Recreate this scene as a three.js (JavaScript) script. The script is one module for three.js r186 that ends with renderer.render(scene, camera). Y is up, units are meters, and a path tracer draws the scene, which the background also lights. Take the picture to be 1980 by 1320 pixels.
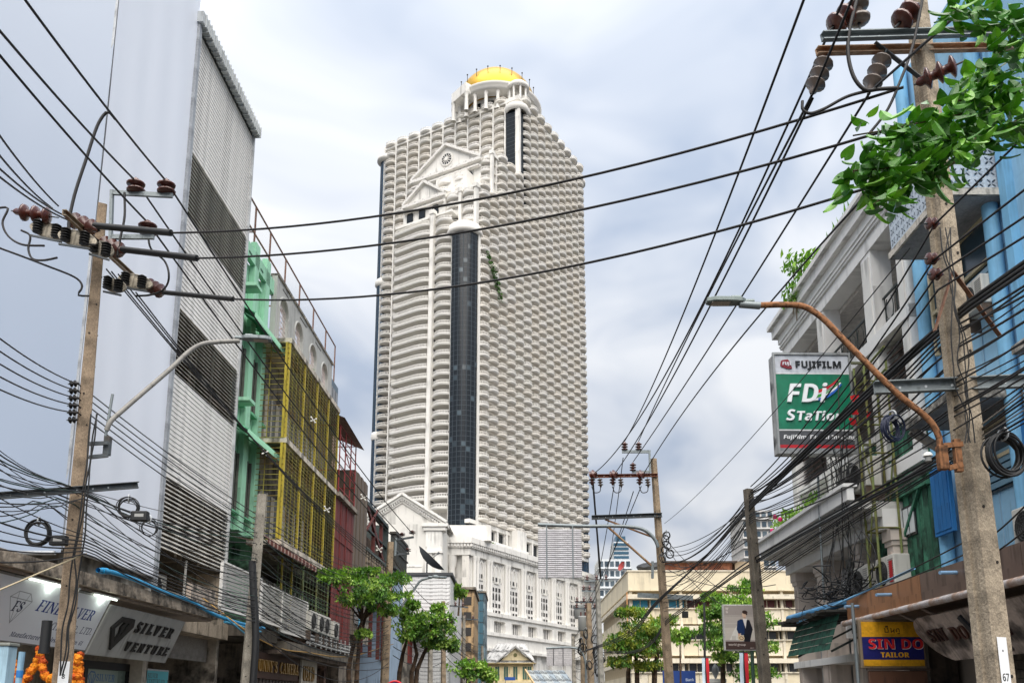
import * as THREE from 'three';
import { mergeGeometries } from 'three/addons/utils/BufferGeometryUtils.js';
import { RoundedBoxGeometry } from 'three/addons/geometries/RoundedBoxGeometry.js';
import { FontLoader } from 'three/addons/loaders/FontLoader.js';
import { TextGeometry } from 'three/addons/geometries/TextGeometry.js';
import { ConvexGeometry } from 'three/addons/geometries/ConvexGeometry.js';

// ---------- camera: a shifted lens, pitched up a little ----------
const FOC = 1666, PCX = 990, PCY = 1028, PITCH = Math.atan(333 / 1666), EYE = 1.6;
const scene = new THREE.Scene();
const camera = new THREE.PerspectiveCamera(2 * Math.atan(PCY / FOC) * 180 / Math.PI, 1980 / (2 * PCY), 0.1, 4000);
camera.position.set(0, EYE, 0); camera.rotation.x = PITCH;
camera.setViewOffset(1980, 2 * PCY, 0, 0, 1980, 1320);
camera.updateProjectionMatrix(); camera.updateMatrixWorld();

// ---------- seeded random and noise ----------
let seed = 12345;
const rnd = () => { seed = (seed * 1664525 + 1013904223) >>> 0; return seed / 4294967296; };
const rr = (a, b) => a + (b - a) * rnd();
const hash = (x, y) => { let h = (x * 374761393 + y * 668265263) | 0; h = Math.imul(h ^ (h >>> 13), 1274126177); return ((h ^ (h >>> 16)) >>> 0) / 4294967296; };
const sm = t => t * t * (3 - 2 * t), lerp = (a, b, t) => a + (b - a) * t, clamp = (v, a = 0, b = 1) => Math.min(b, Math.max(a, v));
const vnoise = (x, y, w = 0) => { const X = Math.floor(x), Y = Math.floor(y), f = sm(x - X), g = sm(y - Y), m = v => w ? ((v % w) + w) % w : v;
  return lerp(lerp(hash(m(X), m(Y)), hash(m(X + 1), m(Y)), f), lerp(hash(m(X), m(Y + 1)), hash(m(X + 1), m(Y + 1)), f), g); };
const fbm = (x, y, o = 5, w = 0) => { let s = 0, a = 0.5, n = 0; for (let i = 0; i < o; i++) { s += a * vnoise(x + i * 17.3 * (w ? 0 : 1), y, w); n += a; x *= 2; y *= 2; w *= 2; a *= 0.5; } return s / n; };

// ---------- sky: a bright broken overcast ----------
{
  const W = 2048, H = 1024, d = new Float32Array(W * H * 4);
  for (let j = 0; j < H; j++) {
    const el = ((j + 0.5) / H - 0.5) * Math.PI, sy = Math.sin(el), cy = Math.cos(el);
    for (let i = 0; i < W; i++) {
      const az = ((i + 0.5) / W - 0.5) * 2 * Math.PI, x = Math.cos(az) * cy, z = Math.sin(az) * cy, k = (j * W + i) * 4;
      const t = Math.max(sy, 0), q = 1.5 / (t + 0.22);
      const u = x * q, v = z * q;
      const wx = fbm(u * 0.9 + 3, v * 0.9 + 9, 4) - 0.5, wy = fbm(u * 0.9 + 31, v * 0.9 + 5, 4) - 0.5;
      let c = fbm(u * 1.5 + wx * 2.0 + 40, v * 1.7 + wy * 2.0 + 12, 6);
      const fine = fbm(u * 4 + wx * 3, v * 4 + wy * 3, 4) - 0.5;
      c = clamp((c - 0.36) / 0.37 + fine * 0.55);
      const lift = 0.82 + 0.9 * t;                 // an overcast sky is brighter overhead
      let r = lerp(0.47, 0.88, c), g = lerp(0.55, 0.905, c), b = lerp(0.69, 0.95, c);
      if (sy < 0) { r = 0.3; g = 0.31; b = 0.32; }
      d[k] = r * lift * 0.218; d[k + 1] = g * lift * 0.218; d[k + 2] = b * lift * 0.218; d[k + 3] = 1;
    }
  }
  const tex = new THREE.DataTexture(d, W, H, THREE.RGBAFormat, THREE.FloatType);
  tex.mapping = THREE.EquirectangularReflectionMapping; tex.magFilter = THREE.LinearFilter; tex.minFilter = THREE.LinearFilter; tex.needsUpdate = true;
  scene.background = tex; scene.environment = tex;
}
const sun = new THREE.DirectionalLight(0xfff8ee, 1.5);
sun.position.set(5, 110, 32); sun.target.position.set(0, 0, -30);
sun.castShadow = true; sun.shadow.radius = 150; sun.shadow.mapSize.set(2048, 2048);
Object.assign(sun.shadow.camera, { left: -120, right: 120, top: 160, bottom: -120, near: 1, far: 600 });
scene.add(sun, sun.target);
const renderer = new THREE.WebGLRenderer({ antialias: true });
renderer.setSize(1024, 682); renderer.toneMapping = THREE.LinearToneMapping; renderer.toneMappingExposure = 4.1;
renderer.shadowMap.enabled = true;

// ---------- textures and materials ----------
function dataTex(n, fn, srgb = true) {
  const a = new Uint8Array(n * n * 4);
  for (let j = 0; j < n; j++) for (let i = 0; i < n; i++) { const v = fn(i / n, j / n), k = (j * n + i) * 4; a[k] = v[0] * 255; a[k + 1] = v[1] * 255; a[k + 2] = v[2] * 255; a[k + 3] = 255; }
  const t = new THREE.DataTexture(a, n, n); t.wrapS = t.wrapT = THREE.RepeatWrapping; t.magFilter = THREE.LinearFilter; t.minFilter = THREE.LinearMipmapLinearFilter; t.generateMipmaps = true;
  if (srgb) t.colorSpace = THREE.SRGBColorSpace; t.needsUpdate = true; return t;
}
const g1 = v => { v = clamp(v); return [v, v, v]; };
const TX = {
  mottle: dataTex(256, (x, y) => g1(0.8 + 0.28 * (fbm(x * 4, y * 4, 5, 4) - 0.5) + 0.16 * (fbm(x * 32, y * 32, 3, 32) - 0.5) + 0.1)),
  streak: dataTex(256, (x, y) => { const s = fbm(x * 24, y * 2, 4, 0 || 2) , m = fbm(x * 6, y * 6, 5, 6), v = 0.96 - 0.5 * clamp(fbm(x * 16, y * 1, 4, 16) * 0.9 + m * 0.5 - 0.72) * 1.4 - 0.1 * (1 - m) + 0 * s; return [clamp(v), clamp(v * 0.993), clamp(v * 0.98)]; }),
  grime: dataTex(256, (x, y) => { const m = fbm(x * 5, y * 5, 6, 5), st = fbm(x * 20, y * 2, 4, 20), f = fbm(x * 48, y * 48, 2, 48); const v = 1 - 0.75 * clamp((m - 0.46) * 2.6) - 0.4 * clamp((st - 0.5) * 2) - 0.14 * f; return [clamp(v), clamp(v * 0.98), clamp(v * 0.95)]; }),
  concrete: dataTex(256, (x, y) => { const m = fbm(x * 4, y * 4, 5, 4), f = fbm(x * 64, y * 64, 2, 64), h = hash(Math.floor(x * 256), Math.floor(y * 256)); const v = 0.74 + 0.34 * (m - 0.5) + 0.26 * (f - 0.5) + (h > 0.985 ? -0.25 : 0) + (h < 0.01 ? 0.12 : 0); return [clamp(v), clamp(v * 0.985), clamp(v * 0.96)]; }),
  rust: dataTex(256, (x, y) => { const m = clamp((fbm(x * 6, y * 6, 6, 6) - 0.36) * 3), f = fbm(x * 40, y * 40, 3, 40); return [clamp(lerp(0.95, 0.8, m) + 0.2 * (f - 0.5)), clamp(lerp(0.94, 0.66, m) + 0.2 * (f - 0.5)), clamp(lerp(0.93, 0.56, m) + 0.2 * (f - 0.5))]; }),
  bark: dataTex(256, (x, y) => g1(0.55 + 0.8 * (fbm(x * 24, y * 6, 4, 6) - 0.5) + 0.2)),
};
const bumpTx = dataTex(256, (x, y) => g1(fbm(x * 8, y * 8, 6, 8)), false);
const scaled = {};
function tx(name, size) { const k = name + size; if (!scaled[k]) { const t = (name === 'bump' ? bumpTx : TX[name]).clone(); t.repeat.set(1 / size, 1 / size); t.needsUpdate = true; scaled[k] = t; } return scaled[k]; }
const mcache = {};
// colour given as sRGB hex of the real base colour
function M(hex, rough = 0.8, texName = 'mottle', size = 2, o = {}) {
  const k = [hex, rough, texName, size, JSON.stringify(o)].join('|');
  if (mcache[k]) return mcache[k];
  const p = { color: hex, roughness: rough, metalness: o.metal || 0 };
  if (texName) p.map = tx(texName, size);
  if (o.bump) { p.bumpMap = tx('bump', o.bumpSize || 0.6); p.bumpScale = o.bump; }
  const m = new THREE.MeshPhysicalMaterial(p);
  if (o.clear) { m.clearcoat = o.clear; m.clearcoatRoughness = 0.25; }
  if (o.trans) { m.transmission = o.trans; m.thickness = 0; }
  if (o.em) { m.emissive = new THREE.Color(o.em); m.emissiveIntensity = o.emI || 1; }
  return mcache[k] = m;
}
// ---------- pixels to places ----------
const CT = Math.cos(PITCH), ST = Math.sin(PITCH);
const ray = (px, py) => { const X = (px - PCX) / FOC, Y = (PCY - py) / FOC, z = CT - Y * ST; return [X / z, (Y * CT + ST) / z]; };
const at = (px, py, D) => { const r = ray(px, py); return new THREE.Vector3(r[0] * D, EYE + r[1] * D, -D); };
const proj = v => { const yy = v.y - EYE, D = -v.z, zz = D * CT + yy * ST; return [PCX + FOC * v.x / zz, PCY - FOC * (yy * CT - D * ST) / zz]; };
class Frame {                                     // a vertical plane: local x along it, z out of it
  constructor(x0, D0, theta) { this.x0 = x0; this.D0 = D0; this.th = theta; this.c = Math.cos(theta); this.s = Math.sin(theta); }
  L(px, py, zo = 0) { const r = ray(px, py), n = r[0] * this.s - this.c, t = (zo + this.x0 * this.s - this.D0 * this.c) / n, X = r[0] * t - this.x0, Z = -t + this.D0;
    return [X * this.c - Z * this.s, EYE + r[1] * t]; }
  W(u, v, z = 0) { return new THREE.Vector3(this.x0 + this.c * u + this.s * z, v, -this.D0 - this.s * u + this.c * z); }
}
// ---------- geometry helpers ----------
function boxG(x0, x1, y0, y1, z0, z1) {
  const g = new THREE.BoxGeometry(x1 - x0, y1 - y0, z1 - z0); g.translate((x0 + x1) / 2, (y0 + y1) / 2, (z0 + z1) / 2);
  const p = g.attributes.position, n = g.attributes.normal, uv = g.attributes.uv, o = (x0 * 7.31 + z0 * 3.17) % 5;
  for (let i = 0; i < p.count; i++) { const ax = Math.abs(n.getX(i)), ay = Math.abs(n.getY(i)); uv.setXY(i, (ax > 0.5 ? p.getZ(i) : p.getX(i)) + o, (ay > 0.5 ? p.getZ(i) : p.getY(i))); }
  return g;
}
function metreUV(g) { const p = g.attributes.position, n = g.attributes.normal; if (!n) g.computeVertexNormals(); const m = g.attributes.normal; const uv = new Float32Array(p.count * 2);
  for (let i = 0; i < p.count; i++) { const ax = Math.abs(m.getX(i)), ay = Math.abs(m.getY(i)), az = Math.abs(m.getZ(i)); if (ay > ax && ay > az) { uv[2 * i] = p.getX(i); uv[2 * i + 1] = p.getZ(i); } else if (ax > az) { uv[2 * i] = p.getZ(i); uv[2 * i + 1] = p.getY(i); } else { uv[2 * i] = p.getX(i); uv[2 * i + 1] = p.getY(i); } }
  g.setAttribute('uv', new THREE.BufferAttribute(uv, 2)); return g; }
function rboxG(x0, x1, y0, y1, z0, z1, r = 0.02) { const g = new RoundedBoxGeometry(x1 - x0, y1 - y0, z1 - z0, 2, r); g.translate((x0 + x1) / 2, (y0 + y1) / 2, (z0 + z1) / 2); return metreUV(g); }
function clean(g) { for (const k of Object.keys(g.attributes)) if (!['position', 'normal', 'uv'].includes(k)) g.deleteAttribute(k); if (!g.attributes.uv) g.setAttribute('uv', new THREE.BufferAttribute(new Float32Array(g.attributes.position.count * 2), 2)); return g.index ? g.toNonIndexed() : g; }
const merge = gs => gs.length === 1 ? gs[0] : mergeGeometries(gs.map(clean));
function tubeG(pts, r, rad = 6, seg) { const c = new THREE.CatmullRomCurve3(pts, false, 'centripetal'); const g = new THREE.TubeGeometry(c, seg || Math.max(4, pts.length * 3), r, rad, false); const L = c.getLength(), uv = g.attributes.uv; for (let i = 0; i < uv.count; i++) uv.setXY(i, uv.getX(i) * L, uv.getY(i) * r * 6); return g; }
function barG(a, b, r, rad = 6, r2 = r) { const d = new THREE.Vector3().subVectors(b, a), L = d.length(), g = new THREE.CylinderGeometry(r2, r, L, rad, 1); const uv = g.attributes.uv; for (let i = 0; i < uv.count; i++) uv.setXY(i, uv.getX(i) * r * 6, uv.getY(i) * L); g.translate(0, L / 2, 0); g.applyQuaternion(new THREE.Quaternion().setFromUnitVectors(new THREE.Vector3(0, 1, 0), d.normalize())); g.translate(a.x, a.y, a.z); return g; }
function beamG(a, b, w, h) { const d = new THREE.Vector3().subVectors(b, a), L = d.length(), g = boxG(-w / 2, w / 2, -h / 2, h / 2, 0, L); const m = new THREE.Matrix4().lookAt(new THREE.Vector3(), d.clone().negate(), Math.abs(d.y) > 0.95 * L ? new THREE.Vector3(1, 0, 0) : new THREE.Vector3(0, 1, 0)); g.applyMatrix4(m); g.translate(a.x, a.y, a.z); return g; }
function latheG(prof, seg = 12) { return new THREE.LatheGeometry(prof.map(p => new THREE.Vector2(p[0], p[1])), seg); }
function extG(shapePts, depth, bevel = 0) { const s = new THREE.Shape(shapePts.map(p => new THREE.Vector2(p[0], p[1]))); return new THREE.ExtrudeGeometry(s, { depth, bevelEnabled: bevel > 0, bevelSize: bevel, bevelThickness: bevel, bevelSegments: 1, curveSegments: 8 }); }
function quadG(a, b, c, d) { const g = new THREE.BufferGeometry(); const w = a.distanceTo(b), h = a.distanceTo(d); g.setAttribute('position', new THREE.Float32BufferAttribute([...a.toArray(), ...b.toArray(), ...c.toArray(), ...a.toArray(), ...c.toArray(), ...d.toArray()], 3)); g.setAttribute('uv', new THREE.Float32BufferAttribute([0, 0, w, 0, w, h, 0, 0, w, h, 0, h], 2)); g.computeVertexNormals(); return g; }
const V = (x, y, z) => new THREE.Vector3(x, y, z);
// ---------- scene graph helpers ----------
const used = {};
const numbered = n => { if (!(n in used)) { used[n] = 0; return n; } used[n]++; return n + '_' + String(used[n]).padStart(3, '0'); };
function mesh(g, m) { const o = new THREE.Mesh(g, m); o.castShadow = o.receiveShadow = true; return o; }
function add(parent, name, g, m, label) { const o = mesh(Array.isArray(g) ? merge(g) : g, m); o.name = name; if (label) o.userData.label = label; parent.add(o); return o; }
function thing(name, label, category, pos = [0, 0, 0], turn = 0, group) { const o = new THREE.Group(); o.name = numbered(name); o.position.set(...pos); o.rotation.y = turn; o.userData = { label, category }; if (group) o.userData.group = group; scene.add(o); return o; }
function single(name, g, m, label, category, group) { const o = mesh(Array.isArray(g) ? merge(g) : g, m); o.name = numbered(name); o.userData = { label, category }; if (group) o.userData.group = group; scene.add(o); return o; }
function struct(name, g, m) { const o = mesh(g, m); o.name = numbered(name); o.userData = { kind: 'structure' }; scene.add(o); return o; }
function onFrame(f, name, label, category, group) { return thing(name, label, category, [f.x0, 0, -f.D0], f.th, group); }
const stuff = o => { o.userData.kind = 'stuff'; return o; };
const font = await new FontLoader().loadAsync('fonts/droid/droid_sans_bold.typeface.json');
const fontSerif = await new FontLoader().loadAsync('fonts/droid/droid_serif_bold.typeface.json');
function textG(s, h, depth = 0.02, shear = 0, fnt = font, wide = 1) { const g = new TextGeometry(s, { font: fnt, size: h, depth, curveSegments: 4, bevelEnabled: false }); g.applyMatrix4(new THREE.Matrix4().set(wide, shear, 0, 0, 0, 1, 0, 0, 0, 0, 1, 0, 0, 0, 0, 1)); g.computeBoundingBox(); return g; }
function canvasTex(w, h, draw) { const c = document.createElement('canvas'); c.width = w; c.height = h; const x = c.getContext('2d'); draw(x, w, h); const t = new THREE.CanvasTexture(c); t.colorSpace = THREE.SRGBColorSpace; return t; }

// ---------- ground ----------
const GROUND = M(0x55534f, 0.95, 'concrete', 3);
{ const g = new THREE.PlaneGeometry(1600, 1600); g.rotateX(-Math.PI / 2); const uv = g.attributes.uv; for (let i = 0; i < 4; i++) uv.setXY(i, uv.getX(i) * 1600, uv.getY(i) * 1600); g.translate(0, -0.15, -500); struct('ground', g, GROUND);
  const r = boxG(-6.2, 4.1, -0.4, -0.146, -230, 25); struct('road', r, M(0x3f3f40, 0.92, 'concrete', 2.5));
  struct('pavement_left', boxG(-11, -6.2, -0.4, 0, -230, 25), M(0x8d8a84, 0.9, 'concrete', 2));
  struct('pavement_right', boxG(4.1, 8, -0.4, 0, -80, 25), M(0x8d8a84, 0.9, 'concrete', 2)); }
// ================= the tall tower =================
const TWR = { x0: -13.1, D0: 250, th: Math.atan2(0.8686, 0.4955) };
const twF = new Frame(TWR.x0, TWR.D0, TWR.th);
const WHITE = M(0xf9f8f6, 0.75, 'streak', 6), WHITE2 = M(0xf6f3ee, 0.8, 'streak', 9), TRIM = M(0xfbfaf7, 0.7, 'streak', 14);
const RECESS = M(0xf6f3ee, 0.85, 'mottle', 3), DARKGLASS = new THREE.MeshPhysicalMaterial({ color: 0x1a2026, roughness: 0.22, metalness: 0.0, ior: 1.36 });
const BLUEGLASS = new THREE.MeshPhysicalMaterial({ color: 0x1d3a52, roughness: 0.1, metalness: 0.15, ior: 1.7 });
const MULL = M(0x3a444c, 0.5, null), GOLD = new THREE.MeshPhysicalMaterial({ color: 0xe0b030, roughness: 0.38, metalness: 0.55, map: tx('mottle', 6) });
// a balcony running along a plan path: bowl, ledge, rail and balusters
function balconyG(path, inner, o = {}) {
  const h1 = o.h1 ?? 0.78, h2 = o.h2 ?? 1.44, h3 = o.h3 ?? 1.62, flare = o.flare ?? 0.18, sp = o.sp ?? 0.56, pos = [], uv = [];
  const q = (a, b, c, d) => { pos.push(...a, ...b, ...c, ...a, ...c, ...d); const w = Math.hypot(a[0] - b[0], a[2] - b[2]), h = Math.max(Math.abs(a[1] - d[1]), 0.1); uv.push(0, a[1], w, a[1], w, a[1] + h, 0, a[1], w, a[1] + h, 0, a[1] + h); };
  const n = path.length, mix = (a, b, t) => [a[0] + (b[0] - a[0]) * t, a[1] + (b[1] - a[1]) * t];
  const lo = path.map((p, i) => mix(p, inner[i], flare)), rin = path.map((p, i) => { const d = Math.hypot(p[0] - inner[i][0], p[1] - inner[i][1]) || 1; return mix(p, inner[i], Math.min(0.22 / d, 1)); });
  const P = (p, y) => [p[0], y, p[1]];
  for (let i = 0; i < n - 1; i++) {
    q(P(lo[i], 0), P(lo[i + 1], 0), P(path[i + 1], h1 * 0.6), P(path[i], h1 * 0.6));
    q(P(path[i], h1 * 0.6), P(path[i + 1], h1 * 0.6), P(path[i + 1], h1), P(path[i], h1));
    q(P(inner[i], 0.0), P(inner[i + 1], 0.0), P(lo[i + 1], 0), P(lo[i], 0));
    q(P(path[i], h1), P(path[i + 1], h1), P(rin[i + 1], h1), P(rin[i], h1));
    q(P(path[i], h2), P(path[i + 1], h2), P(path[i + 1], h3), P(path[i], h3));
    q(P(rin[i], h2), P(rin[i + 1], h2), P(path[i + 1], h2), P(path[i], h2));
    q(P(path[i], h3), P(path[i + 1], h3), P(rin[i + 1], h3), P(rin[i], h3));
    q(P(rin[i], h2), P(rin[i + 1], h2), P(rin[i + 1], h3), P(rin[i], h3));
  }
  let acc = 0;
  for (let i = 0; i < n - 1; i++) { const a = path[i], b = path[i + 1], L = Math.hypot(b[0] - a[0], b[1] - a[1]); const dx = (b[0] - a[0]) / L, dz = (b[1] - a[1]) / L, w = 0.1;
    while (acc < L) { const cx = a[0] + dx * acc, cz = a[1] + dz * acc; const A = [cx - dx * w, cz - dz * w], B = [cx + dx * w, cz + dz * w], C = [cx + (rin[i][0] - a[0]) * 0.9, cz + (rin[i][1] - a[1]) * 0.9];
      q(P(A, h1), P(B, h1), P(B, h2), P(A, h2)); q(P(B, h1), P(C, h1), P(C, h2), P(B, h2)); q(P(C, h1), P(A, h1), P(A, h2), P(C, h2)); acc += sp; } acc -= L; }
  const g = new THREE.BufferGeometry(); g.setAttribute('position', new THREE.Float32BufferAttribute(pos, 3)); g.setAttribute('uv', new THREE.Float32BufferAttribute(uv, 2)); g.computeVertexNormals(); return g;
}
const arcPath = (w, d, n = 9) => { const path = [], inner = []; for (let i = 0; i <= n; i++) { const a = Math.PI * i / n; path.push([-Math.cos(a) * w / 2, Math.pow(Math.sin(a), 0.7) * d]); inner.push([-Math.cos(a) * w / 2, 0]); } return [path, inner]; };
const FH = 3.3, BASE = 56, COLW = 6.05;
const tower = onFrame(twF, 'residential_tower', 'tall white balconied tower with a golden dome above the street end', 'tower');
{
  const T = tower;
  // cores (local x = along the right face going away, z = out of the right face, -z = to the left)
  add(T, 'shaft', [boxG(33.6, 84, 40, 218, -61, -2.8), boxG(14.2, 33.6, 40, 184, -30, -2.8), boxG(4.2, 14.2, 40, 167, -29.5, -2.8), boxG(3.6, 4.2, 40, 158, -29, -6.6), boxG(0.8, 3.6, 40, 158, -29.3, -28.9)], RECESS);
  add(T, 'roof_slab', [boxG(31, 84.5, 218, 219.6, -61.5, 0.3), boxG(13.5, 32.2, 184, 185.3, -30.5, 0.3), boxG(3.6, 14.2, 167, 168.2, -30, 0.3), boxG(-0.6, 4.2, 158, 158.8, -29.8, -7)], TRIM);
  add(T, 'roof_cabin', boxG(40, 47, 219, 225, -52, -44), TRIM);
  // vertical fins and floor edges give the recess its rhythm
  const nR = 14, topR = p => p < 3.5 ? 152 : p < 13.5 ? 167 : p < 31 ? 184 : 218;
  const finsR = [], slabs = [];
  const colR = i => 4.6 + (i + 0.5) * 5.72;
  for (let i = 0; i <= nR; i++) { const p = 4.6 + i * 5.72; finsR.push(boxG(p - 0.28, p + 0.28, BASE - 12, topR(p + 1), -2.9, -0.05)); }
  const colF = j => -(5 + (j + 0.5) * 5.6);
  for (let j = 0; j <= 10; j++) finsR.push(boxG(30.9, 33.7, j < 5 ? 184 : BASE, 218, -(5 + j * 5.6) - 0.28, -(5 + j * 5.6) + 0.28));
  add(T, 'pilaster', finsR, WHITE);
  for (let k = 0; k < 49; k++) { const y = BASE + k * FH; const p0 = y < 151 ? 4.4 : y < 166 ? 4.5 : y < 183 ? 14.3 : 32.3; slabs.push(boxG(p0, 84, y - 0.12, y + 0.12, -2.85, -0.2)); if (y < 217) slabs.push(boxG(31.1, 33.65, y - 0.12, y + 0.12, -61, y < 183 ? -30.2 : -2)); }
  add(T, 'floor_edge', slabs, WHITE2);
  // wall openings behind the balconies: dark sliding doors
  const doors = [];
  // balconies
  const [ap, ai] = arcPath(5.25, 2.1); const gR = balconyG(ap, ai);
  const list = [];
  for (let i = 0; i < nR; i++) { const p = colR(i), top = topR(p); for (let y = BASE; y < top - 1.5; y += FH) { list.push([p, y, -0.1, 0]); doors.push([p, y, -2.77, 0]); } list.push([p, top + 0.9, -0.1, 0]); }
  for (let j = 0; j < 10; j++) { const z = colF(j); for (let y = (z > -30 ? 184 : BASE); y < 217; y += FH) { const yy = BASE + Math.round((y - BASE) / FH) * FH; list.push([32, yy, z, 1]); doors.push([33.57, yy, z, 1]); } list.push([32, 218.9, z, 1]); }
  list.sort((a, b) => a[0] - b[0]);
  // the 300 that show largest stay single parts: the first columns of the right face
  const mats = [WHITE, WHITE2, M(0xf7f3ec, 0.85, 'streak', 4), M(0xf7f6f2, 0.75, 'streak', 7)];
  const m4 = (e) => { const r = new THREE.Matrix4().makeRotationY(e[3] ? -Math.PI / 2 : 0); r.setPosition(e[0], e[1], e[2]); return r; };
  const near = list.slice(0, 300), far = list.slice(300);
  near.forEach((e, i) => { const b = add(T, 'balcony', gR, mats[Math.floor(hash(i, 7) * 3.99)]); b.position.set(e[0], e[1], e[2]); b.rotation.y = e[3] ? -Math.PI / 2 : 0; });
  for (let m = 0; m < 4; m++) { const sub = far.filter((e, i) => Math.floor(hash(i, 3) * 3.99) === m); const im = new THREE.InstancedMesh(gR, mats[m], sub.length); sub.forEach((e, i) => im.setMatrixAt(i, m4(e))); im.name = 'balcony_rows'; im.castShadow = im.receiveShadow = true; stuff(im); T.add(im); }
  { const gd = boxG(-2.35, 2.35, 0.15, 2.75, 0, 0.06); const im = new THREE.InstancedMesh(gd, M(0x3c3733, 0.35, 'mottle', 2), doors.length); doors.forEach((e, i) => im.setMatrixAt(i, m4(e))); im.name = 'balcony_doors'; stuff(im); T.add(im); }
  // nose: long balconies and bulging balconies on the front end
  const gLong = []; 
  { const path = [], inner = []; for (let i = 0; i <= 5; i++) { const a = Math.PI / 2 * i / 5; path.push([0.6 - 2.2 * Math.sin(a), -30 + 1.6 * (1 - Math.cos(a))]); inner.push([3.5, -30 + 1.6 * (1 - Math.cos(a))]); }
    for (let i = 1; i <= 6; i++) { path.push([-1.6 - i * 0.12, -28.4 + i * 1.5]); inner.push([3.5, -28.4 + i * 1.5]); } for (let i = 1; i <= 5; i++) { const a = Math.PI / 2 * i / 5; path.push([-2.32 + 1.6 * (1 - Math.cos(a)), -19.4 + 4.6 * Math.sin(a)]); inner.push([3.5, -19.4 + 4.6 * Math.sin(a)]); }
    const g1 = balconyG(path, inner, { flare: 0.03, sp: 0.5 });
    const p2 = [], i2 = []; for (let i = 0; i <= 10; i++) { const t = i / 10, z = -13.7 + 6.7 * t; p2.push([-0.4 - 1.5 * Math.sin(Math.PI * t), z]); i2.push([3.5, z]); }
    const g2 = balconyG(p2, i2, { flare: 0.04, sp: 0.5 }); const gd = [boxG(3.5, 3.58, 0.15, 2.8, -28.6, -15), boxG(3.5, 3.58, 0.15, 2.8, -13.6, -7.2)], GD = M(0x3c3733, 0.35, 'mottle', 2);
    let n = 0; for (let y = BASE + FH; y < 157; y += FH) { n++; for (const g of gd) add(T, 'front_glazing', g, GD).position.y = y; add(T, 'long_balcony', g1, mats[n % 2 ? 0 : 3]).position.y = y; add(T, 'bay_balcony', g2, mats[n % 2 ? 3 : 0]).position.y = y; }
    // tier balconies on the stepped upper fronts
    const p3 = [], i3 = []; for (let i = 0; i <= 10; i++) { const t = i / 10, z = -5.7 + 5.4 * t; p3.push([-0.2 - 1.4 * Math.sin(Math.PI * t), z]); i3.push([0.3, z]); } const g3 = balconyG(p3, i3, { flare: 0.08 });
    for (let y = 152.2; y < 168; y += FH) for (const dz of [0, -6.3]) { const b = add(T, 'tier_balcony', g3, WHITE); b.position.set(4, y, dz - 0.3); }
    for (let y = 169; y < 185; y += FH) { const b = add(T, 'tier_balcony', g3, WHITE); b.position.set(14, y, -0.5); } 
    for (let y = 169; y < 178; y += FH) for (const dz of [-7.5, -13.5]) { const b = add(T, 'tier_balcony', g3, WHITE); b.position.set(9.5 - (dz < -10 ? 1 : 0), y, dz); }
    add(T, 'tier_wall', [boxG(8.6, 13, 168, 178.6, -20, -7.4)], TRIM);
  }
  const pil = (x, z, y0, y1, w = 0.75) => add(T, 'pilaster', [boxG(x - w, x + w, y0, y1, z - w, z + w), boxG(x - w - 0.25, x + w + 0.25, y1 - 1.4, y1, z - w - 0.25, z + w + 0.25)], TRIM);
  pil(-0.9, -14.2, 45, 160, 0.7); pil(0.2, -6.6, 40, 152, 0.55); pil(4.4, 0.1, 40, 152, 0.55); pil(3.4, -0.4, 152, 168, 0.5); pil(3.2, -6.2, 152, 168, 0.5); pil(13.4, -0.4, 168, 186, 0.5); pil(13.4, -6.4, 168, 186, 0.5); pil(3.4, -12.6, 152, 168, 0.5);
  // glass bay on the near corner
  const bay = (cx, cz, r, y0, y1, a0, a1, mat, nx, ny) => { const g = new THREE.CylinderGeometry(r, r, y1 - y0, 14, 1, true, a0, a1 - a0); g.translate(cx, (y0 + y1) / 2, cz); const b = add(T, 'glass_bay', g, mat);
    const bars = []; for (let i = 0; i <= nx; i++) { const a = a0 + (a1 - a0) * i / nx; bars.push(boxG(cx + Math.sin(a) * (r + 0.03) - 0.07, cx + Math.sin(a) * (r + 0.03) + 0.07, y0, y1, cz + Math.cos(a) * (r + 0.03) - 0.07, cz + Math.cos(a) * (r + 0.03) + 0.07)); }
    for (let k = 0; k <= ny; k++) { const ring = new THREE.CylinderGeometry(r + 0.07, r + 0.07, 0.13, 14, 1, true, a0, a1 - a0); ring.translate(cx, y0 + (y1 - y0) * k / ny, cz); bars.push(ring); }
    stuff(add(b, 'mullion', bars, MULL)); return b; };
  bay(3.6, -4.6, 4.9, 52, 150, -Math.PI * 0.62, Math.PI * 0.12, DARKGLASS, 8, 60);
  { const pg = new THREE.CylinderGeometry(4.96, 4.96, 1.35, 1, 1, true, 0, Math.PI * 0.085); for (let k = 0; k < 34; k++) { const row = Math.floor(hash(k, 1) * 58), c = Math.floor(hash(k, 2) * 8); const o = add(T, 'pale_pane', pg, [M(0x36434b, 0.2, null), M(0x46545c, 0.2, null), M(0x2c373e, 0.15, null)][k % 3]); o.position.set(3.6, 52 + (row + 0.5) * 98 / 60, -4.6); o.rotation.y = -Math.PI * 0.62 + c * Math.PI * 0.0925; } }
  { const cap = latheG([[5, 0], [5.9, 0.4], [5.9, 1.6], [5.4, 2.2], [5.4, 3.4], [4.6, 4], [0.1, 4.4]], 28); cap.translate(3.6, 149.5, -4.6); add(T, 'bay_cornice', cap, TRIM); }
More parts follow.
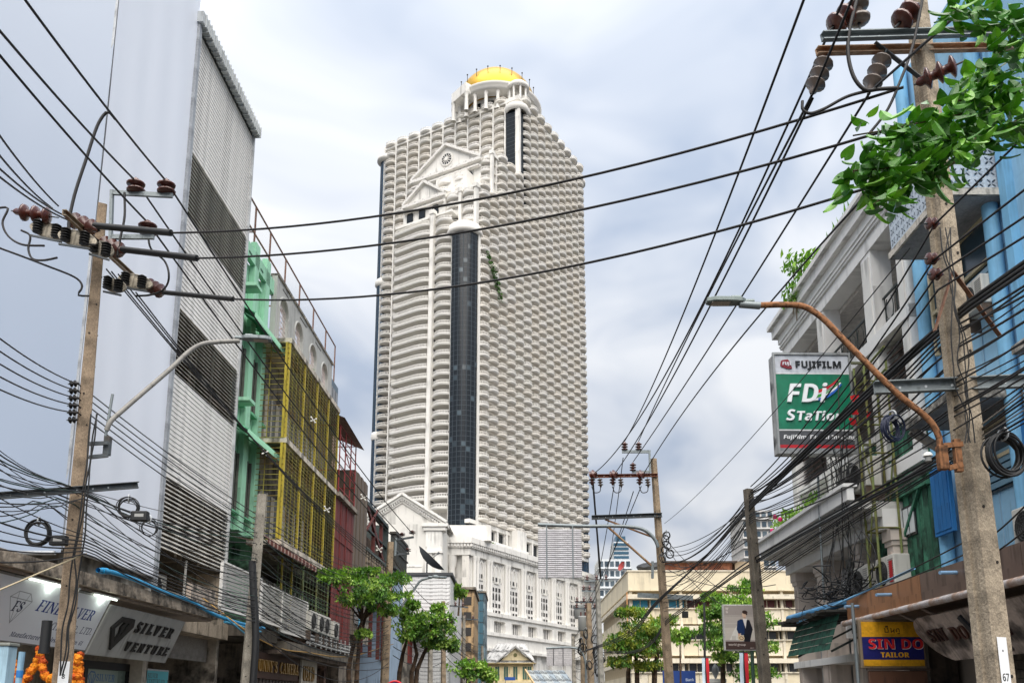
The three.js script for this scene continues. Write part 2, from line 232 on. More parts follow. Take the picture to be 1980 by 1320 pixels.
  // dark glazed strip at the corner of the main block
  { add(T, 'glass_strip', boxG(30.4, 36.8, 178, 213.5, -4.8, 0.6), DARKGLASS); const bars = []; for (let y = 176; y < 213; y += 1.65) bars.push(boxG(30.32, 36.9, y, y + 0.1, -4.8, 0.68)); for (const x of [31.8, 33, 35.2]) bars.push(boxG(x, x + 0.1, 178, 213.5, 0.5, 0.69)); stuff(add(T, 'strip_mullion', bars, MULL));
    add(T, 'strip_pier', [boxG(30, 31.2, 178, 213.6, -0.7, 1), boxG(30.0, 30.5, 184, 214, -5.3, -4.8), boxG(36.8, 37.3, 176, 214, -0.6, 0.75)], TRIM);
    const cap = latheG([[3.2, 0], [3.9, 0.5], [3.9, 2.2], [3.3, 2.8], [0.1, 3]], 24); cap.scale(1.15, 1, 1.15); cap.translate(33, 213.2, -1.8); add(T, 'strip_cornice', cap, TRIM);
    const pav = latheG([[3.4, 0], [4.2, 0.4], [4.2, 1.6], [3.2, 2.6], [0.2, 4]], 24); pav.translate(35.5, 225, -2.6); add(T, 'corner_pavilion_roof', pav, TRIM); for (let k = 0; k < 8; k++) { const a = k / 8 * Math.PI * 2; add(T, 'pavilion_column', barG(V(35.5 + 3.2 * Math.cos(a), 219, -2.6 + 3.2 * Math.sin(a)), V(35.5 + 3.2 * Math.cos(a), 225.2, -2.6 + 3.2 * Math.sin(a)), 0.4, 8), TRIM); } }
  // glazed corner cylinders of the main block
  const corner = (x, z) => { const b = bay(x, z, 2.6, 40, 214, 0, Math.PI * 2, BLUEGLASS, 14, 104); for (const [y, s] of [[213.5, 1], [160, 0.8], [98, 0.7]]) { if (y < 200 && z > -10) continue; const r = latheG([[2.7, 0], [3.6 * s + 0.5, 0.6], [3.6 * s + 0.5, 2], [2.7, 3], [0.1, 3.1]], 20); r.translate(x, y, z); add(b, 'cornice_ring', r, TRIM); } };
  corner(33.5, -61.5); corner(84.5, -2.5);
  // pediments with arched windows
  const gable = (x, z0, z1, y0, ya, d, extra) => { const w = z1 - z0, m = (z0 + z1) / 2; const pts = [[z0, y0], [z1, y0], [z1, y0 + 0.9], [m, ya], [z0, y0 + 0.9]]; const g = extG(pts, d); g.rotateY(-Math.PI / 2); g.translate(x + d, 0, 0); metreUV(g); const P = add(T, 'pediment', g, TRIM);
    const mould = (a, b, t) => beamG(V(x - 0.4, a[1], a[0]), V(x - 0.4, b[1], b[0]), 1.5, t); 
    add(P, 'cornice', [mould([z0 - 0.6, y0 + 0.7], [m, ya + 0.5], 0.9), mould([z1 + 0.6, y0 + 0.7], [m, ya + 0.5], 0.9), mould([z0 - 0.6, y0], [z1 + 0.6, y0], 1.1), mould([z0, y0 - 2.4], [z1, y0 - 2.4], 0.5)], WHITE); return P; };
  const arch = (P, x, z, y, w, h) => { const s = new THREE.Shape(); s.moveTo(-w / 2, 0); s.lineTo(w / 2, 0); s.lineTo(w / 2, h - w / 2); s.absarc(0, h - w / 2, w / 2, 0, Math.PI); const g = new THREE.ExtrudeGeometry(s, { depth: 0.4, bevelEnabled: false, curveSegments: 10 }); g.rotateY(-Math.PI / 2); g.translate(x, y, z); const a = add(P, 'arched_window', g, DARKGLASS); const s2 = new THREE.Shape(); const e = 0.35; s2.moveTo(-w / 2 - e, 0); s2.lineTo(w / 2 + e, 0); s2.lineTo(w / 2 + e, h - w / 2); s2.absarc(0, h - w / 2, w / 2 + e, 0, Math.PI); const hl = new THREE.Path(); hl.moveTo(-w / 2, 0.01); hl.lineTo(w / 2, 0.01); hl.lineTo(w / 2, h - w / 2); hl.absarc(0, h - w / 2, w / 2, 0, Math.PI); s2.holes.push(hl); const g2 = new THREE.ExtrudeGeometry(s2, { depth: 0.5, bevelEnabled: false, curveSegments: 10 }); g2.rotateY(-Math.PI / 2); g2.translate(x + 0.05, y, z); return a; };
  add(T, 'gable_wall', [boxG(3.4, 4.3, 152.5, 168.5, -29.6, -12.2), boxG(12.8, 14.3, 167.5, 184.5, -30.5, -4.4)], TRIM);
  const gA = gable(3.2, -28.8, -12.6, 167.6, 174.4, 7), gB = gable(12.4, -32.5, -4.4, 183.6, 193.4, 10);
  for (const z of [-26.6, -21.6, -16.2]) arch(gA, 3.35, z, 159.4, 2.4, 6);
  for (const z of [-25, -9]) arch(gB, 12.75, z, 173.5, 2.8, 7); arch(gB, 12.75, -17.5, 173.5, 2.8, 7);
  { const P = gB; const rim = new THREE.TorusGeometry(2.3, 0.32, 8, 28); rim.rotateY(Math.PI / 2); rim.translate(12.3, 188.2, -18.2); const w = add(P, 'round_window', (() => { const g = new THREE.CylinderGeometry(2.3, 2.3, 0.3, 28); g.rotateZ(Math.PI / 2); g.translate(12.3, 188.2, -18.2); return g; })(), DARKGLASS); const sp = [rim]; for (let k = 0; k < 6; k++) { const a = k / 6 * Math.PI; sp.push(beamG(V(12.05, 188.2 - 2.2 * Math.sin(a), -18.2 - 2.2 * Math.cos(a)), V(12.05, 188.2 + 2.2 * Math.sin(a), -18.2 + 2.2 * Math.cos(a)), 0.18, 0.22)); } const hub = new THREE.CylinderGeometry(0.75, 0.75, 0.4, 16); hub.rotateZ(Math.PI / 2); hub.translate(12, 188.2, -18.2); sp.push(hub); add(w, 'tracery', sp, TRIM); }
  // rotunda with the golden dome
  const cx = 44, cz = -17;
  { const ent = latheG([[13, 0], [16.6, 0.2], [16.6, 1.9], [17.2, 2.3], [17.6, 3.1], [17.0, 3.5], [15.4, 3.8], [13, 3.8]], 56); ent.translate(cx, 224.2, cz); add(T, 'rotunda_entablature', ent, TRIM);
    const drum = new THREE.CylinderGeometry(12, 12, 9, 40); drum.translate(cx, 220, cz); add(T, 'rotunda_wall', drum, TRIM);
    const gl = []; for (let k = 0; k < 14; k++) { const g = new THREE.CylinderGeometry(12.15, 12.15, 5.4, 3, 1, true, k / 14 * Math.PI * 2, 0.25); g.translate(cx, 220.4, cz); gl.push(g); } add(T, 'rotunda_window', gl, DARKGLASS);
    for (let k = 0; k < 22; k++) { const a = k / 22 * Math.PI * 2; const c = latheG([[0.95, 0], [0.95, 0.4], [0.72, 0.7], [0.62, 6.4], [0.95, 6.9], [1.05, 7.6]], 10); c.translate(cx + 15.4 * Math.cos(a), 217, cz + 15.4 * Math.sin(a)); add(T, 'rotunda_column', c, TRIM); }
    const prof = []; for (let i = 0; i <= 20; i++) { const a = Math.PI / 2 * i / 20; prof.push([15.2 * Math.cos(a) + 0.01, 13.6 * Math.sin(a)]); } const dome = latheG(prof, 56); dome.translate(cx, 229, cz); const d = add(T, 'dome', dome, GOLD);
    const ribs = []; for (let k = 0; k < 20; k++) { const a = k / 20 * Math.PI * 2; ribs.push(beamG(V(cx + 14.6 * Math.cos(a), 232.8, cz + 14.6 * Math.sin(a)), V(cx + 14.7 * Math.cos(a), 235.6, cz + 14.7 * Math.sin(a)), 0.16, 0.16)); const b = new THREE.IcosahedronGeometry(0.32, 0); b.translate(cx + 14.7 * Math.cos(a), 235.8, cz + 14.7 * Math.sin(a)); ribs.push(b); } add(d, 'floodlight', ribs, M(0x2c2a28, 0.6, null));
    add(d, 'antenna', [barG(V(cx, 242.8, cz), V(cx, 247, cz), 0.14, 6), barG(V(cx - 0.7, 245.4, cz), V(cx + 0.7, 245.4, cz), 0.08, 5)], M(0x70757a, 0.5, null));
    // projecting entablature blocks
    add(T, 'entablature_block', (() => { const g = boxG(-4.4, 4.4, 0.1, 4.1, 14.5, 18.4); g.rotateY(-Math.PI / 2 - 0.35); g.translate(cx, 224.4, cz); return g; })(), TRIM);
    for (const s of [-4, 4]) { const c = latheG([[1, 0], [0.75, 0.6], [0.65, 6.6], [1.1, 7.6]], 10); const a = Math.PI / 2 + 0.35; const v = V(s, 216.9, 17.6).applyAxisAngle(V(0, 1, 0), -a); c.translate(cx + v.x, v.y, cz + v.z); add(T, 'rotunda_column', c, TRIM); }
  }
  // window storey below the balconies and base of the shaft
  { const ws = []; for (let i = 0; i < 13; i++) { const p = 5.4 + i * 5.72; add(T, 'lobby_window', boxG(p + 0.4, p + 4.6, 46.5, 54, -0.9, -0.6), DARKGLASS); ws.push(boxG(p - 0.7, p + 0.3, 44, 55.4, -1.2, 0.5)); }
    add(T, 'base_wall', [boxG(-2, 84, 30, 46, -34, -0.7), boxG(0, 84, 54.4, 55.6, -1.2, 0.6), boxG(24, 30, 44, 56, -1, 3.4), ...ws], TRIM); }
  // creeper hanging from a balcony
  { const g = []; for (let k = 0; k < 260; k++) { const t = rnd(), p = V(7.5 + t * 8 + rr(-1, 1), 144 - t * 12 + rr(-1.3, 1.3), 2 + rr(-0.5, 0.8)); const s = rr(0.3, 0.75), q = new THREE.PlaneGeometry(s, s); q.rotateX(rr(-1, 1)); q.rotateY(rr(-1, 1)); q.translate(p.x, p.y, p.z); g.push(q); } const c = single('hanging_creeper', g, M(0x3f6a22, 0.85, 'mottle', 3), 'green creeper trailing over balconies beside the dark glass bay of the tower', 'plant'); c.position.set(TWR.x0, 0, -TWR.D0); c.rotation.y = TWR.th; }
}
// ================= left side of the street =================
const LB = 0.0294, lf = new Frame(-9.665, 18.2, Math.atan2(1, LB));
const B = (p, name, m, x0, x1, y0, y1, z0, z1, label) => add(p, name, boxG(x0, x1, y0, y1, z0, z1), m, label);
const fold = (n, d, L) => { const pts = []; for (let i = 0; i <= n; i++) pts.push([L * i / n, i % 2 ? d : 0]); return pts; };
// corrugated sheet in local frame: ribs along direction; quads between two edge lines
function corrugG(P0, P1, dn, n, a0, a1) {  // P0->P1 the line across ribs; a0 offset dir length; dn normal displacement vector
  const gs = []; for (let i = 0; i < n; i++) { const t0 = i / n, t1 = (i + 1) / n, A = P0.clone().lerp(P1, t0), Bp = P0.clone().lerp(P1, t1); if (i % 2) A.add(dn); else Bp.add(dn); gs.push(quadG(A, Bp, Bp.clone().add(a1), A.clone().add(a1))); } return merge(gs); }
// air conditioner outdoor unit, built once
function acUnit(label, group) {
  const t = thing('air_conditioner', label, 'air conditioner', [0, 0, 0], 0, group);
  add(t, 'casing', rboxG(-0.42, 0.42, 0, 0.62, -0.16, 0.16, 0.02), M(0xd9d8d2, 0.6, 'streak', 1.6));
  const f = new THREE.CylinderGeometry(0.24, 0.24, 0.02, 24); f.rotateX(Math.PI / 2); f.translate(-0.1, 0.31, 0.165); add(t, 'fan', f, M(0x2b2b2b, 0.7, null));
  const gr = []; for (let k = 1; k < 6; k++) { const r = new THREE.TorusGeometry(0.045 * k, 0.006, 4, 20); r.translate(-0.1, 0.31, 0.185); gr.push(r); } for (let k = 0; k < 6; k++) { const a = k / 6 * Math.PI; gr.push(beamG(V(-0.1 - 0.24 * Math.cos(a), 0.31 - 0.24 * Math.sin(a), 0.182), V(-0.1 + 0.24 * Math.cos(a), 0.31 + 0.24 * Math.sin(a), 0.182), 0.01, 0.01)); } add(t, 'fan_guard', gr, M(0x3a3a3a, 0.6, null));
  const sl = []; for (let k = 0; k < 12; k++) sl.push(boxG(0.18, 0.4, 0.06 + k * 0.042, 0.075 + k * 0.042, 0.16, 0.168)); add(t, 'vent', sl, M(0x8f8e8a, 0.7, null));
  for (const x of [-0.4, 0.36]) add(t, 'bracket', boxG(x, x + 0.04, -0.3, 0, -0.2, 0.16), M(0x5d5148, 0.8, 'rust', 1));
  return t;
}
// --- corner building wrapped in banners ---
const cornerB = onFrame(lf, 'corner_building', 'tall corner building wrapped in plain white and grey banners', 'building');
{ const T = cornerB, cw = M(0xb9b7b0, 0.85, 'grime', 4);
  add(T, 'wall', [boxG(0.1, 4.25, 3.6, 25, -14, -0.1)], cw);
  const s1 = new THREE.PlaneGeometry(4.4, 21, 24, 60); { const p = s1.attributes.position; for (let i = 0; i < p.count; i++) p.setZ(i, 0.03 * (fbm(p.getX(i) * 1.1, p.getY(i) * 0.25 + 4, 3) - 0.5) + 0.012 * Math.sin(p.getX(i) * 5 + p.getY(i) * 0.3)); s1.computeVertexNormals(); s1.translate(1.98, 15.35, 0.12); }
  add(T, 'street_banner', s1, new THREE.MeshPhysicalMaterial({ color: 0xe3e8f2, roughness: 0.45, clearcoat: 0.2, clearcoatRoughness: 0.3 }), 'plain white vinyl banner stretched along the street face');
  const s2 = new THREE.PlaneGeometry(7, 21, 24, 60); { const p = s2.attributes.position; for (let i = 0; i < p.count; i++) p.setZ(i, 0.05 * (fbm(p.getX(i) * 0.7 + 9, p.getY(i) * 0.2, 3) - 0.5)); s2.computeVertexNormals(); s2.rotateY(-Math.PI / 2); s2.translate(-0.24, 15.25, -3.38); }
  add(T, 'end_banner', s2, new THREE.MeshPhysicalMaterial({ color: 0x919eb2, roughness: 0.4, clearcoat: 0.25, clearcoatRoughness: 0.3 }), 'plain blue grey vinyl banner stretched over the end face');
  add(T, 'banner_frame', [boxG(-0.24, -0.18, 4.8, 25, 0.06, 0.12), boxG(4.14, 4.28, 4.6, 22, 0.0, 0.2), barG(V(0, 4.86, 0.12), V(4.2, 4.86, 0.12), 0.04), barG(V(-0.24, 4.74, 0), V(-0.24, 4.74, -7), 0.05)], M(0xa9adb2, 0.5, 'mottle', 1, { metal: 0.3 }));
  add(T, 'annex_wall', boxG(-0.6, 0.2, 3.6, 25, -14, -7.2), M(0xc9c8c2, 0.8, 'streak', 3)); add(T, 'drain_pipe', barG(V(-0.3, 4, -6.95), V(-0.3, 17.4, -6.95), 0.09), M(0x34353a, 0.6, null));
  // ground floor with the projecting canopy slab
  add(T, 'shop_wall', [boxG(-4.2, 4.3, 0, 3.7, -14, -1.6), boxG(4.05, 4.3, 0, 3.7, -1.6, 0.1)], M(0xc6c0b5, 0.85, 'grime', 3));
  const c2 = boxG(-4.3, 5.95, 3.9, 4.16, -0.1, 1.25);
  add(T, 'canopy_slab', c2, M(0xb5aa9d, 0.9, 'grime', 1.7, { bump: 0.02 })); add(T, 'canopy_soffit', boxG(-4.2, 5.9, 3.85, 3.895, -0.2, 1.1), M(0xb9aa9f, 0.85, 'mottle', 2));
  add(T, 'upstand', [boxG(0, 4.3, 4.17, 4.62, -0.3, -0.12)], M(0x4a4744, 0.9, 'grime', 2));
  add(T, 'parapet', boxG(4.2, 5.9, 4.165, 4.72, 1.02, 1.16), M(0xbdb2a9, 0.9, 'grime', 1.3));
}
// --- louvred building ---
const WS = M(0xfbfaf8, 0.6, 'streak', 5), LOUV = M(0xf3efe6, 0.6, 'mottle', 2);
const louvB = onFrame(lf, 'louvred_building', 'narrow building clad in white slats with open louvre bands, between white banner and green building', 'building');
{ const T = louvB, u0 = 4.38, u1 = 9.45;
  add(T, 'wall', [boxG(u0, u1, 5.6, 21.6, -12, -2.6), boxG(u0, u0 + 0.15, 5.6, 21.6, -2.6, -0.1), boxG(u1 - 0.15, u1, 5.6, 21.6, -2.6, -0.1), boxG(u0 + 0.15, u1 - 0.15, 21.3, 21.6, -2.6, -0.1)], M(0xa39a8c, 0.9, 'mottle', 2)); for (const y of [7.7, 10.5, 12.66, 15.4, 17.64]) B(T, 'floor_slab', M(0xa39a8c, 0.9, 'mottle', 2), u0 + 0.15, u1 - 0.15, y, y + 0.18, -2.6, -0.2); add(T, 'partition', [boxG(6.8, 6.9, 5.7, 21.3, -2.6, -0.3)], M(0x9a8f80, 0.9, 'mottle', 2)); add(T, 'edge_trim', [boxG(u0 - 0.09, u0 + 0.02, 4.6, 21.7, -0.5, 0.16), boxG(u1 - 0.02, u1 + 0.06, 4.4, 21.7, -0.5, 0.12)], M(0xc9ccce, 0.5, 'mottle', 1));
  const bands = [[5.72, 7.72, 1], [7.72, 10.72, 0], [10.72, 12.68, 1], [12.68, 15.6, 0], [15.6, 17.66, 1], [17.66, 21.6, 0]];
  const gOpen = (() => { const g = boxG(u0, u1, -0.012, 0.012, -0.06, 0.06); g.rotateX(0.75); g.translate(0, 0, 0.02); return g; })(), gShut = (() => { const g = boxG(u0, u1, -0.064, 0.064, -0.012, 0.012); g.rotateX(-0.1); g.translate(0, 0, 0.03); return g; })();
  for (const [a, b, open] of bands) { if (!open) B(T, 'backing_sheet', M(0xa8a196, 0.8, 'mottle', 2), u0, u1, a, b, -0.04, 0.0); const n = Math.round((b - a) / (open ? 0.125 : 0.136)); for (let i = 0; i < n; i++) { const s = add(T, 'louvre_slat', open ? gOpen : gShut, open ? LOUV : WS); s.position.y = a + (i + 0.5) * (b - a) / n; } if (open) for (const u of [0.33, 0.66]) B(T, 'louvre_rail', M(0xbfb9ae, 0.6, null), u0 + (u1 - u0) * u - 0.02, u0 + (u1 - u0) * u + 0.02, a, b, -0.16, -0.1); }
  // metal roof eave with ribs
  const eave = []; for (let i = 0; i < 26; i++) { const u = u0 - 0.3 + i * (u1 - u0 + 0.32) / 26; eave.push(boxG(u, u + 0.18, 21.62 + (i % 2 ? 0.03 : 0), 21.98, 0.1, 0.3)); eave.push(boxG(u + 0.18, u + 0.205, 21.58, 22.0, 0.1, 0.34)); } add(T, 'roof_eave', eave, M(0xd0d6da, 0.5, 'streak', 2)); B(T, 'roof', M(0x8a9299, 0.6, 'streak', 3), u0 - 0.3, u1 + 0.05, 21.7, 21.9, -12, 0.1);
  // open balcony room under the louvres, shop below
  add(T, 'balcony_room', [boxG(u0, u1, 3.6, 4.3, -12, 0.3), boxG(u1 - 0.2, u1, 4.3, 5.7, -6, 0)], M(0xc4b8a8, 0.9, 'grime', 2)); B(T, 'balcony_wall', M(0xc4b8a8, 0.9, 'grime', 2), u0, u1, 4.3, 5.7, -3.4, -3.2); B(T, 'post', M(0xb8b6b0, 0.6, null), 6.55, 6.6, 4.4, 5.7, -0.05, 0); B(T, 'pipe_rail', M(0x8b8378, 0.7, null), u0, u1, 4.62, 4.66, 0.02, 0.06); add(T, 'door_panel', boxG(4.8, 5.3, 4.3, 5.6, -1.1, -1), M(0xa8a29a, 0.7, 'mottle', 1));
  B(T, 'shop_recess', M(0xbfb7ac, 0.9, 'grime', 2), u0, u1, 0, 3.7, -4, -3.8); for (const [a, b] of [[u0, u0 + 0.2], [u1 - 0.1, u1 + 0.1]]) B(T, 'shop_side', M(0xbfb7ac, 0.9, 'grime', 2), a, b, 0, 3.7, -3.8, 0); B(T, 'roller_shutter', M(0x9c968f, 0.8, 'mottle', 1), u0 + 0.2, u1 - 0.1, 2.9, 3.6, -0.5, -0.3);
}
// --- green building ---
const GREEN = M(0xaeeccb, 0.75, 'streak', 3), GREEN2 = M(0x74c79b, 0.75, 'streak', 2.5), GRAWN = M(0x4f9f78, 0.7, 'streak', 2);
const greenB = onFrame(lf, 'green_building', 'mint green shophouse with tall fins and green awnings beside the slatted building', 'building');
{ const T = greenB, u0 = 9.5, u1 = 13.25;
  add(T, 'wall', boxG(u0, u1, 7.5, 17.4, -12, -0.32), GREEN); 
  for (const [u, h] of [[9.75, 18.35], [11.05, 18.35], [12.35, 18.4]]) add(T, 'fin', boxG(u - 0.12, u + 0.34, 7.5, h, -0.31, -0.1), GREEN);
  add(T, 'parapet', [boxG(u0, u1, 17.4, 17.95, -0.28, -0.1)], GREEN); for (const u of [10.5, 11.8]) B(T, 'parapet_slot', M(0x2f5b46, 0.8, null), u - 0.28, u + 0.02, 17.55, 17.62, -0.1, -0.085);
  const ww = [[10.2, 10.86], [11.5, 12.16], [12.8, 13.2]];
  for (const y of [12, 8.1]) for (const [a, b] of ww) { const w = B(T, 'window', M(0x2a2f2e, 0.2, null), a + 0.06, b - 0.06, y, y + 2.1, -0.31, -0.27); add(w, 'frame', [boxG(a, a + 0.06, y, y + 2.1, -0.3, -0.2), boxG(b - 0.06, b, y, y + 2.1, -0.3, -0.2), boxG((a + b) / 2 - 0.03, (a + b) / 2 + 0.03, y, y + 2.1, -0.3, -0.22)], M(0x6d6f66, 0.7, 'mottle', 1)); B(T, 'sill', GREEN2, a, b, y - 0.12, y - 0.02, -0.31, -0.1); }
  for (const y of [15.9, 11.7]) { const h = add(T, 'sun_hood', boxG(u0, u0 + 0.62, y - 0.02, y + 0.1, -0.3, 0.5), GREEN); const aw = corrugG(V(u0, y - 1.05, 0.5), V(u1 + 0.2, y - 0.95, 0.5), V(0, 0.05, 0.02), 58, null, V(0, 0.42, -0.75)); add(T, 'awning', aw, GRAWN); const vl = corrugG(V(u0, y - 1.24, 0.51), V(u1 + 0.2, y - 1.14, 0.51), V(0, 0, 0.05), 58, null, V(0, 0.2, 0)); add(T, 'awning_valance', vl, GREEN); add(T, 'awning_bracket', [9.7, 11.3, 12.9].map(u => beamG(V(u, y - 1.2, 0.45), V(u, y - 0.7, -0.3), 0.04, 0.04)), GREEN2); }
  add(T, 'first_floor_wall', [boxG(u0, u1, 5.2, 7.5, -2.6, -2.3), boxG(u1 - 0.1, u1, 4, 7.5, -2.3, 0)], M(0x93cdb0, 0.9, 'grime', 2)); B(T, 'slab', M(0x6f6a63, 0.9, 'grime', 2), u0, u1, 3.75, 4.15, -12, 0.75);
  add(T, 'shop_wall', [boxG(u0, u1, 0, 3.75, -3.4, -3.2), boxG(u1 - 0.1, u1 + 0.05, 0, 3.75, -3.2, 0.2)], M(0xbdb4aa, 0.9, 'grime', 2));
}
// striped brown awnings
for (const [a, b, l] of [[9.2, 12.0, 'red brown striped metal awning below the green wall'], [12.05, 15.4, 'red brown striped metal awning below the yellow grille']]) { const n = 40, g = [], g2 = []; for (let i = 0; i < n; i++) { const u = a + (b - a) * i / n, w = (b - a) / n; (i % 3 === 2 ? g2 : g).push(quadG(V(u, 6.86, 1.5 + (i % 2) * 0.03), V(u + w, 6.86, 1.5 + ((i + 1) % 2) * 0.03), V(u + w, 7.42, 0.62), V(u, 7.42, 0.62)), quadG(V(u, 6.66 + 0.04 * (i % 2), 1.5 + (i % 2) * 0.03), V(u + w, 6.7 - 0.04 * (i % 2), 1.5 + ((i + 1) % 2) * 0.03), V(u + w, 6.86, 1.5 + ((i + 1) % 2) * 0.03), V(u, 6.86, 1.5 + (i % 2) * 0.03))); }
  const t = onFrame(lf, 'striped_awning', l, 'awning', 'striped awnings'); add(t, 'sheet', g, M(0x6b3b32, 0.7, 'streak', 1.5)); add(t, 'stripe', g2, M(0xb39a90, 0.7, 'streak', 1.5)); add(t, 'bracket', [a + 0.1, (a + b) / 2, b - 0.1].map(u => beamG(V(u, 6.7, 1.48), V(u, 6.95, 0.3), 0.04, 0.04)), M(0x4a3a34, 0.8, 'rust', 1)); }
// white louvre balustrades above the shop canopy
for (const [a, b, y0, y1, z] of [[6.5, 10.0, 4.32, 5.62, 1.08], [10.15, 12.4, 4.3, 5.5, 1.08], [12.45, 15.9, 4.15, 5.5, 1.06]]) { const t = onFrame(lf, 'louvre_screen', a < 7 ? 'white louvred screen on the canopy beside the peeling parapet' : a < 11 ? 'white louvred screen behind the thin concrete pole' : 'white louvred screen under the striped awning next to the air conditioners', 'screen', 'white louvre screens'); const g = boxG(a, b, -0.05, 0.03, -0.012, 0.012); g.rotateX(0.4); const n = Math.round((y1 - y0) / 0.105); for (let i = 0; i < n; i++) add(t, 'slat', g, WS).position.set(0, y0 + (i + 0.5) * (y1 - y0) / n, z + 0); add(t, 'frame', [boxG(a - 0.05, a, y0, y1, z - 0.04, z + 0.05), boxG(b, b + 0.05, y0, y1, z - 0.04, z + 0.05), boxG(a, b, y1, y1 + 0.05, z - 0.04, z + 0.05), boxG(a, b, y0 - 0.05, y0, z - 0.04, z + 0.05)], WS);  }
// --- yellow grille building ---
const YEL = M(0xcdb83c, 0.55, 'streak', 1.5), YELD = M(0x9a9440, 0.6, 'rust', 2), GRY = M(0xc2c4c2, 0.85, 'streak', 3);
const yelB = onFrame(lf, 'grille_building', 'grey shophouse fronted by a tall yellow steel grille with arched rooftop openings', 'building');
{ const T = yelB, u0 = 13.3, u1 = 21.4, zg = 0.9, ub = u0 - 0.95, ue = 20.45;
  add(T, 'wall', [boxG(u0, 24.2, 7.2, 15.2, -12, -0.3)], M(0x9a958c, 0.9, 'grime', 3));
  for (const y of [7.38, 11.2, 15.12]) { B(T, 'ledge', M(0xd9d3c8, 0.8, 'grime', 2), ub, ue, y - 0.14, y + 0.06, -0.3, 0.98); }
  for (let f = 0; f < 3; f++) { const y = [7.9, 11.7, 4.6][f]; for (let i = 0; i < 5; i++) { const a = u0 + 0.3 + i * 1.5; const w = B(T, 'window', M(0x33393a, 0.2, null), a, a + 1.2, y, y + 1.7, -0.3, -0.26); add(w, 'frame', [boxG(a - 0.05, a, y, y + 1.7, -0.3, -0.22), boxG(a + 1.2, a + 1.25, y, y + 1.7, -0.3, -0.22), boxG(a + 0.57, a + 0.63, y, y + 1.7, -0.3, -0.22)], M(0xcfcac0, 0.7, null)); } }
  // parapet with arched openings: extruded face with holes
  { const s = new THREE.Shape(); s.moveTo(u0 - 0.1, 15.2); s.lineTo(22.4, 15.2); s.lineTo(22.4, 18.2); s.lineTo(u0 - 0.1, 18.2); for (const c of [14.2, 16.4, 18.75, 20.9]) { const h = new THREE.Path(); h.moveTo(c - 0.62, 15.6); h.lineTo(c + 0.62, 15.6); h.lineTo(c + 0.62, 17.0); h.absarc(c, 17.0, 0.62, 0, Math.PI, false); s.holes.push(h); } const g = new THREE.ExtrudeGeometry(s, { depth: 0.22, bevelEnabled: false, curveSegments: 10 }); g.translate(0, 0, -0.2); add(T, 'arched_parapet', metreUV(g), GRY); for (const c of [14.2, 16.4, 18.75, 20.9]) { const r = new THREE.TorusGeometry(0.66, 0.045, 6, 16, Math.PI); r.translate(c, 17.0, 0.03); add(T, 'arch_moulding', [r, boxG(c - 0.7, c - 0.61, 15.6, 17, 0.021, 0.06), boxG(c + 0.61, c + 0.7, 15.6, 17, 0.021, 0.06)], GRY); const gr = []; for (let k = -3; k <= 3; k++) gr.push(boxG(c + k * 0.17 - 0.008, c + k * 0.17 + 0.008, 15.6, 17.0 + Math.sqrt(Math.max(0, 0.38 - k * k * 0.029)), -0.09, -0.07)); for (let k = 0; k < 9; k++) gr.push(boxG(c - 0.62, c + 0.62, 15.7 + k * 0.2, 15.716 + k * 0.2, -0.095, -0.075)); add(T, 'arch_mesh', gr, M(0xc8b8b4, 0.6, null)); } }
  B(T, 'coping', M(0xb5b3ad, 0.85, 'grime', 2), u0 - 0.1, 22.45, 18.2, 18.3, -0.26, 0.08);
  for (const u of [14.0, 16.6, 19.2]) B(T, 'parapet_slot', M(0x3c3b38, 0.8, null), u - 0.1, u + 0.9, 17.95, 18.0, 0.02, 0.03);
  add(T, 'rooftop_room', [boxG(22.4, 24.3, 15.2, 17.7, -5, -0.1)], M(0x6f8394, 0.7, 'streak', 2)); for (let i = 0; i < 3; i++) B(T, 'rooftop_pane', M(0x22262b, 0.15, null), 22.55 + i * 0.56, 23.03 + i * 0.56, 15.7, 17.3, -0.1, -0.07);
  // grille: posts, then panels of thin bars
  const posts = [ub + 0.05, 14.55, 16.55, 18.55, ue - 0.04];
  for (const [y0, y1] of [[11.26, 15], [7.44, 11.06]]) { posts.forEach((u, i) => { B(T, 'grille_post', YEL, u - 0.035, u + 0.035, y0, y1, zg - 0.04, zg + 0.045); });
    for (let i = 0; i < 4; i++) { const a = posts[i] + 0.05, b = posts[i + 1] - 0.05, bars = []; for (let k = 1; k < 4; k++) bars.push(boxG(a + (b - a) * k / 4 - 0.016, a + (b - a) * k / 4 + 0.016, y0, y1, zg - 0.016, zg + 0.016)); const n = 25; for (let k = 0; k <= n; k++) { const y = y0 + (y1 - y0) * k / n; bars.push(boxG(a, b, y - 0.011, y + 0.011, zg + 0.018, zg + 0.036)); } add(T, 'grille_panel', bars, i === 3 ? M(0x6a6a3a, 0.7, 'rust', 1) : YELD); }
    B(T, 'end_plate', YEL, ub - 0.02, ub + 0.02, y0, y1, zg - 0.14, zg - 0.052); const sd = []; for (let k = 0; k <= 18; k++) { const y = y0 + (y1 - y0) * k / 18; sd.push(boxG(ub - 0.012, ub + 0.012, y - 0.012, y + 0.012, -0.3, zg)); } sd.push(boxG(ub - 0.015, ub + 0.015, y0, y1, 0.2, 0.23)); add(T, 'side_grille', sd, YELD); }
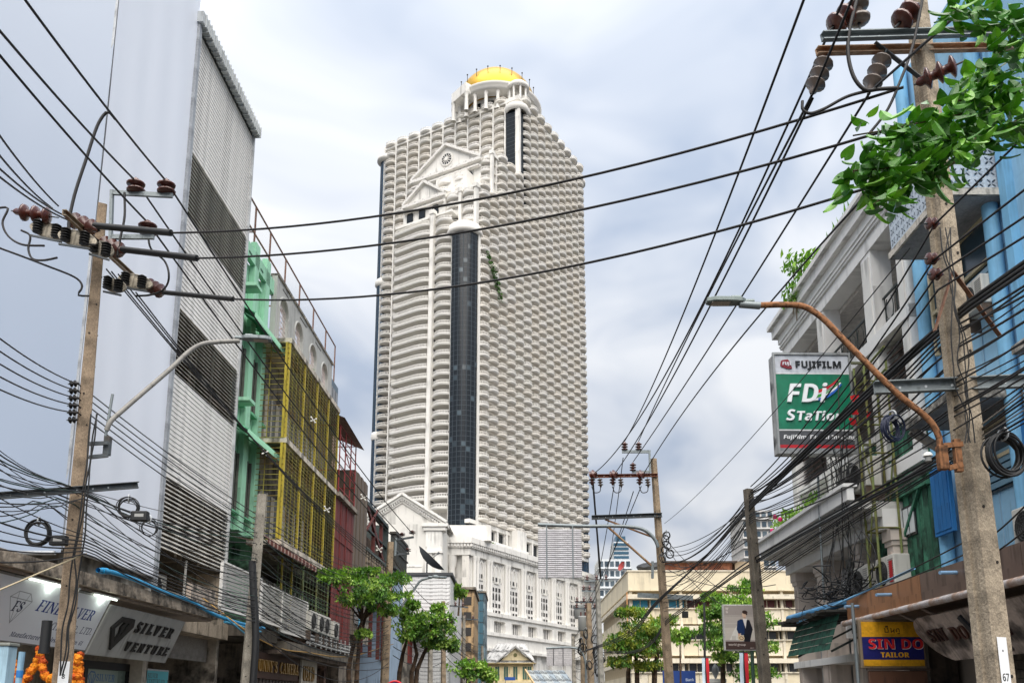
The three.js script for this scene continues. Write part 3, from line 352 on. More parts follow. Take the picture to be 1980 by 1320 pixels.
  { const bars = [], u0b = 13, u1b = ue; for (let u = u0b; u <= u1b; u += 0.5) bars.push(boxG(u - 0.014, u + 0.014, 5.4, 7.2, 0.7, 0.73)); for (let y = 4.5; y < 7.2; y += 0.2) bars.push(boxG(u0b, u1b, y - 0.012, y + 0.012, 0.73, 0.75)); for (let u = 16; u <= u1b; u += 0.5) bars.push(boxG(u - 0.014, u + 0.014, 4.2, 5.4, 0.7, 0.73)); add(T, 'lower_grille', bars, M(0x5c7350, 0.7, 'rust', 1.5)); for (const u of [13.3, 14.6, 16.2, 18.4, 20.4]) B(T, 'lower_post', u < 15 ? YEL : M(0x7a8d63, 0.7, 'rust', 1), u - 0.035, u + 0.035, 4.2, 7.2, 0.74, 0.8); }
  add(T, 'first_floor_wall', boxG(u0, 24.2, 3.8, 7.2, -2.4, -2.2), M(0xb5afa6, 0.9, 'grime', 2)); B(T, 'slab', M(0x77726a, 0.9, 'grime', 2), u0, 24.2, 3.55, 3.85, -12, 1.1);
  { const p = []; for (let k = 0; k < 3; k++) p.push(barG(V(15.9, 3.98 + k * 0.15, 1.15), V(24, 3.98 + k * 0.15, 1.15), 0.06, 8)); for (let u = 16; u < 24; u += 0.9) p.push(boxG(u - 0.02, u + 0.02, 3.85, 4.5, 1.2, 1.24)); add(T, 'ledge_pipes', p, M(0xb5b7b8, 0.5, 'streak', 1.2)); }
  add(T, 'shop_front', [boxG(u0, 24.2, 0, 3.55, -3.4, -3.2)], M(0xb3a99f, 0.9, 'grime', 2)); B(T, 'shop_ceiling', M(0x8a7d75, 0.9, 'grime', 2), u0, 24.2, 3.4, 3.54, -3.2, 0.9);
}
// air conditioners on the ledge
{ const spots = [[16.4, 4.45], [17.7, 4.45], [18.65, 4.45], [20.3, 4.4]]; const first = acUnit('white air conditioner on the ledge in front of the lower grille', 'air conditioners on the ledge'); spots.forEach(([u, v], i) => { const o = i ? first.clone() : first; if (i) { o.name = numbered('air_conditioner'); scene.add(o); } const w = lf.W(u, v, 1.05); o.position.copy(w); o.rotation.y = lf.th; o.scale.setScalar(1.28); });
  const a = acUnit('air conditioner in the dark open balcony under the louvres'); a.position.copy(lf.W(5.9, 4.42, -0.7)); a.rotation.y = lf.th; a.scale.setScalar(1.3); }
// --- rooftop fence frame ---
{ const t = onFrame(lf, 'rooftop_fence', 'rusty rooftop fence frame with netting above the green and grey parapets', 'fence'); const us = [9.6, 11.3, 13.1, 15.2, 17.4, 19.8, 22.2, 24.2], m = M(0x7c5a4c, 0.85, 'rust', 1);
  for (const u of us) B(t, 'post', m, u - 0.028, u + 0.028, 17.8, 20, -0.36, -0.3); for (const y of [18.9, 20]) B(t, 'rail', m, 9.4, 24.25, y - 0.025, y + 0.025, -0.355, -0.305); for (const u of us) B(t, 'cross_rail', m, u - 0.02, u + 0.02, 18.95, 19, -1.9, -0.36);
  B(t, 'rail', m, 9.4, 24.25, 19.96, 20.01, -1.95, -1.9);
  const nm = new THREE.MeshPhysicalMaterial({ color: 0xeeeeee, roughness: 0.9, transparent: true, opacity: 0.22 }); const n = new THREE.PlaneGeometry(14.8, 2); n.translate(16.85, 19, -0.33); add(t, 'netting', n, nm); }
// --- dark red grille building ---
const REDM = M(0x7b2a27, 0.65, 'rust', 2), redB = onFrame(lf, 'red_grille_building', 'shophouse fronted by a dark red sheet and steel cage, next to the yellow grille', 'building');
{ const T = redB, a = 20.5, b = 24.55, z = 0.9;
  add(T, 'wall', boxG(24.25, 28.6, 0, 13.4, -12, -0.2), M(0xb89a8e, 0.9, 'grime', 2.5)); add(T, 'upper_wall', boxG(24.25, 26.4, 13.4, 15.6, -8, -0.6), M(0xa98c80, 0.9, 'grime', 2));
  for (let i = 0; i < 8; i++) { const u = a + (b - a) * i / 8, w = (b - a) / 8; B(T, 'sheet_panel', i % 2 ? M(0x6e2523, 0.7, 'streak', 1.3) : M(0x7a2c28, 0.7, 'streak', 1.6), u + 0.006, u + w - 0.006, 4.3, 11.0, z - 0.03, z + 0.01 * (i % 2)); }
  B(T, 'ledge', M(0xa59d94, 0.85, 'grime', 1.5), a, b + 0.15, 11.04, 11.24, -0.2, 1.1); for (const u of [21.6, 22.8]) B(T, 'frame_bar', REDM, u - 0.025, u + 0.025, 4.3, 11, z + 0.02, z + 0.06); for (const y of [7.4, 9.1]) B(T, 'frame_bar', REDM, a, b, y - 0.025, y + 0.025, z + 0.02, z + 0.05);
  const cage = []; for (const u of [21, 22.2, 23.4, 24.5]) cage.push(boxG(u - 0.025, u + 0.025, 11.24, 14.6, z - 0.02, z + 0.03)); for (let y = 11.6; y < 14.7; y += 0.5) cage.push(boxG(a + 0.4, b, y - 0.015, y + 0.015, z - 0.015, z + 0.015)); for (const u of [21, 24.5]) for (const y of [12.4, 14.6]) cage.push(boxG(u - 0.02, u + 0.02, y - 0.02, y + 0.02, -0.2, z)); cage.push(beamG(V(21, 14.2, z), V(24.5, 12.6, z), 0.04, 0.04)); add(T, 'cage', cage, M(0x9c3a3c, 0.6, 'rust', 1.5)); add(T, 'lean_roof', quadG(V(20.5, 15.5, -0.4), V(25.2, 15.3, -0.4), V(25.2, 14.6, 1.2), V(20.5, 14.8, 1.2)), M(0xa08a84, 0.8, 'grime', 1.5)); }
// --- brown metal clad building, dark stair building, pale blue wall ---
{ const t = onFrame(lf, 'clad_building', 'grey brown metal clad block beyond the red cage', 'building'); for (let i = 0; i < 7; i++) B(t, 'cladding_sheet', i % 2 ? M(0x6b5d50, 0.7, 'streak', 2) : M(0x736456, 0.7, 'streak', 2.4), 24.7 + i * 0.46, 25.15 + i * 0.46, 5, 13.4, 0.2, 0.9 + (i % 2) * 0.03); add(t, 'end_face', boxG(24.6, 24.69, 3.6, 13.4, -8, 0.9), M(0x6d6055, 0.75, 'streak', 2)); B(t, 'window', M(0x1c1e20, 0.2, null), 25.2, 26.4, 5.6, 7.4, 0.94, 0.97); B(t, 'window_trim', M(0x6fa5bd, 0.6, null), 26.4, 26.6, 5.4, 7.6, 0.94, 1.0); B(t, 'shop_front', M(0x8f867c, 0.9, 'grime', 2), 24.7, 28, 0, 5, -1, 0.4); }
{ const t = onFrame(lf, 'stair_building', 'dark open fronted shophouse with red steel stairs behind the first street tree', 'building'); const R = M(0x5d2622, 0.7, 'rust', 1.5);
  add(t, 'wall', [boxG(28.2, 35.4, 0, 12.6, -9, -1.2), boxG(28.1, 28.3, 0, 13, -1.2, 0.7)], M(0xb0a698, 0.9, 'grime', 3)); for (let i = 0; i < 9; i++) B(t, 'baluster', M(0xa79b8a, 0.85, 'grime', 1), 28.6 + i * 0.76, 28.85 + i * 0.76, 8.4, 9.9, 0.65, 0.85); B(t, 'rail', M(0x4f5a57, 0.6, null), 28.3, 35.4, 9.9, 10.05, 0.6, 0.9); B(t, 'slab', M(0x6a665f, 0.9, 'grime', 2), 28.3, 35.4, 8.1, 8.38, -1.2, 0.9); for (const u of [28.6, 31.2, 33.6, 35.3]) B(t, 'column', R, u - 0.08, u + 0.08, 4.2, 12.8, 0.55, 0.75); add(t, 'stair', [beamG(V(28.6, 12.6, 0.7), V(35, 9.9, 0.7), 0.12, 0.25), beamG(V(28.4, 11, 0.8), V(31.5, 12.8, 0.8), 0.1, 0.12)], R); add(t, 'top_frame', [boxG(28.6, 35.4, 12.5, 12.7, 0.4, 0.8), boxG(28.6, 35.4, 11.2, 11.3, 0.6, 0.75), boxG(35.2, 35.4, 9, 12.7, -1, 0.8)], M(0x2e3b3a, 0.6, 'mottle', 1)); for (let i = 0; i < 4; i++) B(t, 'screen_sheet', M(0x6d5e52, 0.8, 'streak', 1.5), 29 + i * 1.5, 30.4 + i * 1.5, 10.1, 11.2, 0.2, 0.25); B(t, 'panel', M(0xb9b2a6, 0.85, 'grime', 1.5), 31.3, 33.6, 5, 8, 0.1, 0.2); }
{ const t = onFrame(lf, 'pale_blue_building', 'narrow pale blue wall with a dark metal vent screen on its top', 'building'); B(t, 'wall', M(0xa8bfd8, 0.8, 'streak', 2.5), 35.5, 40.5, 0, 10, -9, 1.0); B(t, 'end_wall', M(0x9db4cf, 0.8, 'streak', 2.5), 35.42, 35.49, 0, 10, -4, 1.0); const s = []; for (let i = 0; i < 22; i++) s.push(boxG(35.6 + i * 0.22, 35.68 + i * 0.22, 10, 12.3, 0.9, 1.25)); s.push(boxG(35.5, 40.6, 10, 10.12, 0.85, 1.3), boxG(35.5, 40.6, 12.2, 12.35, 0.85, 1.3), boxG(35.5, 40.6, 11.1, 11.2, 0.85, 1.3)); add(t, 'vent_screen', s, M(0x3f4646, 0.6, 'rust', 2)); }
// far left row: simple shophouses with their own fronts
{ const t = onFrame(lf, 'balcony_building', 'grey walled low building with railings next to the pale blue wall', 'building'); B(t, 'wall', M(0x9b958c, 0.9, 'grime', 3), 40.6, 47, 0, 7.6, -9, 1.2); const r = []; for (let i = 0; i < 30; i++) r.push(boxG(40.6 + i * 0.21, 40.63 + i * 0.21, 7.6, 8.7, 1.1, 1.14)); r.push(boxG(40.6, 47, 8.7, 8.76, 1.08, 1.16)); add(t, 'railing', r, M(0x8a8f90, 0.6, null)); B(t, 'red_door', M(0x8f2f26, 0.8, 'streak', 1.5), 42, 44.4, 4.4, 6.8, 1.2, 1.26); const aw = corrugG(V(41.4, 6.4, 3.0), V(46, 6.2, 3.0), V(0, 0.08, 0), 20, null, V(0, 1.3, -1.8)); add(t, 'red_awning', aw, M(0xa23a2c, 0.7, 'streak', 1.2)); B(t, 'shop_front', M(0x8f867c, 0.9, 'grime', 2), 41, 46, 0.1, 3.4, 1.2, 1.25); }
{ const f2 = new Frame(-7.6, 62, 0); const t = onFrame(f2, 'corrugated_building', 'white corrugated metal box building beyond the red awning', 'building'); const g = boxG(0, 3.1, -0.13, 0.13, -0.02, 0.02), m = M(0xe6e8ea, 0.55, 'streak', 2); g.rotateX(-0.12); for (let i = 0; i < 34; i++) add(t, 'cladding_strip', g, m).position.set(0, 1.6 + i * 0.27, 0.05); B(t, 'block', M(0xc9cbcd, 0.7, 'mottle', 2), 0, 3.1, 0, 10.75, -14, 0); B(t, 'roof_edge', M(0x3a3d40, 0.6, null), -0.2, 3.3, 10.75, 10.95, -14, 0.2); const gs = boxG(-0.02, 0.02, -0.13, 0.13, -14, 0); for (let i = 0; i < 24; i++) add(t, 'side_strip', gs, m).position.set(3.13, 4.2 + i * 0.27, 0);
  const dt = thing('satellite_dish', 'dark mesh satellite dish on the white corrugated roof', 'satellite dish', [-7.2, 10.95, -63]); const dish = latheG([[0.05, 0], [0.5, 0.06], [0.95, 0.24], [1.3, 0.5]], 20); dish.rotateZ(-0.75); dish.translate(0.9, 0.9, 0); add(dt, 'dish', dish, M(0x55585a, 0.7, null)); add(dt, 'mast', barG(V(0.9, 0, 0), V(0.9, 0.9, 0), 0.06), M(0x55585a, 0.7, null)); add(dt, 'feed_arm', [barG(V(0.9, 0.9, 0), V(1.7, 1.6, 0), 0.03), barG(V(1.65, 1.55, 0), V(1.8, 1.7, 0), 0.08)], M(0x55585a, 0.7, null)); }
const farRow = [[-6.6, 84, 2.9, 12.6, 0xb79c78, 'beige rendered wall with rusty drips at the far left kerb'], [-5.9, 118, 2.2, 16.6, 0x6e8796, 'slim blue glass fronted block below the white arcade'], [-8.5, 100, 2.4, 9.5, 0xd8d2c6, 'low cream shophouse half hidden by street trees']];
farRow.forEach(([x, D, w, h, c, l], i) => { const t = thing('far_shophouse', l, 'building', [x, 0, -D], 0, 'far shophouses on the left'); add(t, 'wall', boxG(0, w, 0, h, -10, 0), M(c, 0.85, 'grime', 3)); const n = Math.floor(h / 1.5); for (let k = 0; k < n; k++) for (let j = 0; j < 3; j++) { const a = 0.15 + j * (w - 0.3) / 3; add(t, i === 1 ? 'pane' : 'window', boxG(a, a + (w - 0.3) / 3 - 0.12, 0.6 + k * 1.5, 0.6 + k * 1.5 + (i === 1 ? 1.36 : 0.8), 0, 0.05), i === 1 ? M(0x42616e, 0.15, null) : M(0x33302e, 0.3, null)); } add(t, 'roof_edge', boxG(-0.15, w + 0.15, h, h + 0.25, -10, 0.2), M(0x8c8479, 0.85, 'grime', 2)); });
// ================= podium of the tower and other far buildings =================
const podium = onFrame(twF, 'podium_building', 'white arcaded podium with pointed arches at the foot of the tower', 'building');
{ const T = podium, Z = 8, top = 47;
  add(T, 'wall', [boxG(-11.6, 76, 0, 45, 0, Z - 0.6)], WHITE);
  add(T, 'cornice', [boxG(-12.6, 77, 45.4, 47, -1, Z + 1.5), boxG(-12.2, 77, 44.2, 45.4, -1, Z + 0.9), boxG(-11.9, 77, 42.2, 44.2, -1, Z + 0.3)], TRIM);
  const dent = []; for (let p = -12; p < 77; p += 1.1) dent.push(boxG(p, p + 0.6, 44.6, 45.4, Z + 0.9, Z + 1.3)); stuff(add(T, 'dentil', dent, WHITE));
  add(T, 'middle_cornice', [boxG(-12, 77, 26.2, 27.2, 2, Z + 1.2), boxG(-12, 77, 25, 26.2, 2, Z + 0.6)], TRIM); add(T, 'lower_cornice', [boxG(-12, 77, 20.6, 21.6, 2, Z + 1.6), boxG(-12, 77, 17, 20.6, 2, Z + 1), boxG(-12, 77, 16.2, 17, 2, Z + 1.8)], TRIM);
  const cols = [-8.3, -1.0, 9.3, 19.2, 29, 39.4, 49.5, 59.7, 69.8];
  for (const p of cols) { for (const s of [-0.75, 0.75]) { const c = latheG([[0.75, 0], [0.75, 0.8], [0.55, 1.1], [0.5, 13.6], [0.75, 14.2], [0.8, 15]], 10); c.translate(p + s, 27.2, Z + 0.2); add(T, 'column', c, TRIM); } add(T, 'pier', boxG(p - 1.9, p + 1.9, 21.6, 42.2, Z - 0.7, Z - 0.25), TRIM); add(T, 'pedestal', boxG(p - 1.9, p + 1.9, 21.5, 25, Z - 0.3, Z + 0.7), TRIM); }
  const DK = M(0x2e2a28, 0.4, null), gW = boxG(-0.5, 0.5, 0, 1.15, 0, 0.1), gL = boxG(-0.45, 0.45, 0, 1, 0, 0.1);
  const pointed = (w, h) => { const s = new THREE.Shape(); s.moveTo(-w / 2, 0); s.lineTo(-w / 2, h * 0.45); s.quadraticCurveTo(-w / 2, h * 0.8, 0, h); s.quadraticCurveTo(w / 2, h * 0.8, w / 2, h * 0.45); s.lineTo(w / 2, 0); return s; };
  const gA = new THREE.ExtrudeGeometry(pointed(0.95, 2.2), { depth: 0.1, bevelEnabled: false }); const frame = (() => { const s = pointed(2.6, 6); s.holes.push(new THREE.Path(pointed(1.9, 5.3).getPoints(6))); return new THREE.ExtrudeGeometry(s, { depth: 0.35, bevelEnabled: false }); })();
  for (let i = 0; i < cols.length - 1; i++) { const c = (cols[i] + cols[i + 1]) / 2, xs = i === 0 ? [-0.8, 0.8] : [-1.75, 0, 1.75];
    for (const x of xs) { for (const y of [37, 34, 29.4, 27.4]) { const w = add(T, 'window', gW, DK); w.position.set(c + x, y - 0.3, Z - 0.62); } const w = add(T, 'arched_window', gA, DK); w.position.set(c + x, 31.2, Z - 0.62); }
    const f = add(T, 'arch_frame', frame, TRIM); f.position.set(c + 0, 36, Z - 0.64); if (i) for (const s of [-2.1, 2.1]) { const h = add(T, 'arch_frame', frame, TRIM); h.position.set(c + s, 36.5, Z - 0.66); h.scale.set(0.55, 0.8, 0.7); }
    for (let k = 0; k < 5; k++) B(T, 'slot', DK, c - 2.4 + k * 1.1, c - 2.05 + k * 1.1, 21.7, 24.9, Z - 0.6, Z - 0.5);
    const dp = B(T, 'recess', WHITE, c - 2.6, c + 2.6, 2, 16, Z - 0.58, Z - 0.5); }
  for (const p of cols) B(T, 'base_pier', TRIM, p - 1.8, p + 1.8, 0, 16.2, Z - 0.5, Z + 0.4);
  // terrace behind the cornice
  add(T, 'terrace_wall', [boxG(-9, 30, 47, 49.6, 0.5, 4.2), boxG(30, 76, 47, 48.4, 1, 4)], TRIM); const hg = []; for (let k = 0; k < 700; k++) { const q = new THREE.PlaneGeometry(0.5, 0.5); q.rotateX(rr(-1, 1)); q.rotateY(rr(-2, 2)); q.translate(-8 + rr(0, 14), 47.4 + rr(0, 1.0), 5.2 + rr(-0.6, 0.8)); hg.push(q); } const hd = single('terrace_hedge', hg, M(0x4f6e2c, 0.9, 'mottle', 2), 'low green hedge along the terrace above the white arcade', 'plant'); hd.position.copy(T.position); hd.rotation.y = T.rotation.y;
}
{ const w = twF.W(-11.7, 0, 8), f = new Frame(w.x, -w.z, 0), t = onFrame(f, 'podium_porch', 'white porch with a round column between gable and arcade', 'building');
  add(t, 'wall', [boxG(-8.2, -0.2, 0, 45, -14, -6), boxG(-8.6, -6.6, 0, 42.4, -6, -1), boxG(-1.9, 0, 0, 42.4, -2, 0.1)], WHITE2); add(t, 'cornice', [boxG(-8.8, 0.8, 45.4, 47, -6, 1.4), boxG(-8.8, 0.6, 44.2, 45.4, -6, 0.8), boxG(-8.8, 0.5, 42.2, 44.2, -6, 0.3)], TRIM); const c = latheG([[1.3, 0], [1.15, 1], [0.95, 26], [1.3, 27], [1.6, 29.5]], 14); c.translate(-4.8, 12.7, -1.2); add(t, 'column', c, TRIM); for (let k = 0; k < 5; k++) B(t, 'window', M(0x2e2a28, 0.4, null), -3.4, -2.2, 20 + k * 4.4, 22.6 + k * 4.4, -5.98, -5.9); for (let k = 0; k < 5; k++) B(t, 'window', M(0x2e2a28, 0.4, null), -6.4, -5.8, 20 + k * 4.4, 22.6 + k * 4.4, -5.98, -5.9); const d = []; for (let x = -8.6; x < 0.6; x += 0.9) d.push(boxG(x, x + 0.5, 44.5, 45.35, 0.8, 1.2)); stuff(add(t, 'dentil', d, WHITE)); add(t, 'upper_wall', boxG(-9, 6, 47, 51.5, -9, -4), TRIM); }
{ const f = new Frame(-29, 222, -0.03), t = onFrame(f, 'gabled_hall', 'white gabled hall with dentilled pediment in front of the tower', 'building');
  const W = 10.8, y0 = 48.6, ya = 55.2; const g = extG([[-W, 0], [W, 0], [W, y0 - 1], [0, ya - 0.6], [-W, y0 - 1]], 30); g.translate(0, 0, -30); add(t, 'wall', metreUV(g), M(0xf3f2ee, 0.8, 'streak', 16));
  const slope = (s) => { const a = V(s * (W + 1.1), y0 - 0.2, 0), b = V(0, ya + 0.9, 0), o = []; for (const [dy, z, h] of [[0, 1.4, 0.7], [-0.75, 0.9, 0.7], [-2.0, 0.35, 0.6]]) o.push(beamG(V(a.x, a.y + dy, z / 2), V(b.x, b.y + dy, z / 2), z, h)); return o; };
  add(t, 'raking_cornice', [...slope(-1), ...slope(1)], TRIM); const d = []; for (const s of [-1, 1]) for (let k = 0; k < 20; k++) { const u = (k + 0.5) / 20, x = s * (W + 0.6) * (1 - u), y = lerp(y0 - 0.2, ya + 0.9, u) - 1.4; d.push(boxG(x - 0.18, x + 0.18, y - 0.35, y + 0.3, 0.2, 0.75)); } stuff(add(t, 'dentil', d, WHITE));
  add(t, 'roof', [beamG(V(-(W + 1), y0 + 0.3, -15), V(0, ya + 1.2, -15), 30, 0.3), beamG(V(W + 1, y0 + 0.3, -15), V(0, ya + 1.2, -15), 30, 0.3)], M(0xb9b7b2, 0.8, 'mottle', 3));
  add(t, 'corner_entablature', [boxG(5.4, 12.2, y0 - 1.4, y0 - 0.5, -3, 1.2), boxG(5.8, 11.6, y0 - 2.4, y0 - 1.4, -3, 0.8)], TRIM); add(t, 'corner_pilaster', [boxG(6.4, 10.6, 40.8, y0 - 2.4, -2, 0.4), boxG(6.2, 10.9, 40.2, 40.9, -2, 0.7), boxG(6.4, 8.1, 0, 40.2, -2, 0.35), boxG(8.9, 10.6, 0, 40.2, -2, 0.35)], TRIM); add(t, 'string_course', [boxG(-W, 5.4, 36.6, 36.9, -0.1, 0.12), boxG(-W, 5.4, 34, 34.2, -0.1, 0.12)], WHITE); }
// --- cream house with a front gable ---
{ const t = thing('cream_house', 'cream two storey house with front gable and teal shutters below the white arcade', 'house', [-0.4, 0, -130]), CR = M(0xf8e8c0, 0.85, 'streak', 3), RF2 = M(0xb9bcc0, 0.8, 'grime', 3);
  add(t, 'wall', [boxG(-3.6, 3.6, 0, 7.7, -9, 0)], CR); const gb = extG([[-1.6, 7.7], [3.5, 7.7], [0.9, 9.9]], 0.5); gb.translate(0, 0, -0.4); add(t, 'gable', metreUV(gb), CR); add(t, 'roof', [quadG(V(-4.3, 7.6, 0.7), V(4, 7.6, 0.7), V(2.4, 10.8, -4), V(-1.8, 10.8, -4)), beamG(V(-2.1, 7.6, 0.1), V(0.9, 10.1, 0.1), 1.4, 0.16), beamG(V(3.9, 7.6, 0.1), V(0.9, 10.1, 0.1), 1.4, 0.16), quadG(V(-4.3, 7.6, 0.7), V(-1.8, 10.8, -4), V(-1.8, 10.8, -5), V(-4.3, 7.6, -9.5)), quadG(V(4, 7.6, 0.7), V(2.4, 10.8, -4), V(2.4, 10.8, -5), V(4, 7.6, -9.5))], RF2);
  const ro = new THREE.CylinderGeometry(0.28, 0.28, 0.1, 16); ro.rotateX(Math.PI / 2); ro.translate(0.9, 8.8, 0.12); add(t, 'round_vent', ro, M(0x6b6a45, 0.8, null)); for (const x of [-3.1, -1.8, -0.5, 0.9, 2.3, 3.0]) { const w = B(t, 'window', M(0x466d62, 0.7, 'streak', 1), x - 0.32, x + 0.32, 5.2, 7.1, 0, 0.06); add(w, 'frame', [boxG(x - 0.42, x - 0.32, 5.1, 7.2, 0, 0.1), boxG(x + 0.32, x + 0.42, 5.1, 7.2, 0, 0.1), boxG(x - 0.02, x + 0.02, 5.2, 7.1, 0.06, 0.1)], CR); } B(t, 'balcony', CR, -3.8, 4.2, 4.1, 4.9, -0.1, 0.9); B(t, 'eave', M(0xcdb88a, 0.85, 'mottle', 2), -4.2, 4, 7.5, 7.66, -0.2, 0.75); }
{ const t = thing('metal_roof_shed', 'low shed with pale sheet metal roof beside the cream house', 'shed', [6.2, 0, -122]); for (let i = 0; i < 6; i++) add(t, 'roof_sheet', quadG(V(-2.4 + i * 0.9, 3.6, 0), V(-1.52 + i * 0.9, 3.6, 0), V(-3.2 + i * 0.9, 6.4, -4), V(-4.08 + i * 0.9, 6.4, -4)), i % 2 ? M(0x8d9dac, 0.6, 'grime', 2) : M(0xa5b0b8, 0.6, 'grime', 2)); add(t, 'wall', boxG(-4, 3, 0, 3.6, -5, -0.1), M(0x9a8f80, 0.9, 'grime', 2)); add(t, 'verge', beamG(V(-2.6, 3.6, 0), V(-4.3, 6.5, -4), 0.2, 0.2), M(0xd8b98a, 0.8, 'mottle', 1)); }
// --- beige banded building ---
{ const f = new Frame(11.6, 85, 0), t = onFrame(f, 'beige_building', 'beige four storey building with deep horizontal bands behind the street trees', 'building'), BE = M(0xf3e7cb, 0.85, 'streak', 5), BE2 = M(0xf3ead6, 0.85, 'streak', 4), DK = M(0xcbbb9c, 0.8, 'mottle', 2), Wd = 20;
  add(t, 'core', boxG(0.6, Wd, 0, 12.7, -30, -0.6), DK); B(t, 'parapet', BE, -0.1, Wd, 12.6, 14.5, -30, 0.4); B(t, 'parapet_coping', BE2, -0.2, Wd, 14.5, 14.62, -30, 0.5);
  for (const y of [9.35, 6.25, 3.1]) { for (let k = 0; k < 12; k++) B(t, 'wall_panel', k % 2 ? BE : BE2, 0.02 + k * Wd / 12, -0.02 + (k + 1) * Wd / 12, y, y + 1.45, -0.5, 0); B(t, 'sill', BE2, -0.1, Wd, y + 1.45, y + 1.57, -0.5, 0.2); B(t, 'sun_band', BE2, -0.3, Wd, y + 2.4, y + 2.85, -0.6, 0.7); B(t, 'side_band', BE2, -0.31, -0.05, y + 2.4, y + 2.85, -30, -0.7); B(t, 'side_wall', BE, 0.2, 0.55, y, y + 1.3, -30, -0.6);
    for (let k = 0; k < 11; k++) { const a = 0.4 + k * 1.8; const w = B(t, 'window', y > 9 && k < 3 ? M(0x3d9bc2, 0.5, 'mottle', 1) : y > 9 ? M(0x5d2a2a, 0.6, 'mottle', 1) : M(0x37383a, 0.25, null), a, a + 1.5, y + 1.58, y + 2.38, -0.45, -0.4); B(w, 'frame', BE2, a + 0.72, a + 0.78, y + 1.58, y + 2.38, -0.4, -0.36); B(w, 'frame', BE2, a - 0.14, a - 0.02, y + 1.58, y + 2.38, -0.45, -0.2); } }
  for (const x of [0.05, 5, 10, 15]) B(t, 'pier', BE2, x, x + 0.25, 0, 12.6, -0.55, 0.1); B(t, 'drain_pipe', M(0xc98f5a, 0.7, null), -0.34, -0.26, 0, 12.4, 0.72, 0.8); }
{ const t = thing('rooftop_shed', 'rusty brown rooftop shed on top of the beige building', 'shed', [15.6, 14.65, -88]); for (let k = 0; k < 6; k++) B(t, 'sheet', k % 2 ? M(0x8a5a44, 0.85, 'grime', 2) : M(0x7d5240, 0.85, 'rust', 3), k * 1.2, k * 1.2 + 1.18, 0, 1.25, -5, 0); B(t, 'roof', M(0x4d4440, 0.8, 'grime', 2), -0.4, 7.6, 1.25, 1.4, -5.4, 0.5); add(t, 'side_roof', quadG(V(7.2, 1.2, 0.6), V(9.4, 2.6, 0.6), V(9.4, 2.6, -5), V(7.2, 1.2, -5)), M(0x7b4a38, 0.8, 'rust', 2)); B(t, 'side_room', M(0xcabca6, 0.85, 'streak', 2), 7.6, 10.6, 0, 1.5, -5, -0.5); }
{ const g = new THREE.IcosahedronGeometry(1, 3), p = g.attributes.position; for (let i = 0; i < p.count; i++) { const n = 0.6 + 0.8 * fbm(p.getX(i) * 2 + 5, p.getY(i) * 2 + p.getZ(i), 4); p.setXYZ(i, p.getX(i) * 1.5 * n, Math.max(p.getY(i), -0.5) * 0.75 * n, p.getZ(i) * 1.2 * n); } g.computeVertexNormals(); g.translate(14.2, 15.1, -87); single('black_tarpaulin', g, M(0x2a2c30, 0.6, 'mottle', 1), 'crumpled black tarpaulin heaped on the beige roof', 'tarpaulin'); const dd = latheG([[0.03, 0], [0.5, 0.1], [0.85, 0.32]], 18); dd.scale(0.6, 0.6, 0.6); dd.rotateZ(1.2); dd.rotateY(0.5); dd.translate(11.2, 15.2, -86); const t = thing('red_satellite_dish', 'red satellite dish on the corner of the beige roof', 'satellite dish'); add(t, 'dish', dd, M(0x9c3a34, 0.6, null)); add(t, 'mast', barG(V(11.3, 14.6, -86), V(11.25, 15.5, -86), 0.05), M(0x7a7a7a, 0.6, null)); }
// --- distant high rises ---
function highrise(name, label, x, D, w, d, y0, y1, cA, nF, nB) { const t = thing(name, label, 'building', [x, 0, -D]); add(t, 'wall', boxG(0, w, 0, y1, -d, 0), M(cA, 0.8, 'mottle', 6)); const fh = (y1 - y0) / nF, bw = w / nB, gw = boxG(0, bw * 0.7, 0, fh * 0.55, 0, 0.1), m = [M(0x3c4a55, 0.2, null), M(0x55626b, 0.25, null)]; for (let k = 0; k < nF; k++) { for (let j = 0; j < nB; j++) { const o = add(t, 'window', gw, m[(k * 3 + j * 5) % 2]); o.position.set((j + 0.15) * bw, y0 + k * fh + fh * 0.25, 0.02); } B(t, 'balcony_slab', M(cA, 0.8, null), -0.3, w + 0.3, y0 + k * fh, y0 + k * fh + 0.3, -d, 0.8); } return t; }
{ const t = highrise('distant_hotel', 'distant white block with stepped glass top left of the leaning pole', 29.5, 290, 11, 14, 30, 50, 0xdfe4e8, 6, 6); B(t, 'tower_top', M(0xd5dce2, 0.7, 'mottle', 5), 5.6, 10.6, 50, 56.5, -12, -2); for (let k = 0; k < 4; k++) B(t, 'glass_band', M(0x35566b, 0.15, null), 5.5, 10.7, 50.6 + k * 1.5, 51.5 + k * 1.5, -2, -1.8); B(t, 'glass_crown', M(0x3a5a70, 0.15, null), 6.4, 9.8, 56.5, 58.6, -10, -3); B(t, 'side_block', M(0xcfd6dc, 0.7, 'mottle', 5), 10.8, 15.5, 20, 47, -10, 0); for (let k = 0; k < 5; k++) B(t, 'glass_band', M(0x2e4a5c, 0.15, null), 10.9, 15.4, 34 + k * 2.5, 35.4 + k * 2.5, 0, 0.2); }
highrise('distant_condominium', 'distant grey condominium tower behind the flower box', 67, 245, 9, 14, 20, 57, 0xc9c8c6, 13, 5);
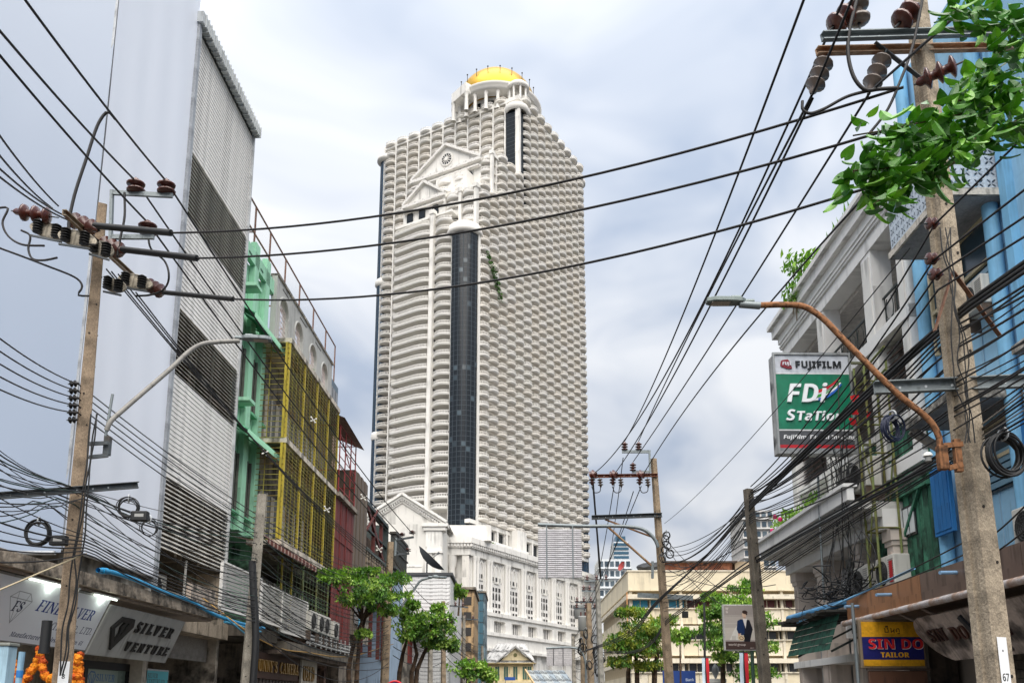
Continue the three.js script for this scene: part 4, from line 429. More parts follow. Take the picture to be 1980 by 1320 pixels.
// ================= right side of the street =================
const rf = new Frame(7.6, 22.76, -Math.PI / 2 - 0.0047);
const RW = M(0xfafbfc, 0.75, 'streak', 3.4), RW2 = M(0xf3f3f1, 0.8, 'streak', 2.6), PINK = M(0xe6dbd3, 0.8, 'streak', 3), IRON = M(0x2b3130, 0.6, null);
const colon = onFrame(rf, 'colonnaded_building', 'white colonnaded building with heavy cornice and iron balconies behind the photo shop sign', 'building');
{ const T = colon, u1 = 7.5;
  add(T, 'wall', [boxG(0.3, u1, 6.0, 11.4, -10, -1.7), boxG(0.3, 0.55, 6, 11.3, -10, -0.4)], M(0xc9c6c2, 0.85, 'streak', 3));
  // cornice, several mouldings
  add(T, 'cornice', [boxG(-0.25, u1, 12.0, 12.12, -3, 0.32), boxG(-0.15, u1, 11.72, 12.0, -3, 0.22), boxG(0.0, u1, 11.5, 11.72, -3, 0.1)], RW); const cov = extG([[-0.02, 11.5], [0.1, 11.5], [0.24, 11.72], [0.3, 12], [-0.02, 12]], 7.6); cov.rotateY(Math.PI / 2); 
  add(T, 'architrave', [boxG(0.1, u1, 11.02, 11.32, -1.7, 0.02), boxG(0.05, u1, 11.32, 11.5, -1.7, 0.07), boxG(0.05, u1, 11.38, 11.41, 0.07, 0.1)], RW);
  for (const [a, b] of [[0.15, 0.62], [2.74, 3.2], [5.55, 6.05], [7.15, 7.5]]) { add(T, 'column', boxG(a, b, 6.2, 11.02, -0.42, 0.0), RW); add(T, 'column_panel', boxG(a + 0.07, b - 0.07, 6.4, 10.9, 0.0, 0.02), RW2); }
  B(T, 'ceiling', M(0xd6d2cd, 0.85, 'mottle', 2), 0.3, u1, 10.9, 11.0, -1.7, -0.4); B(T, 'upper_floor', RW, 0.1, u1, 8.82, 9.1, -1.7, 0.06); B(T, 'middle_floor', RW, 0.1, u1, 6.0, 6.3, -1.7, 0.02);
  for (const [a, b] of [[0.7, 1.6], [3.4, 4.4], [6.2, 6.9]]) B(T, 'door', M(0x3c2722, 0.6, 'mottle', 1), a, b, 9.1, 10.7, -1.7, -1.64);
  // iron railings
  for (const [a, b] of [[0.65, 2.7], [3.22, 5.52], [6.08, 7.12]]) { const r = [boxG(a, b, 9.86, 9.9, -0.2, -0.16), boxG(a, b, 9.16, 9.19, -0.2, -0.16)]; const n = Math.round((b - a) / 0.42); for (let i = 0; i < n; i++) { const c = a + (b - a) * (i + 0.5) / n; r.push(boxG(c - 0.2, c - 0.185, 9.16, 9.88, -0.19, -0.17)); for (const s of [-1, 1]) { const pts = []; for (let k = 0; k <= 12; k++) { const q = k / 12; pts.push(V(c + s * (0.02 + 0.15 * Math.sin(q * 2.6)), 9.2 + 0.6 * q, -0.18)); } r.push(tubeG(pts, 0.011, 4, 12)); const sp = []; for (let k = 0; k <= 10; k++) { const q = k / 10 * 5; sp.push(V(c + s * (0.09 + (0.075 - q * 0.012) * Math.cos(q)), 9.32 + (0.075 - q * 0.012) * Math.sin(q), -0.18)); } r.push(tubeG(sp, 0.009, 4, 12)); } } add(T, 'iron_railing', r, IRON); }
  // louvred openings on the middle floor
  for (const [a, b] of [[0.65, 2.7], [3.22, 5.52], [6.08, 7.12]]) {  for (let k = 0; k < 11; k++) { const g = boxG(a, b, -0.012, 0.012, -0.06, 0.06); g.rotateX(0.6); const s = add(T, 'louvre_slat', g, M(0x6f5952, 0.7, 'mottle', 1)); s.position.set(0, 7.2 + k * 0.15, -0.2); } B(T, 'louvre_sill', RW, a, b, 6.95, 7.1, -0.5, 0.03); B(T, 'spandrel', RW2, a, b, 6.3, 6.95, -0.45, -0.3); }
  // roof terrace wall set back
  add(T, 'roof_room', [boxG(-0.2, 9, 12.1, 15.9, -5.2, -2.6)], M(0xdfe2e6, 0.75, 'streak', 4)); B(T, 'roof_window', M(0x4a4440, 0.5, null), 1.6, 4.6, 12.4, 13.4, -2.6, -2.55); B(T, 'roof_coping', RW, -0.3, 9, 15.9, 16.05, -5.2, -2.5);
  // projecting lower balcony with planter
  add(T, 'balcony_fascia', [boxG(-0.05, 6.35, 5.52, 5.78, 0.86, 1.0), boxG(-0.1, 6.38, 5.78, 5.85, 0.8, 1.08)], RW); B(T, 'balcony_slab', M(0xd9d8d4, 0.85, 'mottle', 2), 0, 6.3, 5.36, 5.5, -0.4, 0.92); B(T, 'balcony_beam', RW, 0.1, 6.3, 4.95, 5.36, -0.35, 0.32); B(T, 'balcony_moulding', RW2, 0.1, 6.3, 5.2, 5.36, 0.32, 0.5);
  for (const [a, b] of [[0.2, 0.62], [1.95, 2.55], [4.3, 4.8], [6.0, 6.4]]) { add(T, 'lower_column', [boxG(a + 0.06, b - 0.06, 0, 4.72, -0.3, 0.18)], PINK); add(T, 'capital', [boxG(a, b, 4.72, 4.95, -0.34, 0.24), boxG(a + 0.03, b - 0.03, 4.62, 4.72, -0.32, 0.21)], PINK); B(T, 'column_panel', M(0xcfc2b9, 0.8, 'streak', 2), a + 0.13, b - 0.13, 1.4, 4.5, 0.18, 0.2); }
  B(T, 'ground_wall', M(0xb5a79c, 0.85, 'streak', 3), 0.2, 6.4, 0, 5, -2.4, -2.2); B(T, 'window', M(0x23211f, 0.2, null), 2.7, 4.2, 3.2, 4.6, -0.35, -0.3); add(T, 'window_frame', [boxG(2.62, 2.72, 3.1, 4.7, -0.32, -0.2), boxG(4.18, 4.28, 3.1, 4.7, -0.32, -0.2), boxG(3.4, 3.48, 3.2, 4.6, -0.3, -0.22)], RW); B(T, 'string_course', RW, 0.1, 6.4, 2.5, 2.66, -0.4, 0.26); B(T, 'lower_wall', PINK, 2.55, 6.4, 0, 3.1, -0.4, -0.32); B(T, 'doorway', M(0x43352c, 0.8, 'mottle', 1), 0.7, 1.9, 0, 3.6, -0.5, -0.42);
  add(T, 'end_wall', [boxG(0.12, 0.28, 0, 11.3, -10, -0.45)], M(0xd3d5d6, 0.8, 'streak', 3)); }
{ const a = acUnit('white air conditioner on the balcony edge above the columns'); a.position.copy(rf.W(5.6, 5.9, 0.3)); a.rotation.y = rf.th; const b = acUnit('cream air conditioner box beside the narrow green wall'); b.position.copy(rf.W(4.4, 6.3, -0.1)); b.rotation.y = rf.th; }
// --- narrow green timber house ---
const GT = M(0x3f8069, 0.85, 'grime', 2), greenH = onFrame(rf, 'green_timber_house', 'narrow dark green timber house wedged between the colonnade and the blue building', 'house');
{ const T = greenH; for (let i = 0; i < 13; i++) B(T, 'plank', [GT, M(0x4a9076, 0.85, 'grime', 1.4), M(0x3a745f, 0.85, 'grime', 1.7)][i % 3], 5.0 + i * 0.195, 5.19 + i * 0.195, 3.2, 6.95, -0.22, -0.1 + 0.012 * (i % 2)); add(T, 'beam', [beamG(V(5.2, 6.8, -0.05), V(7.4, 5.6, -0.05), 0.08, 0.12), beamG(V(6.0, 4.4, -0.05), V(7.35, 5.8, -0.05), 0.06, 0.06), boxG(5, 7.5, 5.55, 5.65, -0.1, 0.0)], GT);
  const w = B(T, 'window', M(0x20262a, 0.2, null), 6.1, 6.85, 4.75, 5.35, -0.09, -0.06); for (let k = 0; k < 3; k++) B(w, 'pane', M(0xcfd4d6, 0.3, null), 6.14 + k * 0.24, 6.32 + k * 0.24, 4.8, 5.3, -0.06, -0.045); B(T, 'ledge', M(0x2c4438, 0.8, 'grime', 1), 4.9, 7.5, 3.6, 3.72, -0.1, 0.62); }
// rusty scaffold in front of the green house
{ const t = onFrame(rf, 'scaffold_tower', 'thin olive green scaffold frame tangled with cables before the green house', 'scaffold'); const m = M(0x77844f, 0.8, 'rust', 1.2); for (const [u, z] of [[5.9, 0.05], [5.9, 0.5], [6.4, 0.05], [6.4, 0.5]]) add(t, 'upright', barG(V(u, 3.5, z), V(u + 0.05, 8.4, z), 0.026, 6), m); for (let y = 4.2; y < 8.4; y += 0.75) { add(t, 'rung', [barG(V(5.9, y, 0.05), V(6.43, y, 0.05), 0.02), barG(V(5.9, y, 0.5), V(6.43, y, 0.5), 0.02), barG(V(5.91, y, 0.05), V(5.91, y, 0.5), 0.02), barG(V(6.42, y, 0.05), V(6.42, y, 0.5), 0.02)], m); } add(t, 'brace', [barG(V(5.9, 4.2, 0.5), V(6.42, 5.7, 0.5), 0.018), barG(V(6.42, 5.7, 0.5), V(5.9, 7.2, 0.5), 0.018), barG(V(5.9, 5, 0.05), V(6.42, 6.5, 0.05), 0.018)], m); for (const y of [8.35, 7.9]) add(t, 'sign_arm', barG(V(5.9, y, 0.3), V(7.2, y, 0.4), 0.025), m); }
{ const a = acUnit('old air conditioner with a red sticker on the green ledge'); a.position.copy(rf.W(6.5, 3.74, 0.3)); a.rotation.y = rf.th; add(a, 'sticker', boxG(0.24, 0.38, 0.1, 0.5, 0.17, 0.174), M(0xb01c22, 0.5, null)); const b = acUnit('grimy white air conditioner at the far end of the green ledge'); b.position.copy(rf.W(5.3, 3.74, 0.3)); b.rotation.y = rf.th; }
// --- blue building ---
const BL = M(0xa4d8fb, 0.7, 'streak', 2.2, { bump: 0.004 }), BL2 = M(0x8accf8, 0.7, 'streak', 2), BLD = M(0x2f86d2, 0.75, 'streak', 1.2), blueB = onFrame(rf, 'blue_building', 'sky blue shophouse with concrete hoods and pierced balustrade behind the near pole', 'building');
{ const T = blueB, a = 7.58, e = 15.6; add(T, 'wall', boxG(a, e, 3.2, 14, -9, -0.3), BL);
  for (let u = a + 0.45; u < e; u += 0.42) B(T, 'batten', M(0xa5cdea, 0.7, 'streak', 1), u - 0.012, u + 0.012, 3.4, 8.2, -0.3, -0.285);
  for (const u of [7.72, 10.15, 12.7]) add(T, 'rain_pipe', barG(V(u, 3.3, -0.16), V(u, 14, -0.16), 0.12, 14), BL2); for (const u of [10.45, 12.45]) add(T, 'pier', boxG(u, u + 0.18, 3.3, 14, -0.3, -0.16), BL2);
  // hoods: slab with grey soffit
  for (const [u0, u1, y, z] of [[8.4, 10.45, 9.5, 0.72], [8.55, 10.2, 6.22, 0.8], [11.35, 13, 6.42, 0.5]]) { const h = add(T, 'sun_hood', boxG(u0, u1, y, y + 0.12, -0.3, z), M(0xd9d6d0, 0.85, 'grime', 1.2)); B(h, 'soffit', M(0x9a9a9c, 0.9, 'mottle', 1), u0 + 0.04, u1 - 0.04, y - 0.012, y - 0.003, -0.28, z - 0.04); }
  { const br = [beamG(V(8.6, 5.5, -0.3), V(8.6, 6.2, 0.7), 0.12, 0.12)]; add(T, 'hood_brace', br, M(0xb5b1ab, 0.85, 'grime', 1)); }
  // pierced block balustrades
  const bs = new THREE.Shape(); bs.moveTo(-0.1, -0.1); bs.lineTo(0.1, -0.1); bs.lineTo(0.1, 0.1); bs.lineTo(-0.1, 0.1); for (let k = 0; k < 4; k++) { const h = new THREE.Path(), a0 = k * Math.PI / 2 + Math.PI / 4, cx = Math.cos(a0) * 0.055, cy = Math.sin(a0) * 0.055; h.absellipse(cx, cy, 0.042, 0.017, 0, Math.PI * 2, true, a0); bs.holes.push(h); } const bg = new THREE.ExtrudeGeometry(bs, { depth: 0.06, bevelEnabled: false, curveSegments: 5 }); const BM = M(0xdbe8f5, 0.8, 'mottle', 1);
  for (const [u0, n, y0, rows, z] of [[8.5, 9, 9.74, 5, 0.64]]) { for (let i = 0; i < n; i++) for (let j = 0; j < rows; j++) add(T, 'pierced_block', bg, BM).position.set(u0 + i * 0.2 + 0.1, y0 + j * 0.2, z); B(T, 'balustrade_coping', BM, u0 - 0.04, u0 + n * 0.2 + 0.04, y0 + rows * 0.2 - 0.1, y0 + rows * 0.2 - 0.02, z - 0.03, z + 0.09);  }
  for (let i = 0; i < 4; i++) for (let j = 0; j < 5; j++) { const b = add(T, 'pierced_block', bg, BM); b.rotation.y = Math.PI / 2; b.position.set(10.32, 9.74 + j * 0.2, 0.5 - i * 0.2); }
  // windows
  for (const [u0, u1, y0, y1] of [[9.0, 10.0, 8.0, 9.45], [7.95, 8.5, 7.9, 9.4], [8.7, 9.9, 4.95, 6.0]]) { const w = B(T, 'window', M(0x2c4250, 0.25, null), u0, u1, y0, y1, -0.29, -0.26); add(w, 'frame', [boxG(u0 - 0.05, u0 + 0.01, y0 - 0.05, y1 + 0.05, -0.28, -0.2), boxG(u1 - 0.01, u1 + 0.05, y0 - 0.05, y1 + 0.05, -0.28, -0.2), boxG(u0, u1, y1, y1 + 0.06, -0.28, -0.2), boxG(u0, u1, (y0 + y1) / 2 - 0.03, (y0 + y1) / 2 + 0.03, -0.27, -0.2)], M(0xd8c9a6, 0.7, 'mottle', 1)); for (let k = 0; k < 5; k++) B(w, 'glass_slat', M(0x6f97ad, 0.2, null), u0 + 0.03, u1 - 0.03, y0 + 0.05 + k * 0.12, y0 + 0.14 + k * 0.12, -0.25, -0.22); }
  for (const [u0, u1] of [[7.75, 8.4], [10.6, 11.4]]) { const s = B(T, 'shutter', BLD, u0, u1, 4.5, 5.7, -0.02, 0.04); for (let k = 0; k < 4; k++) B(s, 'board', M(0x2a7cc4, 0.75, 'streak', 1), u0 + 0.04 + k * (u1 - u0 - 0.08) / 4, u0 + 0.03 + (k + 1) * (u1 - u0 - 0.08) / 4, 4.56, 5.64, 0.04, 0.055); } }
{ const a = acUnit('air conditioner with a blue hose under the blue shutter'); a.position.copy(rf.W(10.9, 3.75, 0.1)); a.rotation.y = rf.th; const h = tubeG([V(0.3, 0.4, 0.2), V(0.6, 0.5, 0.25), V(0.9, 0.3, 0.2), V(1.0, -0.2, 0.1)], 0.03, 8); add(a, 'hose', h, M(0x4aa0d6, 0.6, null)); const b = acUnit('air conditioner in the blue window beside the near pole'); b.position.copy(rf.W(9.75, 7.85, -0.05)); b.rotation.y = rf.th; b.scale.setScalar(0.8); }
// --- brown canopy over the pavement ---
{ const t = onFrame(rf, 'brown_canopy', 'brown metal fascia canopy with pipes above the tailor shop', 'canopy'); const cols = [0xb98560, 0xc48e66, 0xba8762, 0x8b766b, 0x877269, 0x89746b, 0x867169]; const us = [6.42, 7.4, 8.7, 9.46, 11, 12.2, 13.6, 15]; for (let i = 0; i < 7; i++) B(t, 'fascia_panel', M(cols[i], 0.45, 'streak', 1.1, { metal: 0.3 }), us[i] + 0.006, us[i + 1] - 0.006, 3.14, 3.58, 1.14, 1.2); B(t, 'deck', M(0x4a3d36, 0.8, 'mottle', 1), 6.42, 15, 3.2, 3.5, -0.3, 1.13); add(t, 'edge_pipe', barG(V(6.3, 3.1, 1.24), V(15, 3.1, 1.24), 0.055, 12), M(0xc9c5c6, 0.5, 'rust', 0.7)); for (const [u, y] of [[7.0, 3.36], [8.4, 3.4], [10.6, 3.44]]) add(t, 'spout', barG(V(u, y, 1.2), V(u + 0.12, y - 0.02, 1.5), 0.028, 8), M(0x7fa3c4, 0.5, null)); for (const u of [6.8, 7.6, 8.4, 9.2]) add(t, 'hanger', barG(V(u, 3.08, 1.1), V(u + 0.1, 2.95, 0.9), 0.022), M(0x8a7b72, 0.7, null)); add(t, 'soffit', boxG(6.45, 15, 3.1, 3.19, -0.3, 1.12), M(0x7a675b, 0.8, 'mottle', 1)); }
{ const t = onFrame(rf, 'blue_drain_pipes', 'pair of blue plastic pipes sticking out past the brown fascia', 'pipe'); add(t, 'wide_pipe', barG(V(4.0, 3.42, 1.55), V(6.8, 3.55, 1.0), 0.07, 12), M(0x5d9fd0, 0.4, 'mottle', 1)); add(t, 'thin_pipe', barG(V(4.4, 3.3, 1.5), V(9, 3.75, 1.05), 0.022, 8), M(0x76b0da, 0.4, null)); }
{ const t = onFrame(rf, 'green_awning', 'dark green slatted awning with ragged edge left of the tailor sign', 'awning'); for (let k = 0; k < 5; k++) add(t, 'board', quadG(V(3.6, 2.62 + k * 0.14, 1.5 - k * 0.05), V(6.2, 2.62 + k * 0.14, 1.5 - k * 0.05), V(6.2, 2.75 + k * 0.14, 1.46 - k * 0.05), V(3.6, 2.75 + k * 0.14, 1.46 - k * 0.05)), k % 2 ? M(0x1f5a4b, 0.7, 'grime', 1.2) : M(0x246455, 0.7, 'grime', 1)); const rg = []; for (let k = 0; k < 26; k++) { const u = 3.3 + k * 0.115; rg.push(boxG(u, u + 0.09, 3.3 + rr(0, 0.05), 3.36 + rr(0, 0.05), 0.4, 1.5 + rr(0, 0.16))); } add(t, 'roof_sheet', rg, M(0x3a3d3c, 0.8, 'rust', 1)); for (const x of [4, 6]) add(t, 'bracket', beamG(V(x, 2.6, 1.4), V(x, 3.3, 0), 0.04, 0.04), M(0x2b3230, 0.7, null)); }
// dark shop fronts below
{ const t = onFrame(rf, 'tailor_shop_front', 'dark shop front with roller shutter under the brown canopy', 'shop front'); for (let k = 0; k < 22; k++) B(t, 'shutter_slat', M(0x6e6a63, 0.6, 'grime', 1), 8.6, 15.4, 0.1 + k * 0.135, 0.225 + k * 0.135, -0.3 + 0.01 * (k % 2), -0.24); B(t, 'pier', M(0x4d443e, 0.85, 'grime', 1.5), 6.4, 7.2, 0, 3.1, -0.4, 0.1); B(t, 'back_wall', M(0x7d746b, 0.9, null), 6.4, 15.4, 0, 3.2, -0.6, -0.5); }
// ================= poles, lamps and cables =================
const CONC = M(0xbfab92, 0.92, 'concrete', 0.9, { bump: 0.006, bumpSize: 0.3 }), CONCG = M(0xbdb8ae, 0.92, 'concrete', 0.9, { bump: 0.006, bumpSize: 0.3 }), STEEL = M(0x8d979c, 0.5, 'streak', 0.8, { metal: 0.4 }), STEELD = M(0x4e565c, 0.55, 'rust', 0.8), RUSTY = M(0x9c6e4c, 0.9, 'grime', 0.35), PORC = M(0x5a2c22, 0.25, 'mottle', 0.3, { clear: 0.6 }), PORCG = M(0x6f625a, 0.3, 'mottle', 0.3, { clear: 0.5 }), BLK = M(0x17181a, 0.55, null), WIRE = M(0x1c1a1b, 0.6, null), CREAMC = M(0xc9bfa8, 0.4, 'mottle', 0.3);
function loftG(sections) { const pos = [], uv = [], n = sections[0].length; let v = 0; for (let k = 0; k < sections.length - 1; k++) { const A = sections[k], Bq = sections[k + 1], h = A[0].distanceTo(Bq[0]); let u = 0; for (let i = 0; i < n; i++) { const j = (i + 1) % n, w = A[i].distanceTo(A[j]); pos.push(...A[i].toArray(), ...A[j].toArray(), ...Bq[j].toArray(), ...A[i].toArray(), ...Bq[j].toArray(), ...Bq[i].toArray()); uv.push(u, v, u + w, v, u + w, v + h, u, v, u + w, v + h, u, v + h); u += w; } v += h; }
  const top = sections[sections.length - 1], c = top.reduce((a, p) => a.add(p), V(0, 0, 0)).multiplyScalar(1 / n); for (let i = 0; i < n; i++) { const j = (i + 1) % n; pos.push(...top[i].toArray(), ...top[j].toArray(), ...c.toArray()); uv.push(0, 0, 0.1, 0, 0.1, 0.1); }
  const g = new THREE.BufferGeometry(); g.setAttribute('position', new THREE.Float32BufferAttribute(pos, 3)); g.setAttribute('uv', new THREE.Float32BufferAttribute(uv, 2)); g.computeVertexNormals(); return g; }
function pole(name, label, base, top, wb, wt, rot, mat = CONC, group, detail = true) {
  const t = thing(name, label, 'pole', base.toArray(), 0, group), d = top.clone().sub(base), secs = [];
  for (let k = 0; k <= 8; k++) { const q = k / 8, w = lerp(wb, wt, q) / 2, c = 0.16 * w, gr = 0.32 * w, dp = (q > 0.05 && q < 0.86) ? 0.22 * w : 0.0; const pr = [[w, -w + c], [w, -gr], [w - dp, -gr * 0.7], [w - dp, gr * 0.7], [w, gr], [w, w - c], [w - c, w], [-w + c, w], [-w, w - c], [-w, gr], [-w + dp, gr * 0.7], [-w + dp, -gr * 0.7], [-w, -gr], [-w, -w + c], [-w + c, -w], [w - c, -w]]; secs.push(pr.map(([x, z]) => V(x, 0, z).applyAxisAngle(V(0, 1, 0), rot).add(d.clone().multiplyScalar(q)))); }
  add(t, 'shaft', loftG(secs), mat);
  if (detail) { const hg = new THREE.CylinderGeometry(0.016, 0.016, 0.012, 8); hg.rotateX(Math.PI / 2); for (let k = 0; k < 16; k++) { const q = 0.14 + k * 0.052, w = lerp(wb, wt, q) / 2; for (const a of [0, Math.PI / 2]) { if ((k + (a ? 1 : 0)) % 3 === 2) continue; const h = add(t, 'bolt_hole', hg, M(0x2a2622, 0.9, null)); const p = V(w * 0.4 * (k % 2 ? 1 : -1), 0, w + 0.002).applyAxisAngle(V(0, 1, 0), rot + a); h.position.copy(d.clone().multiplyScalar(q).add(p)); h.rotation.y = rot + a; } } }
  return t; }
const discProf = (n) => { const p = [[0.012, 0]]; for (let k = 0; k < n; k++) { const y = k * 0.075; p.push([0.03, y], [0.065, y + 0.012], [0.07, y + 0.026], [0.03, y + 0.045], [0.028, y + 0.075]); } p.push([0.012, n * 0.075 + 0.02]); return p; };
function insulator(label, a, b, n, s, mat = PORC, group) { const d = b.clone().sub(a), L = d.length(), t = thing('insulator', label, 'insulator', a.toArray(), 0, group); const g = latheG(discProf(n), 14); const k = L / (n * 0.075 + 0.02); g.scale(s * 1.5, k, s * 1.5); const q = new THREE.Quaternion().setFromUnitVectors(V(0, 1, 0), d.clone().normalize()); g.applyQuaternion(q); add(t, 'porcelain', g, mat); add(t, 'pin', barG(d.clone().multiplyScalar(-0.25), d.clone().multiplyScalar(1.06), 0.011), STEELD); return t; }
function channel(label, a, b, h, w, mat, name = 'steel_crossarm') { const t = thing(name, label, 'crossarm', a.toArray()), d = b.clone().sub(a); const up = V(0, 1, 0), side = d.clone().cross(up).normalize().multiplyScalar(w / 2); add(t, 'web', beamG(V(0, 0, 0), d, 0.012, h), mat); for (const s of [-1, 1]) add(t, 'flange', beamG(V(0, s * h / 2, 0).add(side), V(0, s * h / 2, 0).add(side).add(d), w, 0.012), mat); const n = Math.floor(d.length() / 0.22), hg = new THREE.CylinderGeometry(0.014, 0.014, 0.02, 8); hg.rotateX(Math.PI / 2); const q = Math.atan2(side.x, side.z); for (let k = 1; k < n; k++) { if (k % 4 === 0) continue; const o = add(t, 'bolt_hole', hg, M(0xd8dde0, 0.8, null)); o.position.copy(d.clone().multiplyScalar(k / n)); o.rotation.y = q; } return t; }
// straight span with sag; a third pixel can be given that the cable should pass
function sagPts(a, b, sag, n = 14) { const o = []; for (let i = 0; i <= n; i++) { const q = i / n, p = a.clone().lerp(b, q); p.y -= 4 * sag * q * (1 - q); o.push(p); } return o; }
function fitSag(a, b, mx, my) { let lo = -0.5, hi = 4; const f = s => { const pts = sagPts(a, b, s, 60).map(proj); let best = 1e9, y = 0; for (const p of pts) { const e = Math.abs(p[0] - mx); if (e < best) { best = e; y = p[1]; } } return y - my; }; for (let i = 0; i < 30; i++) { const m = (lo + hi) / 2; if (f(m) < 0) lo = m; else hi = m; } return (lo + hi) / 2; }
function cable(label, a, b, o = {}) { const sag = o.via ? fitSag(a, b, ...o.via) : (o.sag || 0); return single(o.name || 'power_cable', tubeG(sagPts(a, b, sag), o.r || 0.011, 5, 22), o.mat || WIRE, label, 'cable', o.group); }
function loop(label, pts, r = 0.012, name = 'jumper_cable', mat = WIRE, group) { return single(name, tubeG(pts, r, 6, pts.length * 5), mat, label, 'cable', group); }
function coil(label, c, R, tilt, n, r = 0.012, mat = BLK, yaw = 0, group) { const t = thing('cable_coil', label, 'cable coil', c.toArray(), yaw, group); for (let k = 0; k < n; k++) { const g = new THREE.TorusGeometry(R * rr(0.86, 1.06), r, 5, 36); g.scale(rr(0.9, 1), 1, 1); g.rotateX(rr(-0.14, 0.14)); g.rotateY(rr(-0.16, 0.16)); g.translate(rr(-0.04, 0.04) * R * 2, rr(-0.06, 0.06) * R * 2, rr(-0.05, 0.05)); add(t, 'loop', g, mat); } const tie = new THREE.TorusGeometry(0.06, 0.012, 5, 10); tie.rotateY(Math.PI / 2); tie.translate(0, R, 0); add(t, 'tie', tie, M(0xb9bdc0, 0.6, null)); t.rotation.x = tilt; return t; }
function lampHead(t, p, dir, s = 1, mat = STEEL) { const g = new THREE.Group(); g.name = 'lamp_head'; g.position.copy(p); g.rotation.y = Math.atan2(-dir.z, dir.x); t.add(g); g.name = 'lamp_head';
  const prof = [[0, -0.03], [0.06, -0.075], [0.2, -0.1], [0.5, -0.105], [0.62, -0.06], [0.62, 0.06], [0.5, 0.105], [0.2, 0.1], [0.06, 0.075], [0, 0.03]].map(v => [v[0] * s, v[1] * s]); const b = extG(prof, 0.055 * s, 0.016 * s); b.rotateX(-Math.PI / 2); add(g, 'housing', b, mat); const hump = rboxG(0.05 * s, 0.24 * s, 0.05 * s, 0.11 * s, -0.07 * s, 0.07 * s, 0.03 * s); add(g, 'driver_box', hump, mat); add(g, 'diffuser', boxG(0.25 * s, 0.56 * s, -0.024 * s, -0.016 * s, -0.08 * s, 0.08 * s), M(0xb7a99a, 0.3, 'mottle', 0.2)); add(g, 'collar', barG(V(-0.16 * s, 0.02 * s, 0), V(0.02, 0.02 * s, 0), 0.042 * s, 10), mat); return g; }

// ---- near right pole ----
const RPb = V(4.62, -0.15, -8.3), RPt = V(4.52, 10.3, -8.3);
pole('concrete_pole', 'thick mottled concrete pole in front of the blue building', RPb, RPt, 0.275, 0.165, 0.42, M(0xd0c2ae, 0.95, 'concrete', 0.55, { bump: 0.008, bumpSize: 0.2 }));
{ const pl = canvasTex(128, 512, (x, w, h) => { x.fillStyle = '#e9ebee'; x.fillRect(0, 0, w, h); x.fillStyle = '#17181b'; x.font = 'bold 84px sans-serif'; x.textAlign = 'center'; x.fillText('ศ', 64, 230); x.fillText('67', 64, 350); x.fillText('1', 64, 460); x.beginPath(); x.arc(64, 110, 9, 0, 7); x.fill(); }); const g = new THREE.PlaneGeometry(0.13, 0.6); const m = single('number_plate', g, new THREE.MeshPhysicalMaterial({ map: pl, roughness: 0.6 }), 'white number plate painted on the thick near pole', 'plate'); m.position.copy(V(4.62, 2.02, -8.3).add(V(-0.035, 0, 0.196).applyAxisAngle(V(0, 1, 0), -0.0))); m.rotation.y = 0.42 - Math.PI / 2 * 0; m.position.set(4.61 + 0.133 * Math.sin(0.42) - 0.05 * Math.cos(0.42), 1.92, -8.3 + 0.133 * Math.cos(0.42) + 0.05 * Math.sin(0.42)); m.rotation.x = -0.009; }
